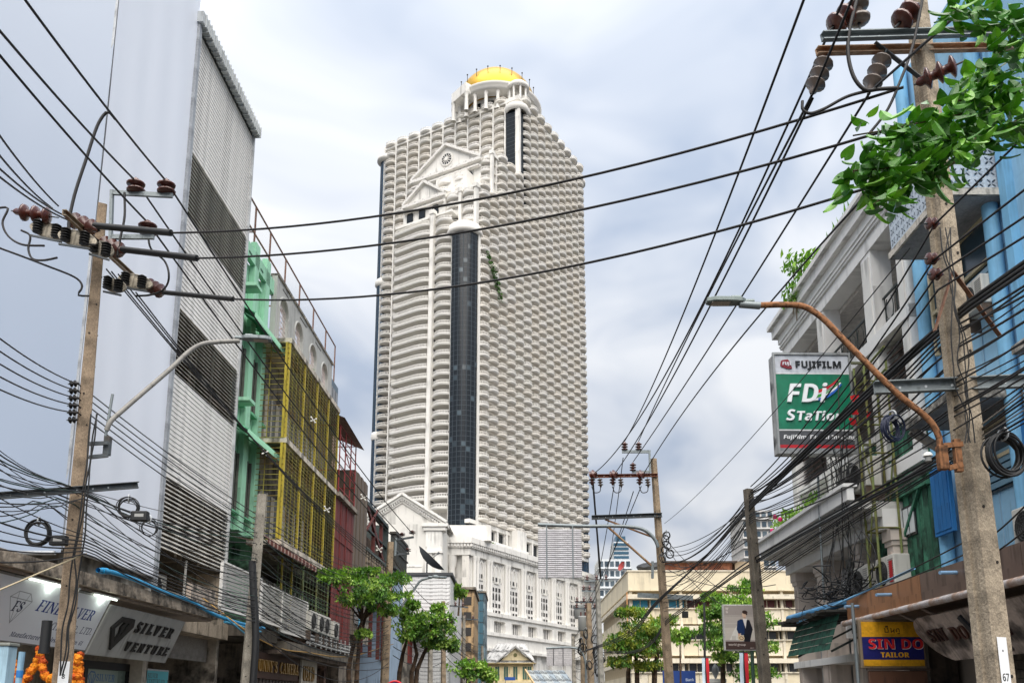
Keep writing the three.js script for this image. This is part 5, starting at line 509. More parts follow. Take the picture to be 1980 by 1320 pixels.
{ const P = (x, y) => at(x, y, 8.15);
  channel('upper steel crossarm with bolt holes on the thick near pole', at(1588, 74, 7.9), at(1985, 62, 8.3), 0.085, 0.06, STEEL); channel('rust stained steel crossarm under the upper one on the thick near pole', at(1578, 102, 8.05), at(1990, 92, 8.5), 0.075, 0.06, M(0xb79a80, 0.7, 'rust', 0.6)); channel('long grey steel crossarm behind the rusty lamp arm', at(1690, 752, 8.35), at(1995, 738, 8.2), 0.12, 0.07, STEEL);
  const b1 = thing('crossarm_brace', 'dark diagonal steel brace below the upper crossarms', 'brace'); add(b1, 'bar', beamG(at(1692, 82, 8.1), at(1780, 150, 8.2), 0.05, 0.012), STEELD); const b2 = thing('crossarm_brace', 'pair of rusty braces rising to a bolt on the thick near pole', 'brace'); add(b2, 'bar', beamG(at(1843, 525, 8.05), at(1808, 640, 8.02), 0.045, 0.012), M(0x7c5b48, 0.8, 'rust', 0.5)); add(b2, 'bar', beamG(at(1843, 525, 8.05), at(1935, 650, 8.4), 0.045, 0.012), M(0x7c5b48, 0.8, 'rust', 0.5));
  const IG = 'insulator strings on the near pole';
  insulator('hanging grey insulator string at the crossarm tip of the near pole', at(1595, 118, 8.05), at(1570, 182, 8.05), 3, 1.02, PORCG, IG); insulator('hanging grey insulator string between crossarm tip and near pole', at(1708, 112, 8.1), at(1680, 178, 8.1), 3, 1.02, PORCG, IG); insulator('brown strain insulator lying against the near pole among leaves', at(1850, 125, 7.7), at(1772, 162, 7.9), 3, 1.1, PORC, IG); insulator('brown disc insulator pair above the crossarm tip', at(1612, 52, 8), at(1655, 14, 8.0), 2, 1.25, PORC, IG); insulator('brown disc insulator pair above the crossarm near the shaft', at(1740, 44, 8), at(1775, 8, 8.0), 2, 1.25, PORC, IG); insulator('upright grey pin insulator above the crossarm tip', at(1662, 45, 8), at(1656, -15, 8), 2, 1.15, PORCG, IG);
  loop('thick looped jumper cable hanging under the near crossarms', [at(1660, -10, 7.9), at(1643, 60, 7.9), at(1641, 110, 7.9), at(1655, 155, 7.9), at(1675, 174, 7.9), at(1700, 172, 7.9), at(1735, 170, 7.9)], 0.02); loop('curved jumper cable below the insulator tip', [at(1552, 195, 8), at(1553, 212, 8), at(1565, 219, 8), at(1590, 212, 8), at(1640, 186, 7.95), at(1690, 173, 7.9)], 0.016); loop('long jumper cable dropping down the near pole', [at(1785, -5, 7.9), at(1765, 90, 7.9), at(1740, 160, 7.9), at(1715, 215, 7.95), at(1680, 260, 8)], 0.016);
  for (const [x, y, k] of [[1805, 432, 0], [1805, 500, 1], [1812, 530, 2]]) insulator(['dark spool insulator at the top of the near pole rack', 'dark spool insulator midway on the near pole rack', 'dark spool insulator lowest on the near pole rack'][k], at(x - 12, y, 7.98), at(x + 12, y, 8.0), 2, 0.6, PORC, 'spool insulators on the near pole');
  // thin leads down the shaft
  for (let k = 0; k < 4; k++) { const pts = []; for (let i = 0; i < 9; i++) pts.push(at(1822 + i * 6 + k * 5 + rr(-9, 9), 440 + i * 52, 8.02)); loop('thin black lead running down the near pole shaft', pts, 0.006, 'lead_cable', BLK, 'leads on the near pole'); }
  // rusty lamp arm
  const lt = thing('street_lamp', 'street lamp with grey head on a rusty bent arm from the near pole', 'street lamp'); const pts = [at(1818, 868, 8.1), at(1816, 845, 8.1), at(1800, 815, 8.1), at(1735, 760, 8.12), at(1640, 665, 8.2), at(1585, 610, 8.25), at(1553, 592, 8.28), at(1520, 589, 8.3), at(1468, 590, 8.3)]; add(lt, 'arm', tubeG(pts, 0.031, 12, 60), RUSTY); lampHead(lt, at(1440, 585, 8.3), V(-1, 0, 0), 0.62, M(0x7f8c8c, 0.45, 'streak', 0.4, { metal: 0.3 })); add(lt, 'sleeve', barG(at(1470, 591, 8.3), at(1430, 588, 8.3), 0.038, 12), STEEL);
  const br = thing('lamp_bracket', 'rusty clamp bracket holding the lamp arm to the near pole', 'bracket'); add(br, 'clamp', rboxG(-0.045, 0.045, -0.12, 0.12, -0.04, 0.04, 0.008).translate(...at(1823, 885, 8.08).toArray()), RUSTY); add(br, 'back_plate', rboxG(-0.035, 0.035, -0.18, 0.15, -0.03, 0.03, 0.008).translate(...at(1852, 878, 8.08).toArray()), RUSTY); add(br, 'tie_bar', beamG(at(1823, 862, 8.06), at(1862, 858, 8.06), 0.03, 0.05), RUSTY); add(br, 'tie_bar', beamG(at(1835, 905, 8.06), at(1862, 898, 8.06), 0.03, 0.05), RUSTY);
  const ph = thing('light_sensor', 'small white domed light sensor beside the rusty clamp', 'sensor', at(1795, 882, 8.05).toArray()); const dm = new THREE.SphereGeometry(0.045, 16, 8, 0, Math.PI * 2, 0, Math.PI / 2); add(ph, 'dome', dm, M(0xe8e6e0, 0.4, null)); add(ph, 'base', barG(V(0, -0.05, 0), V(0, 0, 0), 0.03, 10), M(0x8a8a88, 0.5, null));
  coil('big black cable coil hung behind the thick near pole', at(1945, 878, 7.9), 0.2, 0, 16, 0.011, BLK, 0.25); coil('blue black cable coil hanging near the rusty lamp arm', at(1727, 828, 9.4), 0.15, 0, 9, 0.008, M(0x1b2440, 0.5, null), 0.5);
}
// ---- near left pole ----
const LPb = V(-6.98, -0.15, -13.6), LPt = V(-7.14, 10.12, -13.6);
pole('concrete_pole', 'brown concrete pole with switch gear in front of the banners', LPb, LPt, 0.31, 0.145, 0.5, M(0xbba791, 0.95, 'concrete', 0.7, { bump: 0.006, bumpSize: 0.3 }));
single('number_plate', (() => { const g = new THREE.PlaneGeometry(0.15, 0.5); g.rotateY(0.5); g.translate(-7.0 + 0.155 * Math.sin(0.5), 2.0, -13.6 + 0.155 * Math.cos(0.5)); return g; })(), new THREE.MeshPhysicalMaterial({ roughness: 0.6, map: canvasTex(96, 320, (x, w, h) => { x.fillStyle = '#eceef0'; x.fillRect(0, 0, w, h); x.fillStyle = '#222'; x.font = 'bold 60px sans-serif'; x.textAlign = 'center'; x.fillText('ศ', 48, 90); x.fillText('8', 48, 170); }) }), 'white number plate painted on the brown left pole', 'plate');
{ const D = 13.5, fr = thing('steel_bracket', 'grey steel bracket frame at the top of the brown pole', 'bracket'); add(fr, 'bar', beamG(at(213, 372, D), at(333, 378, D), 0.05, 0.08), STEEL); add(fr, 'bar', beamG(at(216, 368, D), at(213, 465, D), 0.07, 0.05), STEEL); add(fr, 'bar', beamG(at(210, 458, D), at(297, 458, D), 0.05, 0.08), STEEL);
  const G1 = 'pin insulators on the left pole bracket'; insulator('dark pin insulator on the bracket nearest the pole top', at(262, 372, D), at(262, 344, D), 2, 1.5, PORC, G1); insulator('dark pin insulator at the outer end of the top bracket bar', at(321, 374, D), at(321, 346, D), 2, 1.5, PORC, G1); insulator('dark pin insulator on the lower bracket bar', at(285, 452, D), at(285, 426, D), 2, 1.5, PORC, G1);
  channel('steel crossarm running along the street at the left pole top', at(120, 410, 12.4), at(255, 535, 15.2), 0.09, 0.06, M(0x9b8d7a, 0.7, 'rust', 0.6)); channel('black steel crossarm with tied cables low on the left pole', at(-15, 960, 12.6), at(266, 938, 13.9), 0.1, 0.07, STEELD);
  const G2 = 'strain insulators on the left pole'; insulator('brown strain insulator string pulling left from the switch gear', at(95, 418, 13), at(25, 408, 13), 3, 1.35, PORC, G2); insulator('brown strain insulator above the white switch boards', at(140, 425, 13.2), at(190, 445, 13.1), 3, 1.35, PORC, G2); insulator('brown strain insulator between the black sleeves', at(200, 470, 13.6), at(240, 488, 13.4), 3, 1.35, PORC, G2); insulator('brown strain insulator beside the lower white board', at(285, 550, 14.6), at(318, 567, 14.5), 3, 1.3, PORC, G2);
  // switch gear: pale boards with ribbed black arresters
  const sw = (label, x, y, w, h, D, rot) => { const t = thing('switch_board', label, 'switch gear', at(x, y, D).toArray(), rot, 'switch gear on the left pole'); const k = D / 1666; const s = new THREE.Shape(); s.absellipse(0, 0, w * k / 2, h * k / 2, 0, Math.PI * 2); const g = new THREE.ExtrudeGeometry(s, { depth: 0.03, bevelEnabled: true, bevelSize: 0.008, bevelThickness: 0.008, curveSegments: 20 }); g.rotateZ(-0.2); add(t, 'board', g, M(0xc4bdae, 0.6, 'grime', 0.6)); for (const dx of [-0.26, 0.22]) { const a = latheG(discProf(5), 10); a.scale(1.15, 0.62, 1.15); a.translate(dx * w * k, -0.12 - dx * 0.1, 0.09); add(t, 'arrester', a, BLK); } add(t, 'blade', beamG(V(-w * k * 0.4, -0.16, 0.1), V(w * k * 0.4, -0.22, 0.1), 0.03, 0.03), STEELD); };
  sw('pale oval switch board left of the pole top', 95, 447, 76, 32, 13.1, 0.2); sw('pale oval switch board next to the pole shaft', 150, 462, 80, 34, 13.0, 0.1); sw('pale oval switch board tilted on the pole face', 195, 482, 50, 34, 13.2, 0.3); sw('pale oval switch board below right of the pole', 262, 545, 70, 30, 14.4, 0.1); sw('small pale switch board close to the lower crossarm end', 222, 553, 46, 28, 14.2, 0.1);
  const sl = (label, a, b, r) => single('cable_sleeve', barG(a, b, r, 10), BLK, label, 'cable sleeve', 'black sleeves on the crossing cables'); sl('thick black sleeve on the top crossing cable', at(182, 436, 13.1), at(330, 450, 12.6), 0.055); sl('thick black sleeve on the middle crossing cable', at(235, 482, 13.4), at(380, 499, 12.9), 0.055); sl('thick black sleeve on the lowest crossing cable', at(315, 565, 14.5), at(450, 578, 13.9), 0.045);
  loop('tall arched jumper cable over the left pole switch gear', [at(222, 230, 13.0), at(208, 216, 13.0), at(193, 232, 13.0), at(165, 310, 13.0), at(140, 390, 13.0), at(133, 445, 13.0), at(150, 470, 13.0), at(185, 474, 13.0)], 0.026); loop('jumper cable from the bracket corner down to the insulator', [at(240, 372, 13.4), at(240, 420, 13.4), at(232, 460, 13.4), at(226, 495, 13.4)], 0.02); loop('jumper cable curling beside the lowest black sleeve', [at(285, 450, 13.8), at(292, 482, 13.8), at(318, 505, 14), at(326, 535, 14), at(315, 560, 14.3), at(290, 570, 14.4), at(262, 572, 14.4)], 0.018); loop('jumper cable hooking down at the far left switch gear', [at(-6, 402, 13), at(14, 402, 13), at(4, 430, 13), at(14, 455, 13), at(40, 472, 13), at(85, 475, 13)], 0.018); loop('jumper cable dropping left of the white boards', [at(40, 445, 13), at(57, 455, 13), at(54, 482, 13), at(62, 500, 13), at(82, 503, 13), at(110, 498, 13)], 0.018); loop('cable bent down to the left of the pole shaft', [at(-5, 478, 12.6), at(80, 510, 13), at(150, 540, 13.3), at(158, 555, 13.3), at(150, 570, 13.3), at(172, 572, 13.4)], 0.018);
  for (let k = 0; k < 6; k++) insulator(['topmost', 'second', 'third', 'fourth', 'fifth', 'lowest'][k] + ' black spool on the left pole side rack', at(135 - k * 0.5, 742 + k * 14, 13.4), at(152 - k * 0.5, 741 + k * 14, 13.4), 2, 0.55, BLK, 'spools on the left pole rack');
  const lt = thing('street_lamp', 'street lamp with grey arm bent over the green building from the brown pole', 'street lamp'); add(lt, 'arm', tubeG([at(205, 832, 13.5), at(213, 815, 13.5), at(240, 790, 13.6), at(330, 712, 14), at(368, 677, 14.2), at(390, 665, 14.3), at(420, 661, 14.5), at(462, 659, 14.7)], 0.04, 12, 50), M(0xa3a19d, 0.55, 'streak', 0.8)); add(lt, 'foot', rboxG(-0.05, 0.05, -0.16, 0.16, -0.05, 0.05, 0.01).translate(...at(207, 862, 13.5).toArray()), STEELD); add(lt, 'clamp', [beamG(at(172, 858, 13.4), at(208, 856, 13.4), 0.04, 0.06), beamG(at(172, 884, 13.4), at(208, 880, 13.4), 0.04, 0.06)], STEELD); lampHead(lt, at(468, 655, 14.7), V(1, 0, -0.15), 0.82, STEEL); add(lt, 'spigot', barG(at(217, 762, 13.5), at(203, 845, 13.5), 0.022), STEEL);
  coil('black cable coil hung under the low crossarm right of the pole', at(247, 982, 13.5), 0.16, 0, 7, 0.008, BLK, 0.3); coil('thin cable coil hanging beside the small black splice box', at(287, 1020, 13.6), 0.14, 0, 4, 0.007, BLK, 0.8); coil('thick black cable coil hung left of the brown pole', at(72, 1030, 12.6), 0.18, 0, 9, 0.012, BLK, 0.2);
  for (const [x, y, l] of [[270, 998, 'small black splice box between the cable coils'], [113, 1045, 'small black splice box left of the brown pole shaft'], [88, 1225, 'long black splice sleeve strapped above the blue post']]) { const t = thing('splice_box', l, 'cable box', at(x, y, 13.2).toArray()); if (y > 1200) { add(t, 'sleeve', barG(V(0, -0.24, 0), V(0, 0.2, 0), 0.075, 10), BLK); add(t, 'cap', barG(V(0, -0.3, 0), V(0, -0.24, 0), 0.085, 10), BLK); } else { add(t, 'case', rboxG(-0.13, 0.13, -0.08, 0.08, -0.06, 0.06, 0.02), BLK); add(t, 'label_plate', boxG(-0.06, 0.08, -0.02, 0.03, 0.061, 0.064), M(0x9a9a98, 0.6, null)); } }
  for (let k = 0; k < 3; k++) { const pts = []; for (let i = 0; i < 12; i++) pts.push(at(178 - i * 6 + k * 6 + rr(-5, 5), 800 + i * 46, 13.3)); loop('black cable running down the left pole shaft', pts, 0.012, 'lead_cable', BLK, 'leads on the left pole'); }
}
// ---- pole with the double crossarm further down on the right ----
const TPb = V(5.22, -0.15, -28.5), TPt = V(4.86, 9.85, -28.5);
pole('concrete_pole', 'leaning concrete pole with double crossarm before the beige building', TPb, TPt, 0.26, 0.165, 0.4, CONC);
{ const D = 28.4; channel('upper timber brown crossarm of the leaning pole', at(1142, 921, D), at(1272, 919, D), 0.1, 0.08, M(0x7b4a34, 0.75, 'rust', 0.8)); channel('lower grey crossarm of the leaning pole', at(1144, 1001, D), at(1280, 996, D), 0.13, 0.1, STEELD); const f = thing('steel_bracket', 'grey steel bracket frame on top of the leaning pole', 'bracket'); add(f, 'bar', beamG(at(1203, 873, D), at(1258, 873, D), 0.06, 0.1), STEEL); add(f, 'bar', beamG(at(1256, 871, D), at(1257, 912, D), 0.08, 0.06), STEEL); add(f, 'bar', beamG(at(1222, 912, D), at(1258, 912, D), 0.05, 0.08), STEEL);
  const G = 'insulators on the leaning pole'; [[1208, 870, 'brown pin insulator at the outer end of the leaning pole bracket'], [1235, 870, 'brown pin insulator at the inner end of the leaning pole bracket'], [1224, 910, 'brown pin insulator on the lower bar of the leaning pole bracket']].forEach(([x, y, l]) => insulator(l, at(x, y, D), at(x, y - 16, D), 3, 1.1, PORC, G)); [1148, 1188, 1240].forEach((x, k) => { insulator(['brown strain disc at the tip of the timber crossarm', 'brown strain disc in the middle of the timber crossarm', 'brown strain disc beside the leaning pole'][k], at(x - 5, 920, D), at(x + 6, 914, D - 0.15), 2, 1.6, PORC, G); insulator('pale hanging arrester under the timber crossarm', at(x + 12, 926, D), at(x + 14, 942, D), 3, 0.9, PORCG, 'hanging arresters'); insulator('dark hanging disc under the timber crossarm', at(x - 3, 926, D), at(x - 3, 938, D), 2, 1.1, PORC, 'hanging discs'); loop('small looped jumper under the timber crossarm', [at(x - 4, 940, D), at(x + 2, 952, D), at(x + 12, 950, D), at(x + 13, 938, D)], 0.016, 'jumper_cable', WIRE, 'loops under the timber crossarm'); });
  const b = thing('crossarm_brace', 'rusty brace under the lower crossarm of the leaning pole', 'brace'); add(b, 'bar', beamG(at(1170, 1004, D), at(1272, 1042, D), 0.06, 0.05), M(0x8f6a4c, 0.8, 'rust', 0.6));
  const g = thing('gantry_arm', 'curved grey steel arm reaching from the leaning pole over the street', 'gantry'); add(g, 'arm', tubeG([at(1273, 1058, 28.2), at(1266, 1042, 28.2), at(1245, 1024, 28.2), at(1215, 1018, 28.2), at(1130, 1017, 28.2), at(1040, 1014, 28.2)], 0.06, 10, 40), STEEL); add(g, 'stay', barG(at(1175, 1018, 28.2), at(1262, 1095, 28.2), 0.04, 8), M(0x9b8468, 0.7, 'rust', 0.8)); add(g, 'foot', beamG(at(1262, 1085, 28.2), at(1262, 1118, 28.2), 0.08, 0.08), STEEL);
  const sb = thing('overhead_sign', 'back of a white slatted overhead sign hanging before the arcade', 'sign', at(1041, 1117, 28.0).toArray()); const W = 1.44, H = 1.63, m = M(0xf4f2f6, 0.45, 'mottle', 1); for (let k = 0; k < 24; k++) add(sb, 'slat', rboxG(0, W, 0.011, H / 24 - 0.009, -0.02, 0.014, 0.01), k % 3 ? m : M(0xeae7ec, 0.5, 'mottle', 1.3)).position.y = k * H / 24; for (const x of [0.28, 1.14]) add(sb, 'rail', boxG(x - 0.02, x + 0.02, -0.03, H + 0.12, 0.013, 0.045), STEEL); add(sb, 'backing', boxG(0, W, 0, H, -0.035, -0.021), M(0x6f6d70, 0.6, null));
  for (let k = 0; k < 6; k++) { const c = at(1288 + rr(-8, 8), 1035 + k * 9, 28.1); coil('tangled black service loops on the side of the leaning pole', c, rr(0.1, 0.17), rr(-0.4, 0.4), 3, 0.012, BLK, rr(0, 1), 'service loops on the leaning pole'); }
  const bx = thing('cable_rack', 'grey cable rack with hanging leads in front of the beige windows', 'cable rack'); add(bx, 'rail', beamG(at(1233, 1150, 29), at(1340, 1156, 29), 0.06, 0.16), STEEL); add(bx, 'box', rboxG(-0.1, 0.1, -0.11, 0.11, -0.06, 0.06, 0.02).translate(...at(1325, 1188, 29).toArray()), BLK); }
// ---- slim telecom poles and further poles ----
{ const gl = 'slim poles along the left kerb', gr = 'poles crowding the right kerb';
  pole('telecom_pole', 'slim grey concrete pole before the white louvred screens', V(-6.45, -0.15, -21), V(-6.27, 6.75, -21), 0.26, 0.2, 0.5, CONCG);
  single('cable_bundle', tubeG([at(487, 1085, 20.8), at(490, 1150, 20.8), at(494, 1230, 20.8), at(488, 1330, 20.8)], 0.09, 8, 30), BLK, 'thick black cable bundle running down the slim left pole', 'cable');
  pole('concrete_pole', 'brown concrete pole rising through the first street tree crown', V(-5.3, -0.15, -36), V(-5.16, 8.35, -36), 0.34, 0.22, 0.4, CONC); { const t = thing('steel_crossarm', 'small steel bracket with insulators atop the pole in the tree', 'crossarm'); add(t, 'web', beamG(at(770, 1043, 36), at(800, 1038, 36), 0.08, 0.08), STEELD); add(t, 'web', beamG(at(768, 1072, 36), at(791, 1070, 36), 0.08, 0.08), STEELD); add(t, 'post', beamG(at(766, 1040, 36), at(764, 1074, 36), 0.08, 0.08), STEEL); for (const [x, y] of [[777, 1036], [797, 1032], [788, 1066]]) insulator('dark pin insulator on the bracket in the tree', at(x, y, 36), at(x, y - 7, 36), 2, 1.4, PORC, 'pin insulators above the tree'); }
  pole('concrete_pole', 'slim concrete pole behind the second street tree', at(832, 1370, 50).setY(-0.15), at(832, 1235, 50), 0.3, 0.22, 0.4, CONCG, gl); pole('concrete_pole', 'dark concrete pole in front of the white corrugated box', at(858, 1370, 58).setY(-0.15), at(857, 1162, 58), 0.34, 0.22, 0.4, CONC, gl); pole('concrete_pole', 'thin pole beside the blue glass block', at(897, 1370, 75).setY(-0.15), at(897, 1190, 75), 0.3, 0.22, 0.4, CONCG, gl, false); pole('concrete_pole', 'far thin pole left of the cream house', at(934, 1370, 95).setY(-0.15), at(932, 1248, 95), 0.34, 0.24, 0.4, CONCG, gl, false);
  pole('telecom_pole', 'dark slim pole in front of the flower balcony', V(4.85, -0.15, -16.5), V(4.66, 5.75, -16.5), 0.2, 0.15, 0.3, M(0x7d766c, 0.92, 'concrete', 0.8));
  pole('concrete_pole', 'pale grey slim pole left of the beige building', at(1166, 1370, 46).setY(-0.15), at(1155, 1122, 46), 0.3, 0.2, 0.3, M(0xb9b8b2, 0.9, 'concrete', 0.8), gr); pole('concrete_pole', 'brown pole with steel rack behind the pale slim pole', at(1145, 1370, 52).setY(-0.15), at(1138, 1166, 52), 0.38, 0.26, 0.3, CONC, gr); pole('concrete_pole', 'short dark pole hung with black boxes', at(1130, 1370, 58).setY(-0.15), at(1126, 1200, 58), 0.36, 0.26, 0.3, CONC, gr); pole('concrete_pole', 'thin far pole behind the small overhead sign', at(1112, 1370, 75).setY(-0.15), at(1108, 1230, 75), 0.34, 0.24, 0.3, CONCG, gr, false);
  pole('lamp_post', 'thin black post in front of the beige building', at(1362, 1370, 40).setY(-0.15), at(1362, 1165, 40), 0.1, 0.09, 0, BLK, null, false);
  // racks on the far right poles
  [[1130, 1123, 1185, 1122, 46], [1125, 1142, 1160, 1143, 49], [1112, 1164, 1152, 1164, 52], [1110, 1176, 1162, 1176, 52], [1118, 1200, 1140, 1200, 58], [850, 1206, 880, 1204, 58], [862, 1170, 905, 1174, 62], [880, 1195, 925, 1198, 75]].forEach(([a, b, c, d, D], i) => { const t = thing('steel_crossarm', ['thin steel rack on the pale slim pole', 'second thin rack behind the pale slim pole', 'top rack of the brown pole among poles', 'lower rack of the brown pole among poles', 'rack on the short dark pole', 'rack on the pole by the corrugated box', 'rack near the corrugated roof edge', 'rack before the blue glass block'][i], 'crossarm'); add(t, 'bar', beamG(at(a, b, D), at(c, d, D), 0.08, 0.1), i < 2 ? STEEL : STEELD); const n = 3; for (let k = 0; k < n; k++) add(t, 'pin_insulator', (() => { const g = latheG(discProf(2), 8); g.scale(1.6, 1.8, 1.6); const p = at(lerp(a, c, (k + 0.3) / n), lerp(b, d, (k + 0.3) / n) - 1, D); g.translate(p.x, p.y, p.z); return g; })(), PORC); });
  const dr = [[1128, 1205, 57, 'grey drum transformer on the short dark pole'], [1120, 1182, 60, 'pale drum transformer behind the crowded racks']]; for (const [x, y, D, l] of dr) { const p = at(x, y, D), t = thing('transformer', l, 'transformer', p.toArray()); add(t, 'drum', latheG([[0.01, -0.5], [0.34, -0.48], [0.34, 0.4], [0.3, 0.48], [0.01, 0.5]], 16), M(0x8f9190, 0.6, 'streak', 1)); for (const s of [-0.15, 0.15]) add(t, 'bushing', barG(V(s, 0.48, 0), V(s, 0.75, 0), 0.05, 8), PORC); }
  // second overhead sign further away, seen from behind
  { const sb = thing('overhead_sign', 'smaller back of a grey overhead sign further down the street', 'sign', at(1057, 1287, 50).toArray()); for (let k = 0; k < 9; k++) add(sb, 'slat', boxG(0, 1.45, k * 0.11, k * 0.11 + 0.1, 0, 0.03), M(0xc2bfc1, 0.5, 'mottle', 1)); for (const x of [0.4, 0.95]) add(sb, 'rail', boxG(x - 0.02, x + 0.02, 0, 1.0, 0.031, 0.06), M(0x4a4a4c, 0.6, null)); const g = thing('gantry_arm', 'thin curved steel arm holding the smaller overhead sign', 'gantry'); add(g, 'arm', tubeG([at(1133, 1330, 50), at(1131, 1275, 50), at(1122, 1257, 50), at(1108, 1252, 50), at(1056, 1253, 50)], 0.06, 8, 30), STEEL); }
  const sl = thing('street_lamp', 'thin grey street lamp arm rising from the pole in the tree', 'street lamp'); add(sl, 'arm', tubeG([at(769, 1192, 36), at(772, 1180, 36), at(800, 1140, 36), at(814, 1122, 36), at(835, 1116, 36)], 0.05, 8, 30), STEEL); lampHead(sl, at(835, 1116, 36), V(1, 0, -0.4), 1.0, STEEL); }
// ================= spans of cable =================
{ const X = 'cables crossing the street', A3 = (a) => at(...a);
  cable('topmost of three dark cables crossing from left pole to near pole', A3([330, 450, 12.6]), A3([1748, 168, 8.1]), { via: [1125, 345], r: 0.017, group: X }); cable('middle of three dark cables crossing from left pole to near pole', A3([380, 499, 12.9]), A3([1800, 226, 8.15]), { via: [1125, 403], r: 0.017, group: X }); cable('lowest of three dark cables crossing towards the flowered roof', A3([450, 578, 13.9]), A3([1805, 322, 8.2]), { via: [1125, 511], r: 0.017, group: X });
  // steep spans from the leaning pole to the near pole and beyond
  const S = 'steep cables between the leaning pole and the near pole', s = [[[1208, 853, 28.3], [1562, -20, 7.2], [1342, 551]], [[1150, 914, 28.3], [1640, -20, 7.6], [1399, 510]], [[1235, 853, 28.3], [1570, 185, 8.0], [1456, 400]], [[1190, 914, 28.3], [1572, 190, 8.05], [1388, 570]], [[1225, 892, 28.3], [1682, 180, 8.1], [1441, 570]], [[1246, 914, 28.3], [1745, 300, 8.1], [1479, 604]]];
  s.forEach(([a, b, v]) => cable('dark cable rising steeply from the leaning pole to the near pole', A3(a), A3(b), { via: v, r: 0.015, group: S }));
  cable('thin cable rising from the leaning pole across the photo shop sign', A3([1285, 1012, 28.3]), A3([1760, 480, 8.2]), { via: [1403, 900], r: 0.007 });
  for (const [a, b] of [[[1682, 178, 8.1], [1985, -90, 5]], [[1572, 182, 8], [1660, -30, 6.6]]]) cable('dark cable continuing overhead past the near pole', A3(a), A3(b), { r: 0.014, group: 'cables passing overhead' });
  // spans from the leaning pole onwards, down to the far poles
  [[1148, 935, 1160, 1118], [1188, 935, 1150, 1140], [1240, 940, 1135, 1165], [1225, 950, 1145, 1165], [1205, 885, 1172, 1120]].forEach(([a, b, c, d]) => cable('dark cable dropping from the leaning pole to the far racks', at(a, b, 28.4), at(c, d, 48), { sag: 0.25, r: 0.016, group: 'cables to the far racks' }));
  { const g = thing('lead_pipe', 'grey pipe hanging from the timber crossarm tip', 'pipe'); add(g, 'pipe', barG(at(1146, 925, 28.3), at(1162, 1118, 34), 0.035), STEELD); }
  // heavy bundle right: leaning pole region -> past slim dark pole -> near pole -> out of frame
  const bun = [[1100, 1265, 640, 1850, 640], 0]; const BG = 'telephone cables in the heavy bundle on the right';
  for (let k = 0; k < 16; k++) { const q = k / 15, yN = lerp(520, 735, q) + rr(-8, 8), yM = lerp(955, 1010, q) + rr(-6, 6); const p0 = at(1282 + rr(-2, 4), lerp(1070, 1180, q) + rr(-8, 8), 28.6), p1 = at(1452, yM, 16.3), p2 = at(1835, yN + 95, 8.45), p3 = at(2030, yN - 20 + rr(-20, 20), 6.3); const a = sagPts(p0, p1, rr(0.25, 0.5), 8), b = sagPts(p1, p2, rr(0.1, 0.3), 8), c = sagPts(p2, p3, 0.02, 4); single('telephone_cable', tubeG([...a, ...b.slice(1), ...c.slice(1)], rr(0.006, 0.012), 5, 50), WIRE, 'black telephone cable in the heavy bundle from leaning pole to near pole', 'cable', BG); }
  { const g = []; for (let k = 0; k < 3; k++) { const p = [at(1120, 1262, 50), at(1210, 1225 + k * 4, 40), at(1272, 1160 + k * 3, 29), at(1360, 1080, 22), at(1452, 975 + k * 4, 16.3), at(1640, 790 + k * 7, 11.3), at(1840, 610 + k * 8, 8.4), at(1990, 500 + k * 10, 6.5)]; g.push(p); } g.forEach(p => single('telephone_cable', tubeG(p, 0.02, 6, 60), BLK, 'thick black trunk cable sweeping from far poles to the near pole', 'cable', 'trunk cables')); }
  { const p = [at(1165, 1262, 48), at(1225, 1262, 40), at(1265, 1240, 33), at(1290, 1205, 28), at(1370, 1150, 22), at(1450, 1095, 17), at(1600, 1010, 12.5), at(1830, 890, 8.9)]; for (let k = 0; k < 3; k++) single('telephone_cable', tubeG(p.map(v => v.clone().add(V(rr(-0.03, 0.03), 0.05 * k + rr(-0.02, 0.02), 0))), 0.016, 6, 50), BLK, 'black cable of the lower trunk hanging behind the leaning pole', 'cable', 'lower trunk cables'); }
  // lower right set: along the colonnade to the near pole bracket
  for (let k = 0; k < 9; k++) { const q = k / 8; const p = [at(1452, lerp(1105, 1140, q), 17), at(1640, lerp(985, 1020, q) + rr(-5, 5), 12.3), at(1830, lerp(868, 905, q) + rr(-5, 5), 9.0), at(1995, lerp(740, 810, q), 7.4)]; single('telephone_cable', tubeG(p, rr(0.006, 0.011), 5, 30), k % 4 === 1 ? M(0x8d8a86, 0.6, null) : WIRE, 'black telephone cable strung low along the colonnade', 'cable', 'low cables on the right'); }
  // four insulated conductors on the near pole rack
  [[1808, 434, 1540, 640, 2010, 235], [1806, 503, 1600, 690, 2010, 345], [1812, 532, 1640, 730, 2010, 400], [1815, 560, 1660, 760, 2010, 440]].forEach(([x, y, a, b, c, d]) => { cable('insulated conductor tied to the rack of the near pole', at(x, y, 7.98), at(c, d, 6.3), { r: 0.011, group: 'conductors on the near rack' }); cable('insulated conductor tied to the rack of the near pole', at(x, y, 7.98), at(1452, 940 + (y - 430) * 0.12, 16.4), { r: 0.011, sag: 0.25, group: 'conductors on the near rack' }); });
  for (const [a, b] of [[[1290, 1090, 28.3], [1452, 1040, 16.4]], [[1286, 1060, 28.4], [1480, 950, 18]], [[1290, 1100, 28.3], [1500, 1130, 22]], [[1286, 1040, 28.4], [1440, 1160, 26]], [[1288, 1055, 28.4], [1400, 1170, 27]]]) cable('thin service cable fanning out from the leaning pole', at(...a), at(...b), { r: 0.011, sag: 0.3, group: 'service cables on the leaning pole' });
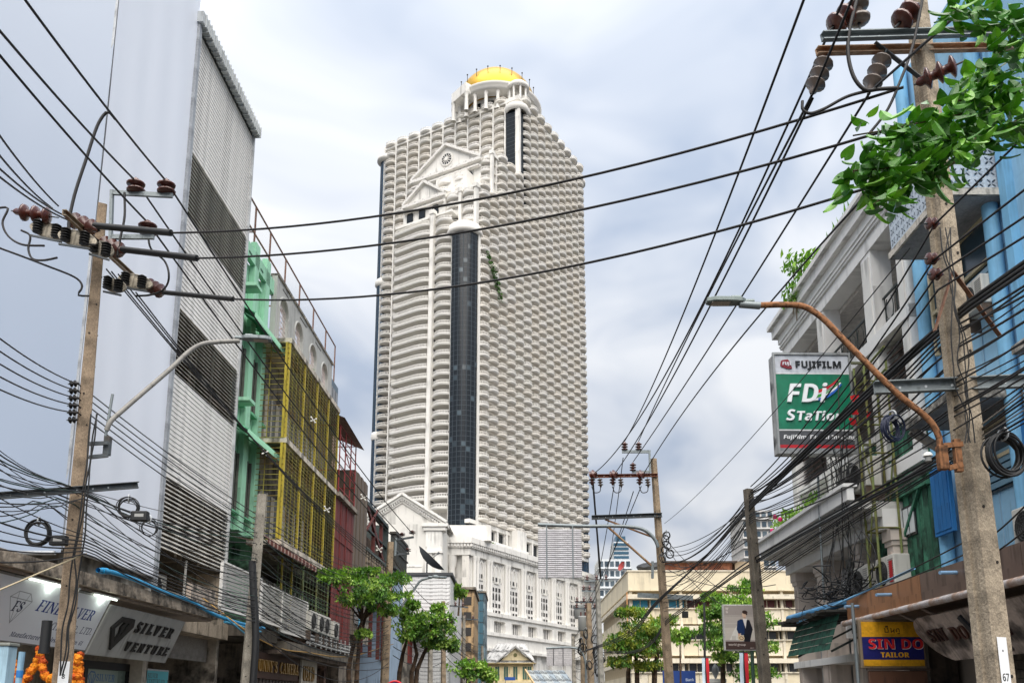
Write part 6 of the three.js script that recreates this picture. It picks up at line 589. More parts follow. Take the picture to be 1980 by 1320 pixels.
  // low crossing wires with two that end on the shop canopy
  for (const [a, b] of [[[1650, 1150, 15.5], [1880, 1040, 9]], [[1690, 1140, 15], [1880, 1065, 9]], [[1885, 1060, 9], [2000, 960, 7.5]], [[1885, 1090, 9], [2000, 1010, 7.5]]]) cable('thin cable resting along the brown fascia', at(...a), at(...b), { r: 0.009, sag: 0.03, group: 'cables on the brown fascia' });
  // ---- left side ----
  const LU = 'power cables on the left pole top', up = [[[321, 350, 13.5], [30, -25, 8], [800, 1034, 36]], [[262, 350, 13.5], [-30, 25, 8], [778, 1038, 36]], [[285, 430, 13.6], [-40, 60, 8.4], [790, 1068, 36]]];
  up.forEach(([m, a, b]) => { cable('power cable running up from the left pole bracket out of view', at(...m), at(...a), { r: 0.018, sag: 0.05, group: LU }); cable('power cable running from the left pole bracket to the pole in the tree', at(...m), at(...b), { r: 0.018, sag: 0.35, group: LU + ' going away' }); });
  [[[-10, 250, 9], [112, 398, 12.9]], [[-10, 290, 9], [100, 402, 12.9]], [[-10, 318, 9], [120, 415, 12.9]], [[-10, 335, 9.2], [130, 425, 12.9]]].forEach(([a, b]) => cable('cable sloping in from the left to the switch gear', at(...a), at(...b), { r: 0.014, sag: 0.05, group: 'cables into the switch gear' }));
  [[205, 520], [215, 525], [228, 530], [262, 565]].forEach(([x, y], k) => cable('cable leaving the switch gear down the street', at(x, y, 14.2), at(752, 1090 + k * 6, 36), { r: 0.014, sag: 0.5, group: 'cables leaving the switch gear' }));
  for (let k = 0; k < 5; k++) { cable('insulated conductor on the spool rack of the left pole', at(148, 742 + k * 14, 13.4), at(-20, 640 + k * 26, 9.6), { r: 0.011, sag: 0.06, group: 'rack conductors on the left' }); cable('insulated conductor leading from the spool rack down the street', at(150, 742 + k * 14, 13.4), at(754, 1110 + k * 9, 36), { r: 0.011, sag: 0.6, group: 'rack conductors going away' }); }
  for (let k = 0; k < 18; k++) { const q = k / 17; const p0 = at(-25, lerp(845, 1005, q) + rr(-14, 14), 10.6), p1 = at(lerp(60, 180, rnd()), lerp(930, 975, q) + rr(-4, 4), 13.1), p2 = at(494, lerp(1010, 1205, q) + rr(-10, 10), 20.8), p3 = at(748, lerp(1155, 1262, q) + rr(-6, 6), 35.8); const pts = [...sagPts(p0, p1, 0.06, 4), ...sagPts(p1, p2, rr(0.08, 0.3), 8).slice(1), ...sagPts(p2, p3, rr(0.3, 0.7), 8).slice(1)]; single('telephone_cable', tubeG(pts, rr(0.006, 0.011), 5, 44), k % 5 === 2 ? M(0x1f3a34, 0.6, null) : WIRE, 'black telephone cable tied to the low crossarm of the left pole', 'cable', 'telephone cables on the left'); }
  for (let k = 0; k < 7; k++) { const p0 = at(-20, 955 + k * 22 + rr(-6, 6), 11), p1 = at(165, 1035 + k * 6, 13.3), p2 = at(494, 1160 + k * 7, 20.8); single('telephone_cable', tubeG([...sagPts(p0, p1, 0.05, 5), ...sagPts(p1, p2, 0.15, 7).slice(1)], rr(0.008, 0.014), 5, 30), WIRE, 'black telephone cable strung behind the brown left pole', 'cable', 'lower telephone cables on the left'); }
  single('telephone_cable', tubeG([at(-20, 1148, 11), at(160, 1072, 13.3), at(166, 1070, 13.4)], 0.012, 6, 16), M(0xb7a98a, 0.6, null), 'pale stay cable tied round the brown pole', 'cable'); single('telephone_cable', tubeG([at(390, 1155, 22), at(500, 1235, 22.5), at(600, 1262, 27), at(680, 1268, 33), at(760, 1245, 38)], 0.016, 6, 30), M(0xb08a4a, 0.6, null), 'yellow brown cable sagging below the louvred screens', 'cable');
  for (let k = 0; k < 12; k++) cable('thin cable fanning across the far left shop fronts', at(498, 1100 + k * 12, 21), at(752, 1190 + k * 9, 36), { r: 0.012, sag: rr(0.3, 1.1), group: 'cables before the far left shops' });
  for (let k = 0; k < 12; k++) cable('thin cable linking the far left poles', at(760, 1080 + k * 17, 36), at(856, 1180 + k * 9, 58), { r: 0.018, sag: rr(0.2, 0.8), group: 'cables between far left poles' }); for (let k = 0; k < 8; k++) cable('thin cable linking the poles before the glass block', at(858, 1180 + k * 12, 58), at(932, 1250 + k * 7, 95), { r: 0.024, sag: rr(0.2, 0.9), group: 'cables before the glass block' });
  for (let k = 0; k < 10; k++) cable('thin cable linking the crowded far right poles', at(1158, 1135 + k * 17, 46), at(1110, 1232 + k * 8, 75), { r: 0.02, sag: rr(0.2, 0.8), group: 'cables among the far right poles' }); for (let k = 0; k < 8; k++) { const c = at(1140 + rr(-22, 22), 1225 + k * 10, 50); coil('tangled cable loops among the crowded far poles', c, rr(0.2, 0.4), rr(-0.4, 0.4), 3, 0.025, BLK, rr(0, 2), 'loops among the far poles'); }
  // spacers on the left bundle
  [[512, 875, 23], [632, 985, 30], [703, 962, 34], [606, 812, 27], [733, 1062, 37]].forEach(([x, y, D]) => { const t = thing('cable_spacer', 'small white spacer clamp on the receding power cables', 'spacer', at(x, y, D).toArray(), 0, 'spacers on the receding cables'); const s = D / 1666 * 5, w = M(0xd5d3cc, 0.5, null); add(t, 'frame', [beamG(V(-s, s * 1.2, 0), V(s * 0.7, -s, 0), s * 0.3, s * 0.3), beamG(V(-s, -s * 0.4, 0), V(s, s * 0.5, 0), s * 0.3, s * 0.3), ...[[-s, s * 1.2], [s * 0.7, -s], [-s, -s * 0.4], [s, s * 0.5]].map(([x, y]) => { const k = new THREE.IcosahedronGeometry(s * 0.38, 1); k.translate(x, y, 0); return k; })], w); });
  // tangle before the green house: one heap of thin leads
  { const g = []; for (let k = 0; k < 70; k++) { const c = rf.W(rr(4.2, 6.3), rr(3.5, 4.0), rr(0.6, 1.3)), pts = []; let p = c; for (let i = 0; i < 5; i++) { pts.push(p.clone()); p = p.clone().add(V(rr(-0.3, 0.3), rr(-0.12, 0.16), rr(-0.4, 0.4))); } g.push(tubeG(pts, rr(0.006, 0.014), 4, 12)); } const o = single('cable_tangle', g, BLK, 'dense tangle of black leads heaped on the canopy end below the scaffold', 'cable tangle'); stuff(o); }
  for (let k = 0; k < 16; k++) { const u = rr(4.6, 6.4), pts = [rf.W(u, rr(6.2, 8.2), rr(0.7, 1.1)), rf.W(u + rr(-0.5, 0.5), rr(5, 6), rr(0.6, 1.1)), rf.W(u + rr(-0.7, 0.7), rr(4, 4.6), rr(0.6, 1.2)), rf.W(u + rr(-0.6, 0.6), 3.7, rr(0.7, 1.2))]; loop('black lead dangling before the scaffold', pts, rr(0.007, 0.012), 'lead_cable', BLK, 'leads before the scaffold'); }
  single('conduit', tubeG([rf.W(4.7, 3.7, 1.0), rf.W(4.75, 5, 1.0), rf.W(4.8, 6.4, 0.98)], 0.025, 8, 12), STEEL, 'grey steel conduit rising past the white balcony fascia', 'conduit'); { const t = thing('splice_box', 'black cylindrical splice box hung below the photo shop sign', 'cable box', rf.W(5.5, 6.05, 0.7).toArray()); add(t, 'case', barG(V(-0.1, -0.04, 0.16), V(0.1, 0.05, -0.16), 0.11, 12), BLK); add(t, 'cap', barG(V(0.1, 0.05, -0.16), V(0.12, 0.06, -0.2), 0.09, 12), BLK); }
}
// ================= signs and shop details =================
const printMat = (t, rough = 0.5, o = {}) => new THREE.MeshPhysicalMaterial({ map: t, roughness: rough, ...o });
const plate = (w, h, t, rough, o) => mesh(new THREE.PlaneGeometry(w, h), printMat(t, rough, o));
function put(p, name, o) { o.name = name; p.add(o); return o; }
const grain = (x, w, h, n, a, dark = '60,55,45') => { for (let i = 0; i < n; i++) { const r = rr(1, 7); x.fillStyle = `rgba(${dark},${a * rnd()})`; x.fillRect(rnd() * w, rnd() * h, r, r * rr(0.5, 5)); } };
// photo shop light box, hung square to the street
{ const tl = at(1500, 690, 17), W = 1.56, H = 2.1, t = thing('light_box_sign', 'green and white photo shop light box sign projecting from the colonnade', 'sign', [5.5, 6.68, -17], 0.02);
  add(t, 'case', rboxG(-0.02, W + 0.02, -0.03, H + 0.03, -0.32, -0.01, 0.02), M(0xb8bcc0, 0.5, 'grime', 1.2, { metal: 0.2 })); const rim = M(0xa9adb0, 0.4, 'streak', 0.7, { metal: 0.4 }); add(t, 'rim', [boxG(-0.04, 0.0, -0.05, H + 0.05, -0.02, 0.03), boxG(W, W + 0.04, -0.05, H + 0.05, -0.02, 0.03), boxG(0, W, H, H + 0.05, -0.02, 0.03), boxG(0, W, -0.05, 0, -0.02, 0.03)], rim);
  const PL = (n, c, y0, y1, z = 0) => add(t, n, boxG(0.005, W - 0.005, y0, y1, -0.012, z), M(c, 0.35, 'mottle', 3, { clear: 0.3 })); PL('header_panel', 0xd4d9e2, 1.71, H - 0.005); PL('divider', 0xeef0f2, 1.68, 1.708, 0.004); PL('green_panel', 0x0c7d5c, 0.475, 1.678); PL('divider', 0xeef0f2, 0.445, 0.473, 0.004); PL('grey_panel', 0x55565b, 0.145, 0.443); PL('red_stripe', 0xcf1f2e, 0.075, 0.143); PL('base_strip', 0x9ea1a5, 0.005, 0.073);
  const tx2 = (s, h, x, y, c, sh = 0, w = 1, d = 0.025, z = 0) => { const g = textG(s, h, d, sh, font, w); g.translate(x, y, z + 0.002); add(t, 'lettering', g, M(c, 0.35, null)); };
  tx2('FUJIFILM', 0.145, 0.42, 1.82, 0x17191d, 0, 1.13); tx2('FDi', 0.4, 0.16, 1.06, 0xeef1f5, 0.22, 1.0, 0.04); tx2('S', 0.235, 0.15, 0.66, 0xeef1f5, 0.2, 1.1, 0.04); tx2('TaTion', 0.2, 0.36, 0.66, 0xeef1f5, 0.2, 1.12, 0.04); tx2('Fujifilm  Digital Imaging', 0.083, 0.08, 0.27, 0xe9eaec, 0.2, 1.12, 0.012);
  { const s = new THREE.Shape(); s.moveTo(0, 0.05); s.quadraticCurveTo(0, 0.17, 0.04, 0.18); s.lineTo(0.16, 0.2); s.lineTo(0.2, 0.14); s.lineTo(0.24, 0.0); s.quadraticCurveTo(0.15, -0.03, 0, 0.05); const g = new THREE.ExtrudeGeometry(s, { depth: 0.02, bevelEnabled: false }); g.translate(0.12, 1.8, 0.002); add(t, 'emblem', g, M(0x7d1a2a, 0.4, null)); const g2 = textG('FUJI', 0.07, 0.01, 0.1); g2.translate(0.15, 1.87, 0.024); add(t, 'emblem_lettering', g2, M(0xd9dce4, 0.4, null)); }
  const sw = (c, x, y, L, wd) => { const s = new THREE.Shape(); s.moveTo(0, 0); s.quadraticCurveTo(L * 0.5, 0.1 * L, L, L * 0.62); s.lineTo(L * 1.04, L * 0.62 - wd * 0.2); s.quadraticCurveTo(L * 0.55, -0.02, 0, -wd); const g = new THREE.ExtrudeGeometry(s, { depth: 0.03, bevelEnabled: false }); g.translate(x, y, 0.004); add(t, 'swoosh', g, M(c, 0.35, null)); }; sw(0xc22030, 0.86, 1.32, 0.48, 0.06); sw(0xeef1f5, 0.82, 1.24, 0.5, 0.03); sw(0x3aa53a, 0.76, 1.2, 0.58, 0.05); sw(0xeef1f5, 0.74, 1.12, 0.6, 0.03); sw(0x2a66c4, 0.86, 1.15, 0.5, 0.05);
  add(t, 'support_arm', [beamG(V(W, H - 0.1, -0.16), V(W + 0.9, H - 0.1, -0.16), 0.05, 0.05), beamG(V(W, 0.2, -0.16), V(W + 0.9, 0.2, -0.16), 0.05, 0.05)], M(0x6d7158, 0.7, 'rust', 1)); }
for (const [x, y] of [[1652, 795], [1680, 803], [1650, 815], [1655, 770]]) { const t = thing('red_ribbon', 'scrap of red cloth tied beside the photo shop sign', 'ribbon', at(x, y, 15.5).toArray(), rr(0, 2), 'red scraps by the sign'); const g = new THREE.PlaneGeometry(0.16, 0.12, 4, 3), p = g.attributes.position; for (let i = 0; i < p.count; i++) p.setZ(i, 0.05 * Math.sin(p.getX(i) * 30 + p.getY(i) * 20)); g.computeVertexNormals(); add(t, 'cloth', g, M(0xc8151c, 0.8, null)); }
// tailor sign
{ const t = thing('tailor_sign', 'yellow and blue tailor sign board under the brown canopy', 'sign', [6.05, 2.24, -14.95], 0.03), W = 1.06, H = 0.76; add(t, 'frame', rboxG(-0.04, W + 0.04, -0.04, H + 0.04, -0.1, -0.008, 0.015), M(0x8a7a66, 0.6, 'streak', 0.6)); add(t, 'yellow_panel', boxG(0, W, 0.5, H, -0.008, 0.004), M(0xf0b01e, 0.45, 'mottle', 1)); add(t, 'blue_panel', boxG(0, W, 0.112, 0.497, -0.008, 0.004), M(0x1b1f6e, 0.45, 'mottle', 1)); add(t, 'yellow_panel', boxG(0, W, 0, 0.109, -0.008, 0.004), M(0xf0b01e, 0.45, 'mottle', 1));
  const L = (s, h, x, y, c, z, w = 1) => { const g = textG(s, h, 0.012, 0, font, w); g.translate(x, y, z); add(t, 'lettering', g, M(c, 0.4, null)); }; L('SIN DO', 0.17, 0.1, 0.285, 0xe8e8ee, 0.004, 1.22); L('SIN DO', 0.17, 0.085, 0.295, 0xd42b2f, 0.017, 1.22); L('TAILOR', 0.085, 0.3, 0.15, 0xf0b01e, 0.004, 1.2);
  const th = canvasTex(256, 96, (x, w, h) => { x.fillStyle = '#f0b01e'; x.fillRect(0, 0, w, h); x.strokeStyle = '#5a3b10'; x.lineWidth = 9; const pl = (...p) => { x.beginPath(); x.moveTo(p[0], p[1]); for (let i = 2; i < p.length; i += 2) x.lineTo(p[i], p[i + 1]); x.stroke(); }; pl(52, 40, 62, 40, 62, 78, 96, 78, 96, 50, 88, 40, 100, 34); pl(66, 24, 76, 14, 92, 14, 94, 24, 66, 24); pl(118, 40, 128, 40, 128, 78, 150, 60, 158, 78, 160, 40); pl(186, 78, 180, 62, 186, 44, 206, 40, 214, 50, 214, 78); pl(186, 62, 196, 66); pl(198, 84, 198, 94, 214, 94, 214, 84); }); const p = put(t, 'thai_lettering', plate(0.42, 0.16, th, 0.45)); p.position.set(0.52, 0.63, 0.0055);
  add(t, 'pole', barG(V(-0.08, -1.2, -0.1), V(-0.08, 1.1, -0.1), 0.03), STEEL); const u = thing('brown_sign_board', 'brown metal board hanging below the yellow tailor sign', 'sign', [6.1, 1.86, -14.9]); add(u, 'panel', rboxG(0, 1.0, 0, 0.3, -0.06, 0, 0.015), M(0x5d3d2c, 0.5, 'streak', 0.7)); add(u, 'rail', boxG(-0.02, 1.06, 0.31, 0.34, -0.06, 0.02), M(0x3b2b22, 0.6, null)); }
// curved fascia sign beneath the canopy: letters and a necktie motif
{ const t = onFrame(rf, 'fascia_sign', 'pale slanted tailor fascia sign with dark letters and necktie emblem under the canopy', 'sign'); const phi = 0.55, tr = (g, u, y, z) => { g.rotateX(phi); g.translate(u, y, z); return g; }; const s = new THREE.Shape(); s.moveTo(0, 0.55); s.quadraticCurveTo(0.1, 0.15, 0.6, 0); s.lineTo(6, 0); s.lineTo(6, 0.8); s.lineTo(0.3, 0.8); s.quadraticCurveTo(0.05, 0.75, 0, 0.55); const g = new THREE.ExtrudeGeometry(s, { depth: 0.05, bevelEnabled: false }); add(t, 'panel', tr(metreUV(g), 8.5, 2.3, 0.55), M(0xc3b4ad, 0.6, 'grime', 1.5)); const L = (str, x, y, h, c) => { const q = textG(str, h, 0.03, 0.12, fontSerif, 1); q.translate(x, y, 0.055); add(t, 'lettering', tr(q, 8.5, 2.3, 0.55), M(c, 0.5, null)); }; L('SIN', 0.35, 0.36, 0.22, 0x3a2420); L('DO', 1.05, 0.34, 0.22, 0x4a2a20); L('N', 2.35, 0.3, 0.22, 0x3a2420); L('R', 3.3, 0.26, 0.26, 0x6b3420); const tie = new THREE.Shape(); tie.moveTo(-0.05, 0.7); tie.lineTo(0.05, 0.7); tie.lineTo(0.04, 0.6); tie.lineTo(0.09, 0.18); tie.lineTo(0, 0.08); tie.lineTo(-0.09, 0.18); tie.lineTo(-0.04, 0.6); const q = new THREE.ExtrudeGeometry(tie, { depth: 0.04, bevelEnabled: false }); q.rotateZ(0.35); q.translate(1.85, 0.05, 0.055); add(t, 'necktie_emblem', tr(q, 8.5, 2.3, 0.55), M(0x22242a, 0.5, null)); for (let k = 0; k < 4; k++) { const d = new THREE.CylinderGeometry(0.035, 0.035, 0.03, 12); d.rotateX(Math.PI / 2); d.translate(2.0 + k * 0.1, 0.14 - 0.03 * Math.abs(k - 1.5), 0.06); add(t, 'button_emblem', tr(d, 8.5, 2.3, 0.55), M(0x22242a, 0.5, null)); } }
// portrait billboard on a post
{ const t = thing('portrait_billboard', 'billboard showing a man in a dark suit, beside the slim dark pole', 'billboard', [5.92, 3.08, -24], 0.04), W = 0.86, H = 1.22; add(t, 'case', rboxG(-0.03, W + 0.03, -0.03, H + 0.03, -0.14, -0.004, 0.02), M(0xd5d6d4, 0.5, 'streak', 1));
  const cv = canvasTex(430, 610, (x, w, h) => { const g = '#a39a95'; x.fillStyle = g; x.fillRect(0, 0, w, h); x.fillStyle = '#b9b1aa'; x.fillRect(0, 150, w, 160); x.fillStyle = '#c9c2b8'; x.fillRect(0, 310, w, 170); x.strokeStyle = '#d9d3cb'; x.lineWidth = 3; for (const y of [140, 250, 370]) { x.beginPath(); x.moveTo(0, y); x.lineTo(w, y - 10); x.stroke(); } x.fillStyle = '#dcd9d2'; x.beginPath(); x.moveTo(60, 480); x.quadraticCurveTo(120, 340, 190, 250); x.lineTo(200, 480); x.fill(); x.fillStyle = '#c9c5bd'; x.fillRect(90, 420, 60, 60);
    x.fillStyle = '#4b3a36'; x.fillRect(0, 500, w, 110); x.fillStyle = '#d9b9a0'; x.beginPath(); x.ellipse(283, 125, 32, 42, 0.1, 0, 7); x.fill(); x.fillStyle = '#3a2723'; x.beginPath(); x.ellipse(292, 92, 38, 26, 0.15, 0, 7); x.fill(); x.fillRect(304, 92, 20, 40); x.fillStyle = '#c4a08a'; x.fillRect(270, 155, 30, 34);
    x.fillStyle = '#16305a'; x.beginPath(); x.moveTo(225, 190); x.lineTo(180, 215); x.lineTo(165, 330); x.lineTo(190, 400); x.lineTo(225, 380); x.lineTo(222, 410); x.lineTo(282, 410); x.lineTo(278, 195); x.fill(); x.fillStyle = '#191b28'; x.beginPath(); x.moveTo(282, 195); x.lineTo(350, 200); x.lineTo(392, 330); x.lineTo(370, 400); x.lineTo(345, 500); x.lineTo(275, 500); x.lineTo(272, 400); x.fill(); x.fillStyle = '#e4dfdc'; x.beginPath(); x.moveTo(255, 180); x.lineTo(318, 182); x.lineTo(292, 320); x.fill(); x.fillStyle = '#11141f'; x.fillRect(262, 395, 70, 104); x.fillStyle = '#d8a68a'; x.fillRect(182, 388, 30, 30); x.fillStyle = '#d9c5a2'; x.beginPath(); x.ellipse(222, 450, 48, 38, 0.3, 0, 7); x.fill(); x.strokeStyle = '#6b4a33'; x.lineWidth = 7; x.beginPath(); x.ellipse(226, 452, 26, 20, 0.3, 0, 7); x.stroke();
    x.fillStyle = '#e2d9d2'; x.font = '44px sans-serif'; x.textAlign = 'left'; x.fillText('world group', 40, 556); x.font = '20px sans-serif'; x.fillText('tailors', 340, 594); x.font = 'bold 46px sans-serif'; x.fillText('W', 20, 58); x.fillText('G', 22, 104); grain(x, w, h, 500, 0.06); }); const p = put(t, 'poster', plate(W, H, cv, 0.35)); p.position.set(W / 2, H / 2, 0.002); add(t, 'post', barG(V(0.75, -3.2, -0.08), V(0.75, 0, -0.08), 0.05), M(0x2f4a3c, 0.6, null)); }
// fabric sign and slanted sign boards of the silver shops
const slant = (name, label, u0, W, H, zTop, yTop, phi) => { const t = onFrame(lf, name, label, 'sign'); const tr = g => { g.translate(0, -H, 0); g.rotateX(phi); g.translate(u0, yTop, zTop); return g; }; return [t, tr]; };
{ const [t, tr] = slant('fabric_sign', 'white fabric shop sign with blue letters behind the brown pole', -3.72, 3.95, 1.16, 1.02, 3.8, 0.4); const W = 3.95, H = 1.16; const cv = canvasTex(1580, 464, (x, w, h) => { x.fillStyle = '#d9dbe0'; x.fillRect(0, 0, w, h); grain(x, w, h, 400, 0.03); x.fillStyle = '#23367c'; x.font = 'italic bold 128px serif'; x.textAlign = 'left'; x.fillText('FINE SILVER', 620, 210); x.font = 'italic 84px serif'; x.fillStyle = '#22264a'; x.fillText('(THM) CO., LTD.', 900, 330); x.font = 'italic bold 52px serif'; x.fillText('Manufacturer Wholesale & Custom  61', 480, 428); x.font = '34px serif'; x.fillStyle = '#444'; x.fillText('บริษัท ไฟน์ ซิลเวอร์ จำกัด', 560, 66); x.strokeStyle = '#8d8f92'; x.lineWidth = 6; x.beginPath(); x.moveTo(250, 140); x.lineTo(330, 90); x.lineTo(480, 95); x.lineTo(540, 150); x.lineTo(400, 330); x.closePath(); x.stroke(); x.beginPath(); x.moveTo(250, 140); x.lineTo(540, 150); x.moveTo(330, 90); x.lineTo(400, 330); x.lineTo(480, 95); x.stroke(); x.font = 'italic bold 110px serif'; x.fillStyle = '#1f2440'; x.fillText('FS', 330, 240); });
  const g = new THREE.PlaneGeometry(W, H, 40, 12), p = g.attributes.position; for (let i = 0; i < p.count; i++) p.setZ(i, 0.015 * Math.sin(p.getX(i) * 3) + 0.012 * fbm(p.getX(i) * 2, p.getY(i) * 2, 3)); g.computeVertexNormals(); g.translate(W / 2, H / 2, 0.03); put(t, 'fabric', mesh(tr(g), printMat(cv, 0.7))); add(t, 'frame', [tr(boxG(0, W, H, H + 0.04, -0.04, 0.03)), tr(boxG(0, W, -0.03, 0, -0.04, 0.03))], M(0x8a8885, 0.6, 'streak', 1)); }
{ const W = 4.0, H = 1.16, [t, tr] = slant('letter_sign', 'pale board with raised black shop letters and diamond emblem', 0.32, W, H, 1.02, 3.7, 0.4); add(t, 'board', tr(rboxG(0, W, 0, H, -0.05, 0, 0.02)), M(0xb9bab8, 0.6, 'streak', 2.2)); const K = M(0x1b1a19, 0.5, null), L = (s, h, x, y) => { [...s].reduce((xx, ch) => { const g = textG(ch, h, 0.045, 0.22, fontSerif, 1.05), w = g.boundingBox.max.x; g.translate(xx, y, 0.002); add(t, 'letter', tr(g), K); return xx + w + 0.075; }, x); }; L('SILVER', 0.27, 1.5, 0.66); L('VENTURE', 0.23, 1.42, 0.2); const s = new THREE.Shape(); s.moveTo(0.0, 0.5); s.lineTo(0.3, 0.78); s.lineTo(0.88, 0.78); s.lineTo(0.98, 0.6); s.lineTo(0.42, 0); s.closePath(); const h1 = new THREE.Path(); h1.moveTo(0.16, 0.5); h1.lineTo(0.32, 0.66); h1.lineTo(0.5, 0.66); h1.lineTo(0.4, 0.54); h1.lineTo(0.46, 0.4); h1.lineTo(0.4, 0.2); s.holes.push(h1); const h2 = new THREE.Path(); h2.moveTo(0.62, 0.66); h2.lineTo(0.7, 0.66); h2.lineTo(0.56, 0.34); h2.lineTo(0.52, 0.4); s.holes.push(h2); const g = new THREE.ExtrudeGeometry(s, { depth: 0.05, bevelEnabled: false }); g.scale(0.95, 1, 1); g.translate(0.42, 0.18, 0.002); add(t, 'diamond_emblem', tr(g), K); }
{ const t = onFrame(lf, 'shop_window', 'glass shop window with blue lettering below the letter sign', 'window'); add(t, 'glass', boxG(2.0, 4.0, 0.6, 2.42, -0.32, -0.3), M(0x8fa39a, 0.12, 'mottle', 2)); add(t, 'frame', [boxG(1.86, 2.0, 0.3, 2.6, -0.4, -0.22), boxG(4.0, 4.2, 0.3, 2.6, -0.4, -0.22), boxG(2.0, 4.0, 2.42, 2.6, -0.4, -0.22)], BLK); const cv = canvasTex(512, 256, (x, w, h) => { x.fillStyle = '#8fa39a'; x.fillRect(0, 0, w, h); x.fillStyle = '#1d5f9c'; x.font = 'bold 84px serif'; x.fillText('SILVER', 150, 96); x.fillText('VENTURE', 100, 200); x.lineWidth = 12; x.strokeStyle = '#1d5f9c'; x.beginPath(); x.moveTo(20, 60); x.lineTo(60, 20); x.lineTo(120, 24); x.lineTo(140, 56); x.lineTo(84, 150); x.closePath(); x.stroke(); x.beginPath(); x.moveTo(60, 40); x.lineTo(84, 130); x.lineTo(112, 40); x.stroke(); }); const p = put(t, 'lettering', plate(1.5, 0.72, cv, 0.3)); p.position.set(2.85, 2.05, -0.296); B(t, 'left_pane', M(0x4a4f4c, 0.2, null), 0.9, 1.8, 0.6, 2.5, -0.34, -0.3); }
{ const t = onFrame(lf, 'teal_sign', 'teal and black shop sign with welcome lettering standing beside the dark shop', 'sign'), W = 2.0, H = 1.1; const cv = canvasTex(640, 352, (x, w, h) => { x.fillStyle = '#2fa3b0'; x.fillRect(0, 0, w, 190); x.fillStyle = '#14171a'; x.fillRect(0, 190, w, 170); x.fillStyle = '#12262b'; x.font = 'bold 58px serif'; x.fillText('SILVER', 200, 66); x.fillText('VENTURE CO., LTD.', 190, 118); x.font = '20px sans-serif'; x.fillText('MANUFACTURER, EXPORTER & WHOLESALE', 190, 148); x.lineWidth = 9; x.strokeStyle = '#12262b'; x.beginPath(); x.moveTo(30, 70); x.lineTo(70, 22); x.lineTo(160, 24); x.lineTo(180, 60); x.lineTo(105, 160); x.closePath(); x.stroke(); x.font = 'bold 60px serif'; x.fillText('SV', 66, 92); x.fillStyle = '#e6e6e6'; x.font = 'bold 44px sans-serif'; x.fillText('Welcome', 50, 250); x.fillStyle = '#e0232e'; x.beginPath(); x.arc(470, 250, 40, 0, 7); x.fill(); x.fillStyle = '#f2a31b'; x.beginPath(); x.arc(520, 250, 40, 0, 7); x.fill(); }); add(t, 'case', rboxG(4.75, 4.75 + W, 1.4, 2.55, -0.5, -0.36, 0.02), M(0xb9bdc0, 0.5, 'streak', 1)); const p = put(t, 'print', plate(W - 0.1, 1.04, cv, 0.35)); p.position.set(4.75 + W / 2, 1.98, -0.352); }
{ const t = onFrame(lf, 'camera_shop_sign', 'brown camera shop fascia with gold letters below the louvred screen', 'sign'); add(t, 'board', boxG(11.4, 17.4, 2.5, 3.42, 0.3, 0.42), M(0x4a3026, 0.7, 'streak', 1)); let x = 12.2; for (const ch of "UNNY'S CAMERA") { if (ch === ' ') { x += 0.3; continue; } const g = textG(ch, 0.42, 0.05, 0, fontSerif, 0.9), w = g.boundingBox.max.x; g.translate(x, 2.74, 0.422); add(t, 'letter', g, M(0xa8813a, 0.35, 'mottle', 1, { metal: 0.4 })); x += w + 0.05; } for (let k = 0; k < 30; k++) B(t, 'corrugated_rib', M(0x6d625f, 0.7, 'streak', 1), 11.4 + k * 0.2, 11.58 + k * 0.2, 1.5, 2.48, 0.2, 0.3 + 0.03 * (k % 2)); add(t, 'grey_hood', boxG(14.4, 17.2, 3.44, 3.58, 0.3, 0.9), M(0x7b767a, 0.7, 'streak', 1)); const u = onFrame(lf, 'used_sign', 'white sign with gold block letters next to the camera shop fascia', 'sign'); add(u, 'board', boxG(17.7, 20.2, 2.3, 3.4, 0.4, 0.48), M(0xcfc9bd, 0.7, 'streak', 1)); let y = 17.85; for (const ch of 'USED') { const g = textG(ch, 0.62, 0.05, 0, font, 0.85), w = g.boundingBox.max.x; g.translate(y, 2.55, 0.482); add(u, 'letter', g, M(0x8c6a2e, 0.4, 'mottle', 1, { metal: 0.3 })); y += w + 0.06; } }
// fluorescent tubes over the fabric sign
for (const [u0, u1, l] of [[-2.9, -1.25, 'lit fluorescent tube over the fabric sign left of the pole'], [-0.6, 0.35, 'lit fluorescent tube over the fabric sign right of the pole']]) { const t = onFrame(lf, 'fluorescent_lamp', l, 'lamp'); add(t, 'fitting', boxG(u0 - 0.04, u1 + 0.04, 3.82, 3.85, 1.08, 1.16), M(0xd5d5d2, 0.5, null)); const tube = barG(V(u0, 3.795, 1.12), V(u1, 3.795, 1.12), 0.018, 8); add(t, 'tube', tube, new THREE.MeshPhysicalMaterial({ color: 0xffffff, roughness: 0.4, emissive: 0xf4fff2, emissiveIntensity: 0.7 })); const pl = new THREE.PointLight(0xf2fff0, 0.05, 0, 2); pl.position.set((u0 + u1) / 2, 3.74, 1.12); pl.castShadow = true; t.add(pl); }
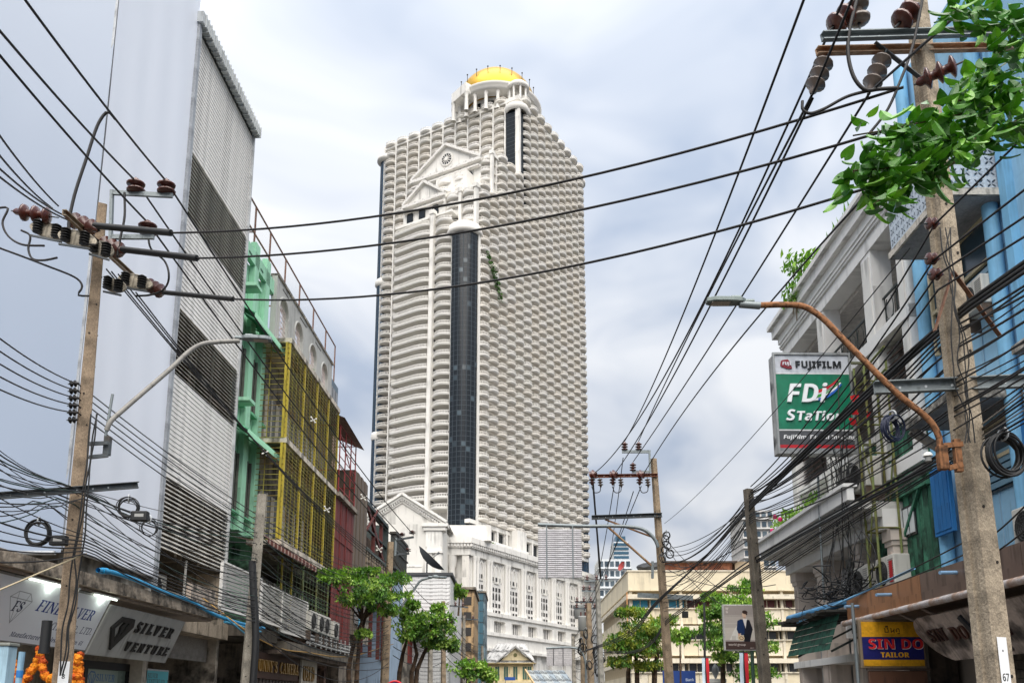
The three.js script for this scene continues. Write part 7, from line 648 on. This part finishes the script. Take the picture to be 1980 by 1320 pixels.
// marigold garlands at the shop front
{ const OR = [M(0xe8841a, 0.85, null), M(0xf0961e, 0.85, null), M(0xc2521a, 0.85, null)]; const g0 = new THREE.IcosahedronGeometry(0.06, 1); { const p = g0.attributes.position; for (let i = 0; i < p.count; i++) { const k = 0.8 + 0.4 * hash(i * 3, 7); p.setXYZ(i, p.getX(i) * k, p.getY(i) * k * 0.75, p.getZ(i) * k); } g0.computeVertexNormals(); } const drops = [[18, 75, 1262, 1318], [75, 130, 1255, 1322], [130, 152, 1265, 1325], [18, 40, 1262, 1330], [150, 156, 1268, 1330]]; const labels = ['orange marigold garland swag beside the blue meter box', 'orange marigold garland swag beside the brown pole', 'short orange marigold garland behind the brown pole', 'straight orange marigold garland at the blue meter box', 'straight orange marigold garland right of the brown pole']; drops.forEach(([a, b, y0, y1], k) => { const t = thing('marigold_garland', labels[k], 'garland', at(a, y0, 15).toArray(), 0, 'marigold garlands'); const A = at(a, y0, 15), Z = at(b, k > 2 ? y1 : y0, 15), n = k > 2 ? 12 : 30; for (let i = 0; i < n; i++) { const q = i / (n - 1), p = A.clone().lerp(Z, q); if (k < 3) p.y -= 4 * 0.5 * q * (1 - q); const f = add(t, 'blossom', g0, OR[Math.floor(hash(i, k) * 2.99)]); f.position.copy(p.sub(A)).add(V(rr(-0.02, 0.02), rr(-0.02, 0.02), rr(-0.03, 0.03))); f.rotation.set(rr(0, 3), rr(0, 3), 0); f.scale.setScalar(rr(0.9, 1.3)); } }); }
{ const t = thing('meter_box', 'pale blue metal meter box at the left kerb', 'meter box', at(2, 1330, 11).toArray()); add(t, 'case', rboxG(-0.14, 0.09, 0, 0.52, -0.1, 0.1, 0.01), M(0xa9cbe0, 0.5, 'streak', 0.6)); add(t, 'lid', rboxG(-0.16, 0.11, 0.52, 0.56, -0.12, 0.12, 0.01), M(0x8a8d86, 0.6, 'mottle', 0.5)); add(t, 'post', barG(V(0, -1.9, 0), V(0, 0, 0), 0.04), STEEL); const u = thing('blue_post', 'blue plastic pipe post strapped beside the brown pole', 'pipe', [-6.95, 0, -12.7]); add(u, 'pipe', barG(V(-0.25, 0, 0), V(-0.22, 2.35, 0), 0.045, 10), M(0x8fb9d6, 0.5, 'streak', 0.6)); add(u, 'band', barG(V(-0.222, 1.98, 0), V(-0.221, 2.08, 0), 0.048, 10), M(0x2a6fb0, 0.5, null)); }
// bright blue hose along the canopy
{ const t = onFrame(lf, 'blue_hose', 'bright blue plastic pipe lying along the canopy edge', 'pipe'); const c = M(0x2a9fd6, 0.45, 'mottle', 1); add(t, 'pipe', tubeG([V(-0.9, 4.26, 1.3), V(-0.4, 4.3, 1.3), V(0.6, 4.3, 1.3), V(2.2, 4.22, 1.3), V(3.9, 4.18, 1.3), V(5.4, 4.02, 1.32), V(7.2, 3.96, 1.34), V(9.8, 4.0, 1.34)], 0.05, 10, 60), c); add(t, 'joint', barG(V(-0.75, 4.27, 1.3), V(-0.55, 4.29, 1.3), 0.068, 10), c); add(t, 'branch', [barG(V(6.2, 4.0, 1.36), V(8.4, 3.5, 1.5), 0.024, 8), barG(V(6.2, 3.88, 1.36), V(9.4, 3.86, 1.36), 0.04, 8)], M(0x3d8fb0, 0.45, null)); }
// street furniture low in the frame
{ const t = thing('no_parking_sign', 'round red and blue no parking sign near the tree trunks', 'sign', [-3.75, 2.05, -28]); const d = new THREE.CylinderGeometry(0.3, 0.3, 0.02, 28); d.rotateX(Math.PI / 2); add(t, 'disc', d, M(0x1f4fb0, 0.5, null)); const r = new THREE.TorusGeometry(0.27, 0.035, 6, 28); r.translate(0, 0, 0.014); add(t, 'ring', r, M(0xc8202c, 0.5, null)); add(t, 'bar', beamG(V(-0.19, 0.19, 0.016), V(0.19, -0.19, 0.016), 0.05, 0.02), M(0xc8202c, 0.5, null)); add(t, 'post', barG(V(0, -2.05, -0.03), V(0, 0.3, -0.03), 0.03), STEEL);
  const s = thing('street_name_plate', 'small blue street name plate before the cream house', 'sign', [-0.2, 4.2, -92]); const cv = canvasTex(256, 64, (x, w, h) => { x.fillStyle = '#1e4f9e'; x.fillRect(0, 0, w, h); x.fillStyle = '#eef'; x.font = 'bold 34px sans-serif'; x.textAlign = 'center'; x.fillText('ถนนสีลม', 128, 44); }); add(s, 'board', boxG(-0.55, 0.55, -0.15, 0.2, -0.03, 0), M(0x1e4f9e, 0.5, null)); put(s, 'lettering', plate(1.08, 0.32, cv, 0.5)).position.set(0, 0.02, 0.003); add(s, 'post', barG(V(-0.5, -4.2, -0.05), V(-0.5, 0.2, -0.05), 0.04), STEEL);
  const b = thing('bank_sign', 'dark blue bank sign low behind the leaning pole', 'sign', [9.1, 2.5, -48]); const bv = canvasTex(256, 128, (x, w, h) => { x.fillStyle = '#1b3f86'; x.fillRect(0, 0, w, h); x.fillStyle = '#dfe6f2'; x.font = '30px sans-serif'; x.fillText('Bank', 176, 80); }); add(b, 'board', boxG(-0.8, 1.0, 0, 0.9, -0.1, -0.004), M(0x1b3f86, 0.5, null)); put(b, 'print', plate(1.8, 0.9, bv, 0.5)).position.set(0.1, 0.45, 0); add(b, 'post', barG(V(0, -2.5, -0.05), V(0, 0, -0.05), 0.05), STEEL);
  [[1364, 1272, 38, 'red and white banner flag on the black post'], [1438, 1262, 30, 'red and white banner flag below the portrait billboard']].forEach(([x, y, D, l]) => { const t = thing('street_banner', l, 'banner', at(x, y, D).toArray()); const f = (x0, c) => { const g = new THREE.PlaneGeometry(0.13, 1.2, 3, 8), p = g.attributes.position; for (let i = 0; i < p.count; i++) p.setZ(i, 0.03 * Math.sin(p.getY(i) * 4 + x0 * 9)); g.computeVertexNormals(); g.translate(x0, -0.6, 0); add(t, 'cloth', g, M(c, 0.8, null)); }; f(-0.09, 0xc9dbe8); f(0.08, 0xc01f2c); add(t, 'bar', barG(V(-0.3, 0.02, 0), V(0.3, 0.02, 0), 0.02), BLK); add(t, 'post', barG(V(0, -at(x, y, D).y, 0), V(0, 0.1, 0), 0.03), BLK); });
  const gp = thing('gate_pillar', 'white gate pillar with a lantern before the beige building', 'pillar', [11.2, 0, -48]); add(gp, 'shaft', boxG(-0.35, 0.35, 0, 2.75, -0.35, 0.35), RW); add(gp, 'cap', boxG(-0.48, 0.48, 2.75, 2.95, -0.48, 0.48), RW); add(gp, 'lantern', latheG([[0.02, 2.95], [0.1, 3.1], [0.2, 3.35], [0.16, 3.6], [0.02, 3.8]], 8), M(0x6a6d70, 0.4, null)); const fe = thing('iron_fence', 'dark iron fence top beside the white gate pillar', 'fence', [12, 0, -46]); add(fe, 'panel', boxG(0, 4, 0, 2.5, -0.05, 0), M(0x23242a, 0.6, null)); for (let k = 0; k < 14; k++) add(fe, 'spike', barG(V(0.15 + k * 0.28, 2.5, -0.025), V(0.15 + k * 0.28, 2.7, -0.025), 0.02, 5, 0.002), M(0x23242a, 0.6, null)); }
// ================= trees and plants =================
const LEAFC = [0x9acb3e, 0x74ac30, 0xb6d85a, 0x568a2a].map(c => M(c, 0.85, 'mottle', 0.5, { trans: 0.3 }));
function leafG(L, w, bend = 0.15) { const pos = [0, 0, 0, w / 2, L * 0.45, 0.02, 0, L * 0.5, -bend * L * 0.3, 0, 0, 0, 0, L * 0.5, -bend * L * 0.3, -w / 2, L * 0.45, 0.02, w / 2, L * 0.45, 0.02, 0, L, -bend * L, 0, L * 0.5, -bend * L * 0.3, 0, L * 0.5, -bend * L * 0.3, 0, L, -bend * L, -w / 2, L * 0.45, 0.02]; const g = new THREE.BufferGeometry(); g.setAttribute('position', new THREE.Float32BufferAttribute(pos, 3)); const uv = []; for (let i = 0; i < 12; i++) uv.push(pos[3 * i] * 3, pos[3 * i + 1] * 3); g.setAttribute('uv', new THREE.Float32BufferAttribute(uv, 2)); g.computeVertexNormals(); return g; }
function scatter(clumps, per, L, w) { const gs = [], m = new THREE.Matrix4(), e = new THREE.Euler(), q = new THREE.Quaternion(); const base = leafG(L, w); for (const [c, r] of clumps) for (let k = 0; k < per; k++) { let d; do { d = V(rr(-1, 1), rr(-1, 1), rr(-1, 1)); } while (d.lengthSq() > 1); d.multiplyScalar(r * rr(0.7, 1.35)); d.y *= 0.45; const g = base.clone(); e.set(rr(0.6, 2.6), rr(0, 6.28), rr(-0.6, 0.6)); q.setFromEuler(e); const s = rr(0.65, 1.25); m.compose(c.clone().add(d), q, V(s, s, s)); g.applyMatrix4(m); gs.push(g); } return merge(gs); }
function limbG(pts, r0, r1) { const gs = []; for (let i = 0; i < pts.length - 1; i++) { const a = lerp(r0, r1, i / (pts.length - 1)), b = lerp(r0, r1, (i + 1) / (pts.length - 1)); gs.push(barG(pts[i], pts[i + 1], a, 8, b)); const s = new THREE.SphereGeometry(b, 8, 6); s.translate(pts[i + 1].x, pts[i + 1].y, pts[i + 1].z); gs.push(s); } return gs; }
function tree(label, base, trunks, lobes, o = {}) { // lobes: [px,py,D,radius m]
  const t = thing('street_tree', label, 'tree', [0, 0, 0], 0, o.group), bark = M(0x6a5442, 0.95, 'bark', 0.8, { bump: 0.02, bumpSize: 0.4 });
  const cl = [[], [], [], []]; lobes.forEach(([x, y, D, r], i) => { const C = at(x, y, D), n = o.n || 16; for (let k = 0; k < n; k++) { let d; do { d = V(rr(-1, 1), rr(-1, 1), rr(-1, 1)); } while (d.lengthSq() > 1); const p = C.clone().add(d.clone().multiplyScalar(r).multiply(V(1.3, 0.42, 1.3))); cl[Math.floor(hash(i * 31 + k, 5) * 3.99)].push([p, r * rr(0.24, 0.46)]); } });
  trunks.forEach(pts => add(t, 'trunk', limbG(pts, o.r0 || 0.16, o.r1 || 0.07), bark));
  const tip = trunks.map(p => p[p.length - 1]); lobes.forEach(([x, y, D, r]) => { const C = at(x, y, D), s = tip.reduce((a, b) => a.distanceTo(C) < b.distanceTo(C) ? a : b), mid = s.clone().lerp(C, 0.5).add(V(rr(-0.15, 0.15), rr(0, 0.2), rr(-0.15, 0.15))); add(t, 'limb', limbG([s, mid, C.clone().add(V(0, r * 0.3, 0))], (o.r1 || 0.07) * 0.8, 0.015), bark); });
  const crown = new THREE.Group(); crown.name = 'crown'; t.add(crown); cl.forEach((c, i) => { if (c.length) stuff(add(crown, 'leaves', scatter(c, o.per || 22, o.L || 0.2, o.w || 0.11), (o.mats || LEAFC)[i])); }); return t; }
const gp = (px, D, y = 0) => { const v = at(px, 1361, D); v.y = y; return v; };
tree('leafy street tree spreading before the red cage and the pole', null, [[gp(676, 31), at(674, 1290, 31), at(684, 1240, 31), at(700, 1200, 31)], [gp(684, 31.2), at(690, 1300, 31), at(694, 1240, 31.2), at(706, 1195, 31.3)]], [[650, 1118, 30, 0.5], [680, 1112, 30.5, 0.5], [700, 1140, 30, 0.62], [735, 1130, 31, 0.55], [765, 1120, 31.5, 0.45], [725, 1155, 30.5, 0.6], [690, 1160, 30, 0.5], [760, 1150, 31.5, 0.5], [745, 1178, 31, 0.42], [632, 1112, 30, 0.3], [715, 1105, 31, 0.28], [705, 1225, 30.5, 0.22]], { n: 20, per: 24, L: 0.19, w: 0.085, r0: 0.1, r1: 0.05 });
tree('bushy street tree with twin trunks before the corrugated box', null, [[gp(768, 38), at(772, 1300, 38), at(779, 1262, 38), at(786, 1240, 38)], [gp(796, 38), at(796, 1300, 38), at(806, 1265, 38), at(800, 1238, 38)], [gp(800, 38.2), at(806, 1295, 38.2), at(820, 1262, 38.2), at(835, 1235, 38.2)]], [[790, 1205, 37, 0.65], [815, 1195, 37.5, 0.7], [845, 1195, 38, 0.65], [825, 1220, 37.5, 0.65], [795, 1228, 37, 0.55], [855, 1215, 38, 0.5], [862, 1240, 38, 0.45], [840, 1245, 38, 0.5], [775, 1185, 37, 0.35], [875, 1250, 38.5, 0.4], [800, 1170, 37, 0.25], [845, 1175, 38, 0.4]], { n: 20, per: 24, L: 0.22, w: 0.1, r0: 0.12, r1: 0.06 });
tree('dark little tree growing on the roof by the glass block', null, [[at(886, 1190, 66), at(888, 1165, 66), at(888, 1150, 66)]], [[885, 1140, 66, 0.6], [897, 1145, 66, 0.5], [880, 1152, 66, 0.4]], { n: 12, per: 18, L: 0.35, w: 0.16, r0: 0.08, r1: 0.04 });
tree('low round tree at the kerb before the cream house', null, [[gp(905, 62), at(905, 1310, 62), at(908, 1300, 62)]], [[895, 1288, 62, 0.9], [920, 1285, 62, 0.9], [935, 1300, 62, 0.8], [905, 1305, 62, 0.8], [950, 1310, 63, 0.6]], { n: 14, per: 20, L: 0.36, w: 0.2 });
tree('broad yellow green tree before the beige building and the leaning pole', null, [[gp(1262, 56), at(1266, 1300, 56), at(1272, 1260, 56), at(1262, 1235, 56)], [gp(1232, 56), at(1232, 1300, 56), at(1230, 1265, 56)], [gp(1215, 57), at(1215, 1300, 57), at(1220, 1270, 57)]], [[1215, 1235, 55, 1.0], [1240, 1215, 55, 1.1], [1270, 1225, 56, 1.0], [1230, 1255, 55, 1.0], [1190, 1250, 55, 0.8], [1260, 1255, 56, 1.0], [1225, 1185, 55.5, 0.8], [1285, 1200, 57, 0.8], [1200, 1280, 55, 0.7], [1250, 1285, 56, 0.8], [1205, 1185, 55, 0.45]], { n: 42, per: 24, L: 0.27, w: 0.12, r0: 0.2, r1: 0.1, mats: [M(0xa8b838, 0.85, 'mottle', 0.5, { trans: 0.3 }), LEAFC[1], M(0xbcc640, 0.85, 'mottle', 0.5, { trans: 0.3 }), LEAFC[3]] });
tree('tall narrow tree behind the portrait billboard', null, [[gp(1398, 47), at(1398, 1290, 47), at(1400, 1240, 47), at(1402, 1190, 47)]], [[1390, 1180, 46, 0.9], [1415, 1165, 47, 0.8], [1385, 1215, 46, 0.8], [1395, 1245, 46, 0.9], [1420, 1215, 47, 0.9], [1440, 1135, 48, 0.7], [1435, 1165, 48, 0.8], [1375, 1155, 46, 0.4], [1405, 1270, 46, 0.6], [1372, 1190, 46, 0.35], [1458, 1200, 46, 0.9], [1462, 1250, 46, 0.9], [1455, 1300, 46, 0.9]], { n: 42, per: 24, L: 0.25, w: 0.11, r0: 0.16 });
tree('slim young tree between the leaning pole and the black post', null, [[gp(1316, 44), at(1316, 1290, 44), at(1315, 1240, 44)]], [[1318, 1235, 44, 0.4], [1305, 1225, 44, 0.35], [1330, 1222, 44, 0.3]], { n: 12, per: 16, L: 0.28, w: 0.14, r0: 0.06, r1: 0.03 });
// roof and balcony planting on the right
{ const shrub = (label, spots, L, w, per, group, flowers) => { const t = thing('shrub', label, 'plant', [0, 0, 0], 0, group), cl = [[], []]; spots.forEach(([p, r], i) => cl[i % 2].push([p, r])); cl.forEach((c, i) => { if (c.length) stuff(add(t, 'foliage', scatter(c, per, L, w), LEAFC[i])); }); const st = []; spots.forEach(([p]) => st.push(barG(p.clone().add(V(rr(-0.1, 0.1), -0.5, 0)), p, 0.015, 5))); add(t, 'stems', st, M(0x5b4a36, 0.9, null)); if (flowers) for (const [p, c] of flowers) { const f = new THREE.IcosahedronGeometry(0.06, 1); f.translate(p.x, p.y, p.z); add(t, 'flower', f, M(c, 0.7, null)); } return t; };
  const sp = []; for (let k = 0; k < 12; k++) sp.push([at(1556 + rr(-22, 24), 498 + k * 8 + rr(-6, 6), 20.8), rr(0.3, 0.42)]); shrub('green shrub spilling over the far end of the white cornice', sp, 0.24, 0.08, 34); const s2 = []; for (let k = 0; k < 10; k++) s2.push([at(1588 + k * 7.5, 520 - k * 10 + rr(-8, 4), 20.2 - k * 0.22), rr(0.2, 0.3)]); shrub('spiky yellow green plants behind the white cornice', s2, 0.42, 0.06, 24, null, [[at(1590, 500, 19.9), 0xe0a020], [at(1594, 494, 19.8), 0xe0a020]]);
  const s3 = []; for (let k = 0; k < 14; k++) s3.push([rf.W(0.5 + k * 0.21, 6.05 + rr(0, 0.3), 0.6 + rr(-0.1, 0.15)), rr(0.16, 0.28)]); shrub('flowering shrub in the white balcony planter', s3, 0.15, 0.06, 30, null, [[rf.W(0.9, 6.0, 0.85), 0xd0246e], [rf.W(1.2, 6.3, 0.85), 0xd0246e], [rf.W(1.6, 6.15, 0.85), 0xd0246e]]);
  const s4 = [[lf.W(18.2, 15.9, 0.05), 0.22], [lf.W(18.3, 16.2, 0.05), 0.18]]; shrub('small fern growing from an arched rooftop opening', s4, 0.2, 0.06, 24); }
// ---- leafy branch hanging into the top right ----
{ const t = thing('leafy_branch', 'leafy green branch hanging in front of the near pole crossarms', 'branch'); const mats = [0x62ab22, 0x4c9220, 0x86c832, 0x3f7a22].map(c => new THREE.MeshPhysicalMaterial({ color: c, roughness: 0.5, transmission: 0.35, thickness: 0, map: tx('mottle', 0.3) }));
  const bg = (() => { const s = []; const n = 8; const pos = [], uv = []; const W = q => 0.5 * Math.pow(Math.sin(Math.PI * Math.min(1, q * 0.93 + 0.07)), 0.8) * 0.062; for (let i = 0; i < n; i++) { const a = i / n, b = (i + 1) / n, L = 0.135, z = q => -0.35 * L * q * q, e = 0.012; for (const sgn of [-1, 1]) { const A = [0, a * L, z(a)], Bq = [0, b * L, z(b)], C = [sgn * W(b), b * L, z(b) + e], D = [sgn * W(a), a * L, z(a) + e]; pos.push(...A, ...Bq, ...C, ...A, ...C, ...D); for (const p of [A, Bq, C, A, C, D]) uv.push(p[0] * 3, p[1] * 3); } } const g = new THREE.BufferGeometry(); g.setAttribute('position', new THREE.Float32BufferAttribute(pos, 3)); g.setAttribute('uv', new THREE.Float32BufferAttribute(uv, 2)); g.computeVertexNormals(); return g; })();
  const twigs = [[[2010, 140, 5.2], [1930, 200, 5.2], [1860, 245, 5.1], [1780, 265, 5.0], [1700, 300, 4.95], [1635, 345, 4.9]], [[1930, 200, 5.2], [1860, 220, 5.0], [1790, 235, 4.9], [1720, 250, 4.8], [1650, 262, 4.8]], [[1860, 245, 5.1], [1800, 300, 4.9], [1750, 350, 4.85], [1690, 395, 4.8]], [[1930, 200, 5.2], [1900, 250, 5.0], [1850, 310, 4.9], [1800, 350, 4.9]], [[2010, 60, 5.4], [1940, 40, 5.2], [1880, 25, 5.1], [1840, 15, 5.0]], [[2010, 60, 5.4], [1950, 90, 5.2], [1900, 130, 5.1], [1860, 170, 5]], [[2010, 220, 5.2], [1970, 230, 5.1], [1940, 255, 5]], [[1780, 265, 5.0], [1730, 320, 4.9], [1650, 330, 4.85]], [[1960, 180, 5.1], [1920, 150, 5], [1880, 190, 4.95], [1830, 195, 4.9]]];
  twigs.forEach((tw, k) => { const pts = tw.map(p => at(...p)), c = new THREE.CatmullRomCurve3(pts); add(t, 'twig', new THREE.TubeGeometry(c, 20, k < 1 ? 0.009 : 0.005, 5), M(0x4a3d28, 0.9, null)); const n = [60, 36, 40, 32, 40, 36, 14, 26, 14][k]; for (let i = 0; i < n; i++) { const q = (i + 0.5) / n, p = c.getPoint(Math.min(1, q)), o = add(t, 'leaf', bg, mats[Math.floor(hash(i, k + 3) * 3.99)]); o.position.copy(p).add(V(rr(-0.05, 0.05), rr(-0.06, 0.05), rr(-0.1, 0.1))); o.rotation.set(rr(1.7, 3.6), rr(-1.3, 1.3), rr(-1.2, 1.2), 'YXZ'); const s = rr(0.85, 1.4); o.scale.setScalar(s); } });
  const ex = []; twigs.forEach((tw, k) => { const c = new THREE.CatmullRomCurve3(tw.map(p => at(...p))), n = [70, 40, 50, 40, 50, 50, 30, 40, 30][k]; for (let i = 0; i < n; i++) { const p = c.getPoint((i + 0.5) / n).add(V(rr(-0.1, 0.1), rr(-0.12, 0.08), rr(-0.16, 0.16))), g = bg.clone(), s = rr(0.8, 1.25); g.applyMatrix4(new THREE.Matrix4().compose(p, new THREE.Quaternion().setFromEuler(new THREE.Euler(rr(1.7, 3.6), rr(-1.3, 1.3), rr(-1.2, 1.2), 'YXZ')), V(s, s, s))); ex.push(g); } }); for (let m = 0; m < 4; m++) stuff(add(t, 'leaf_mass', ex.filter((g, i) => i % 4 === m), mats[m])); }
renderer.render(scene, camera);
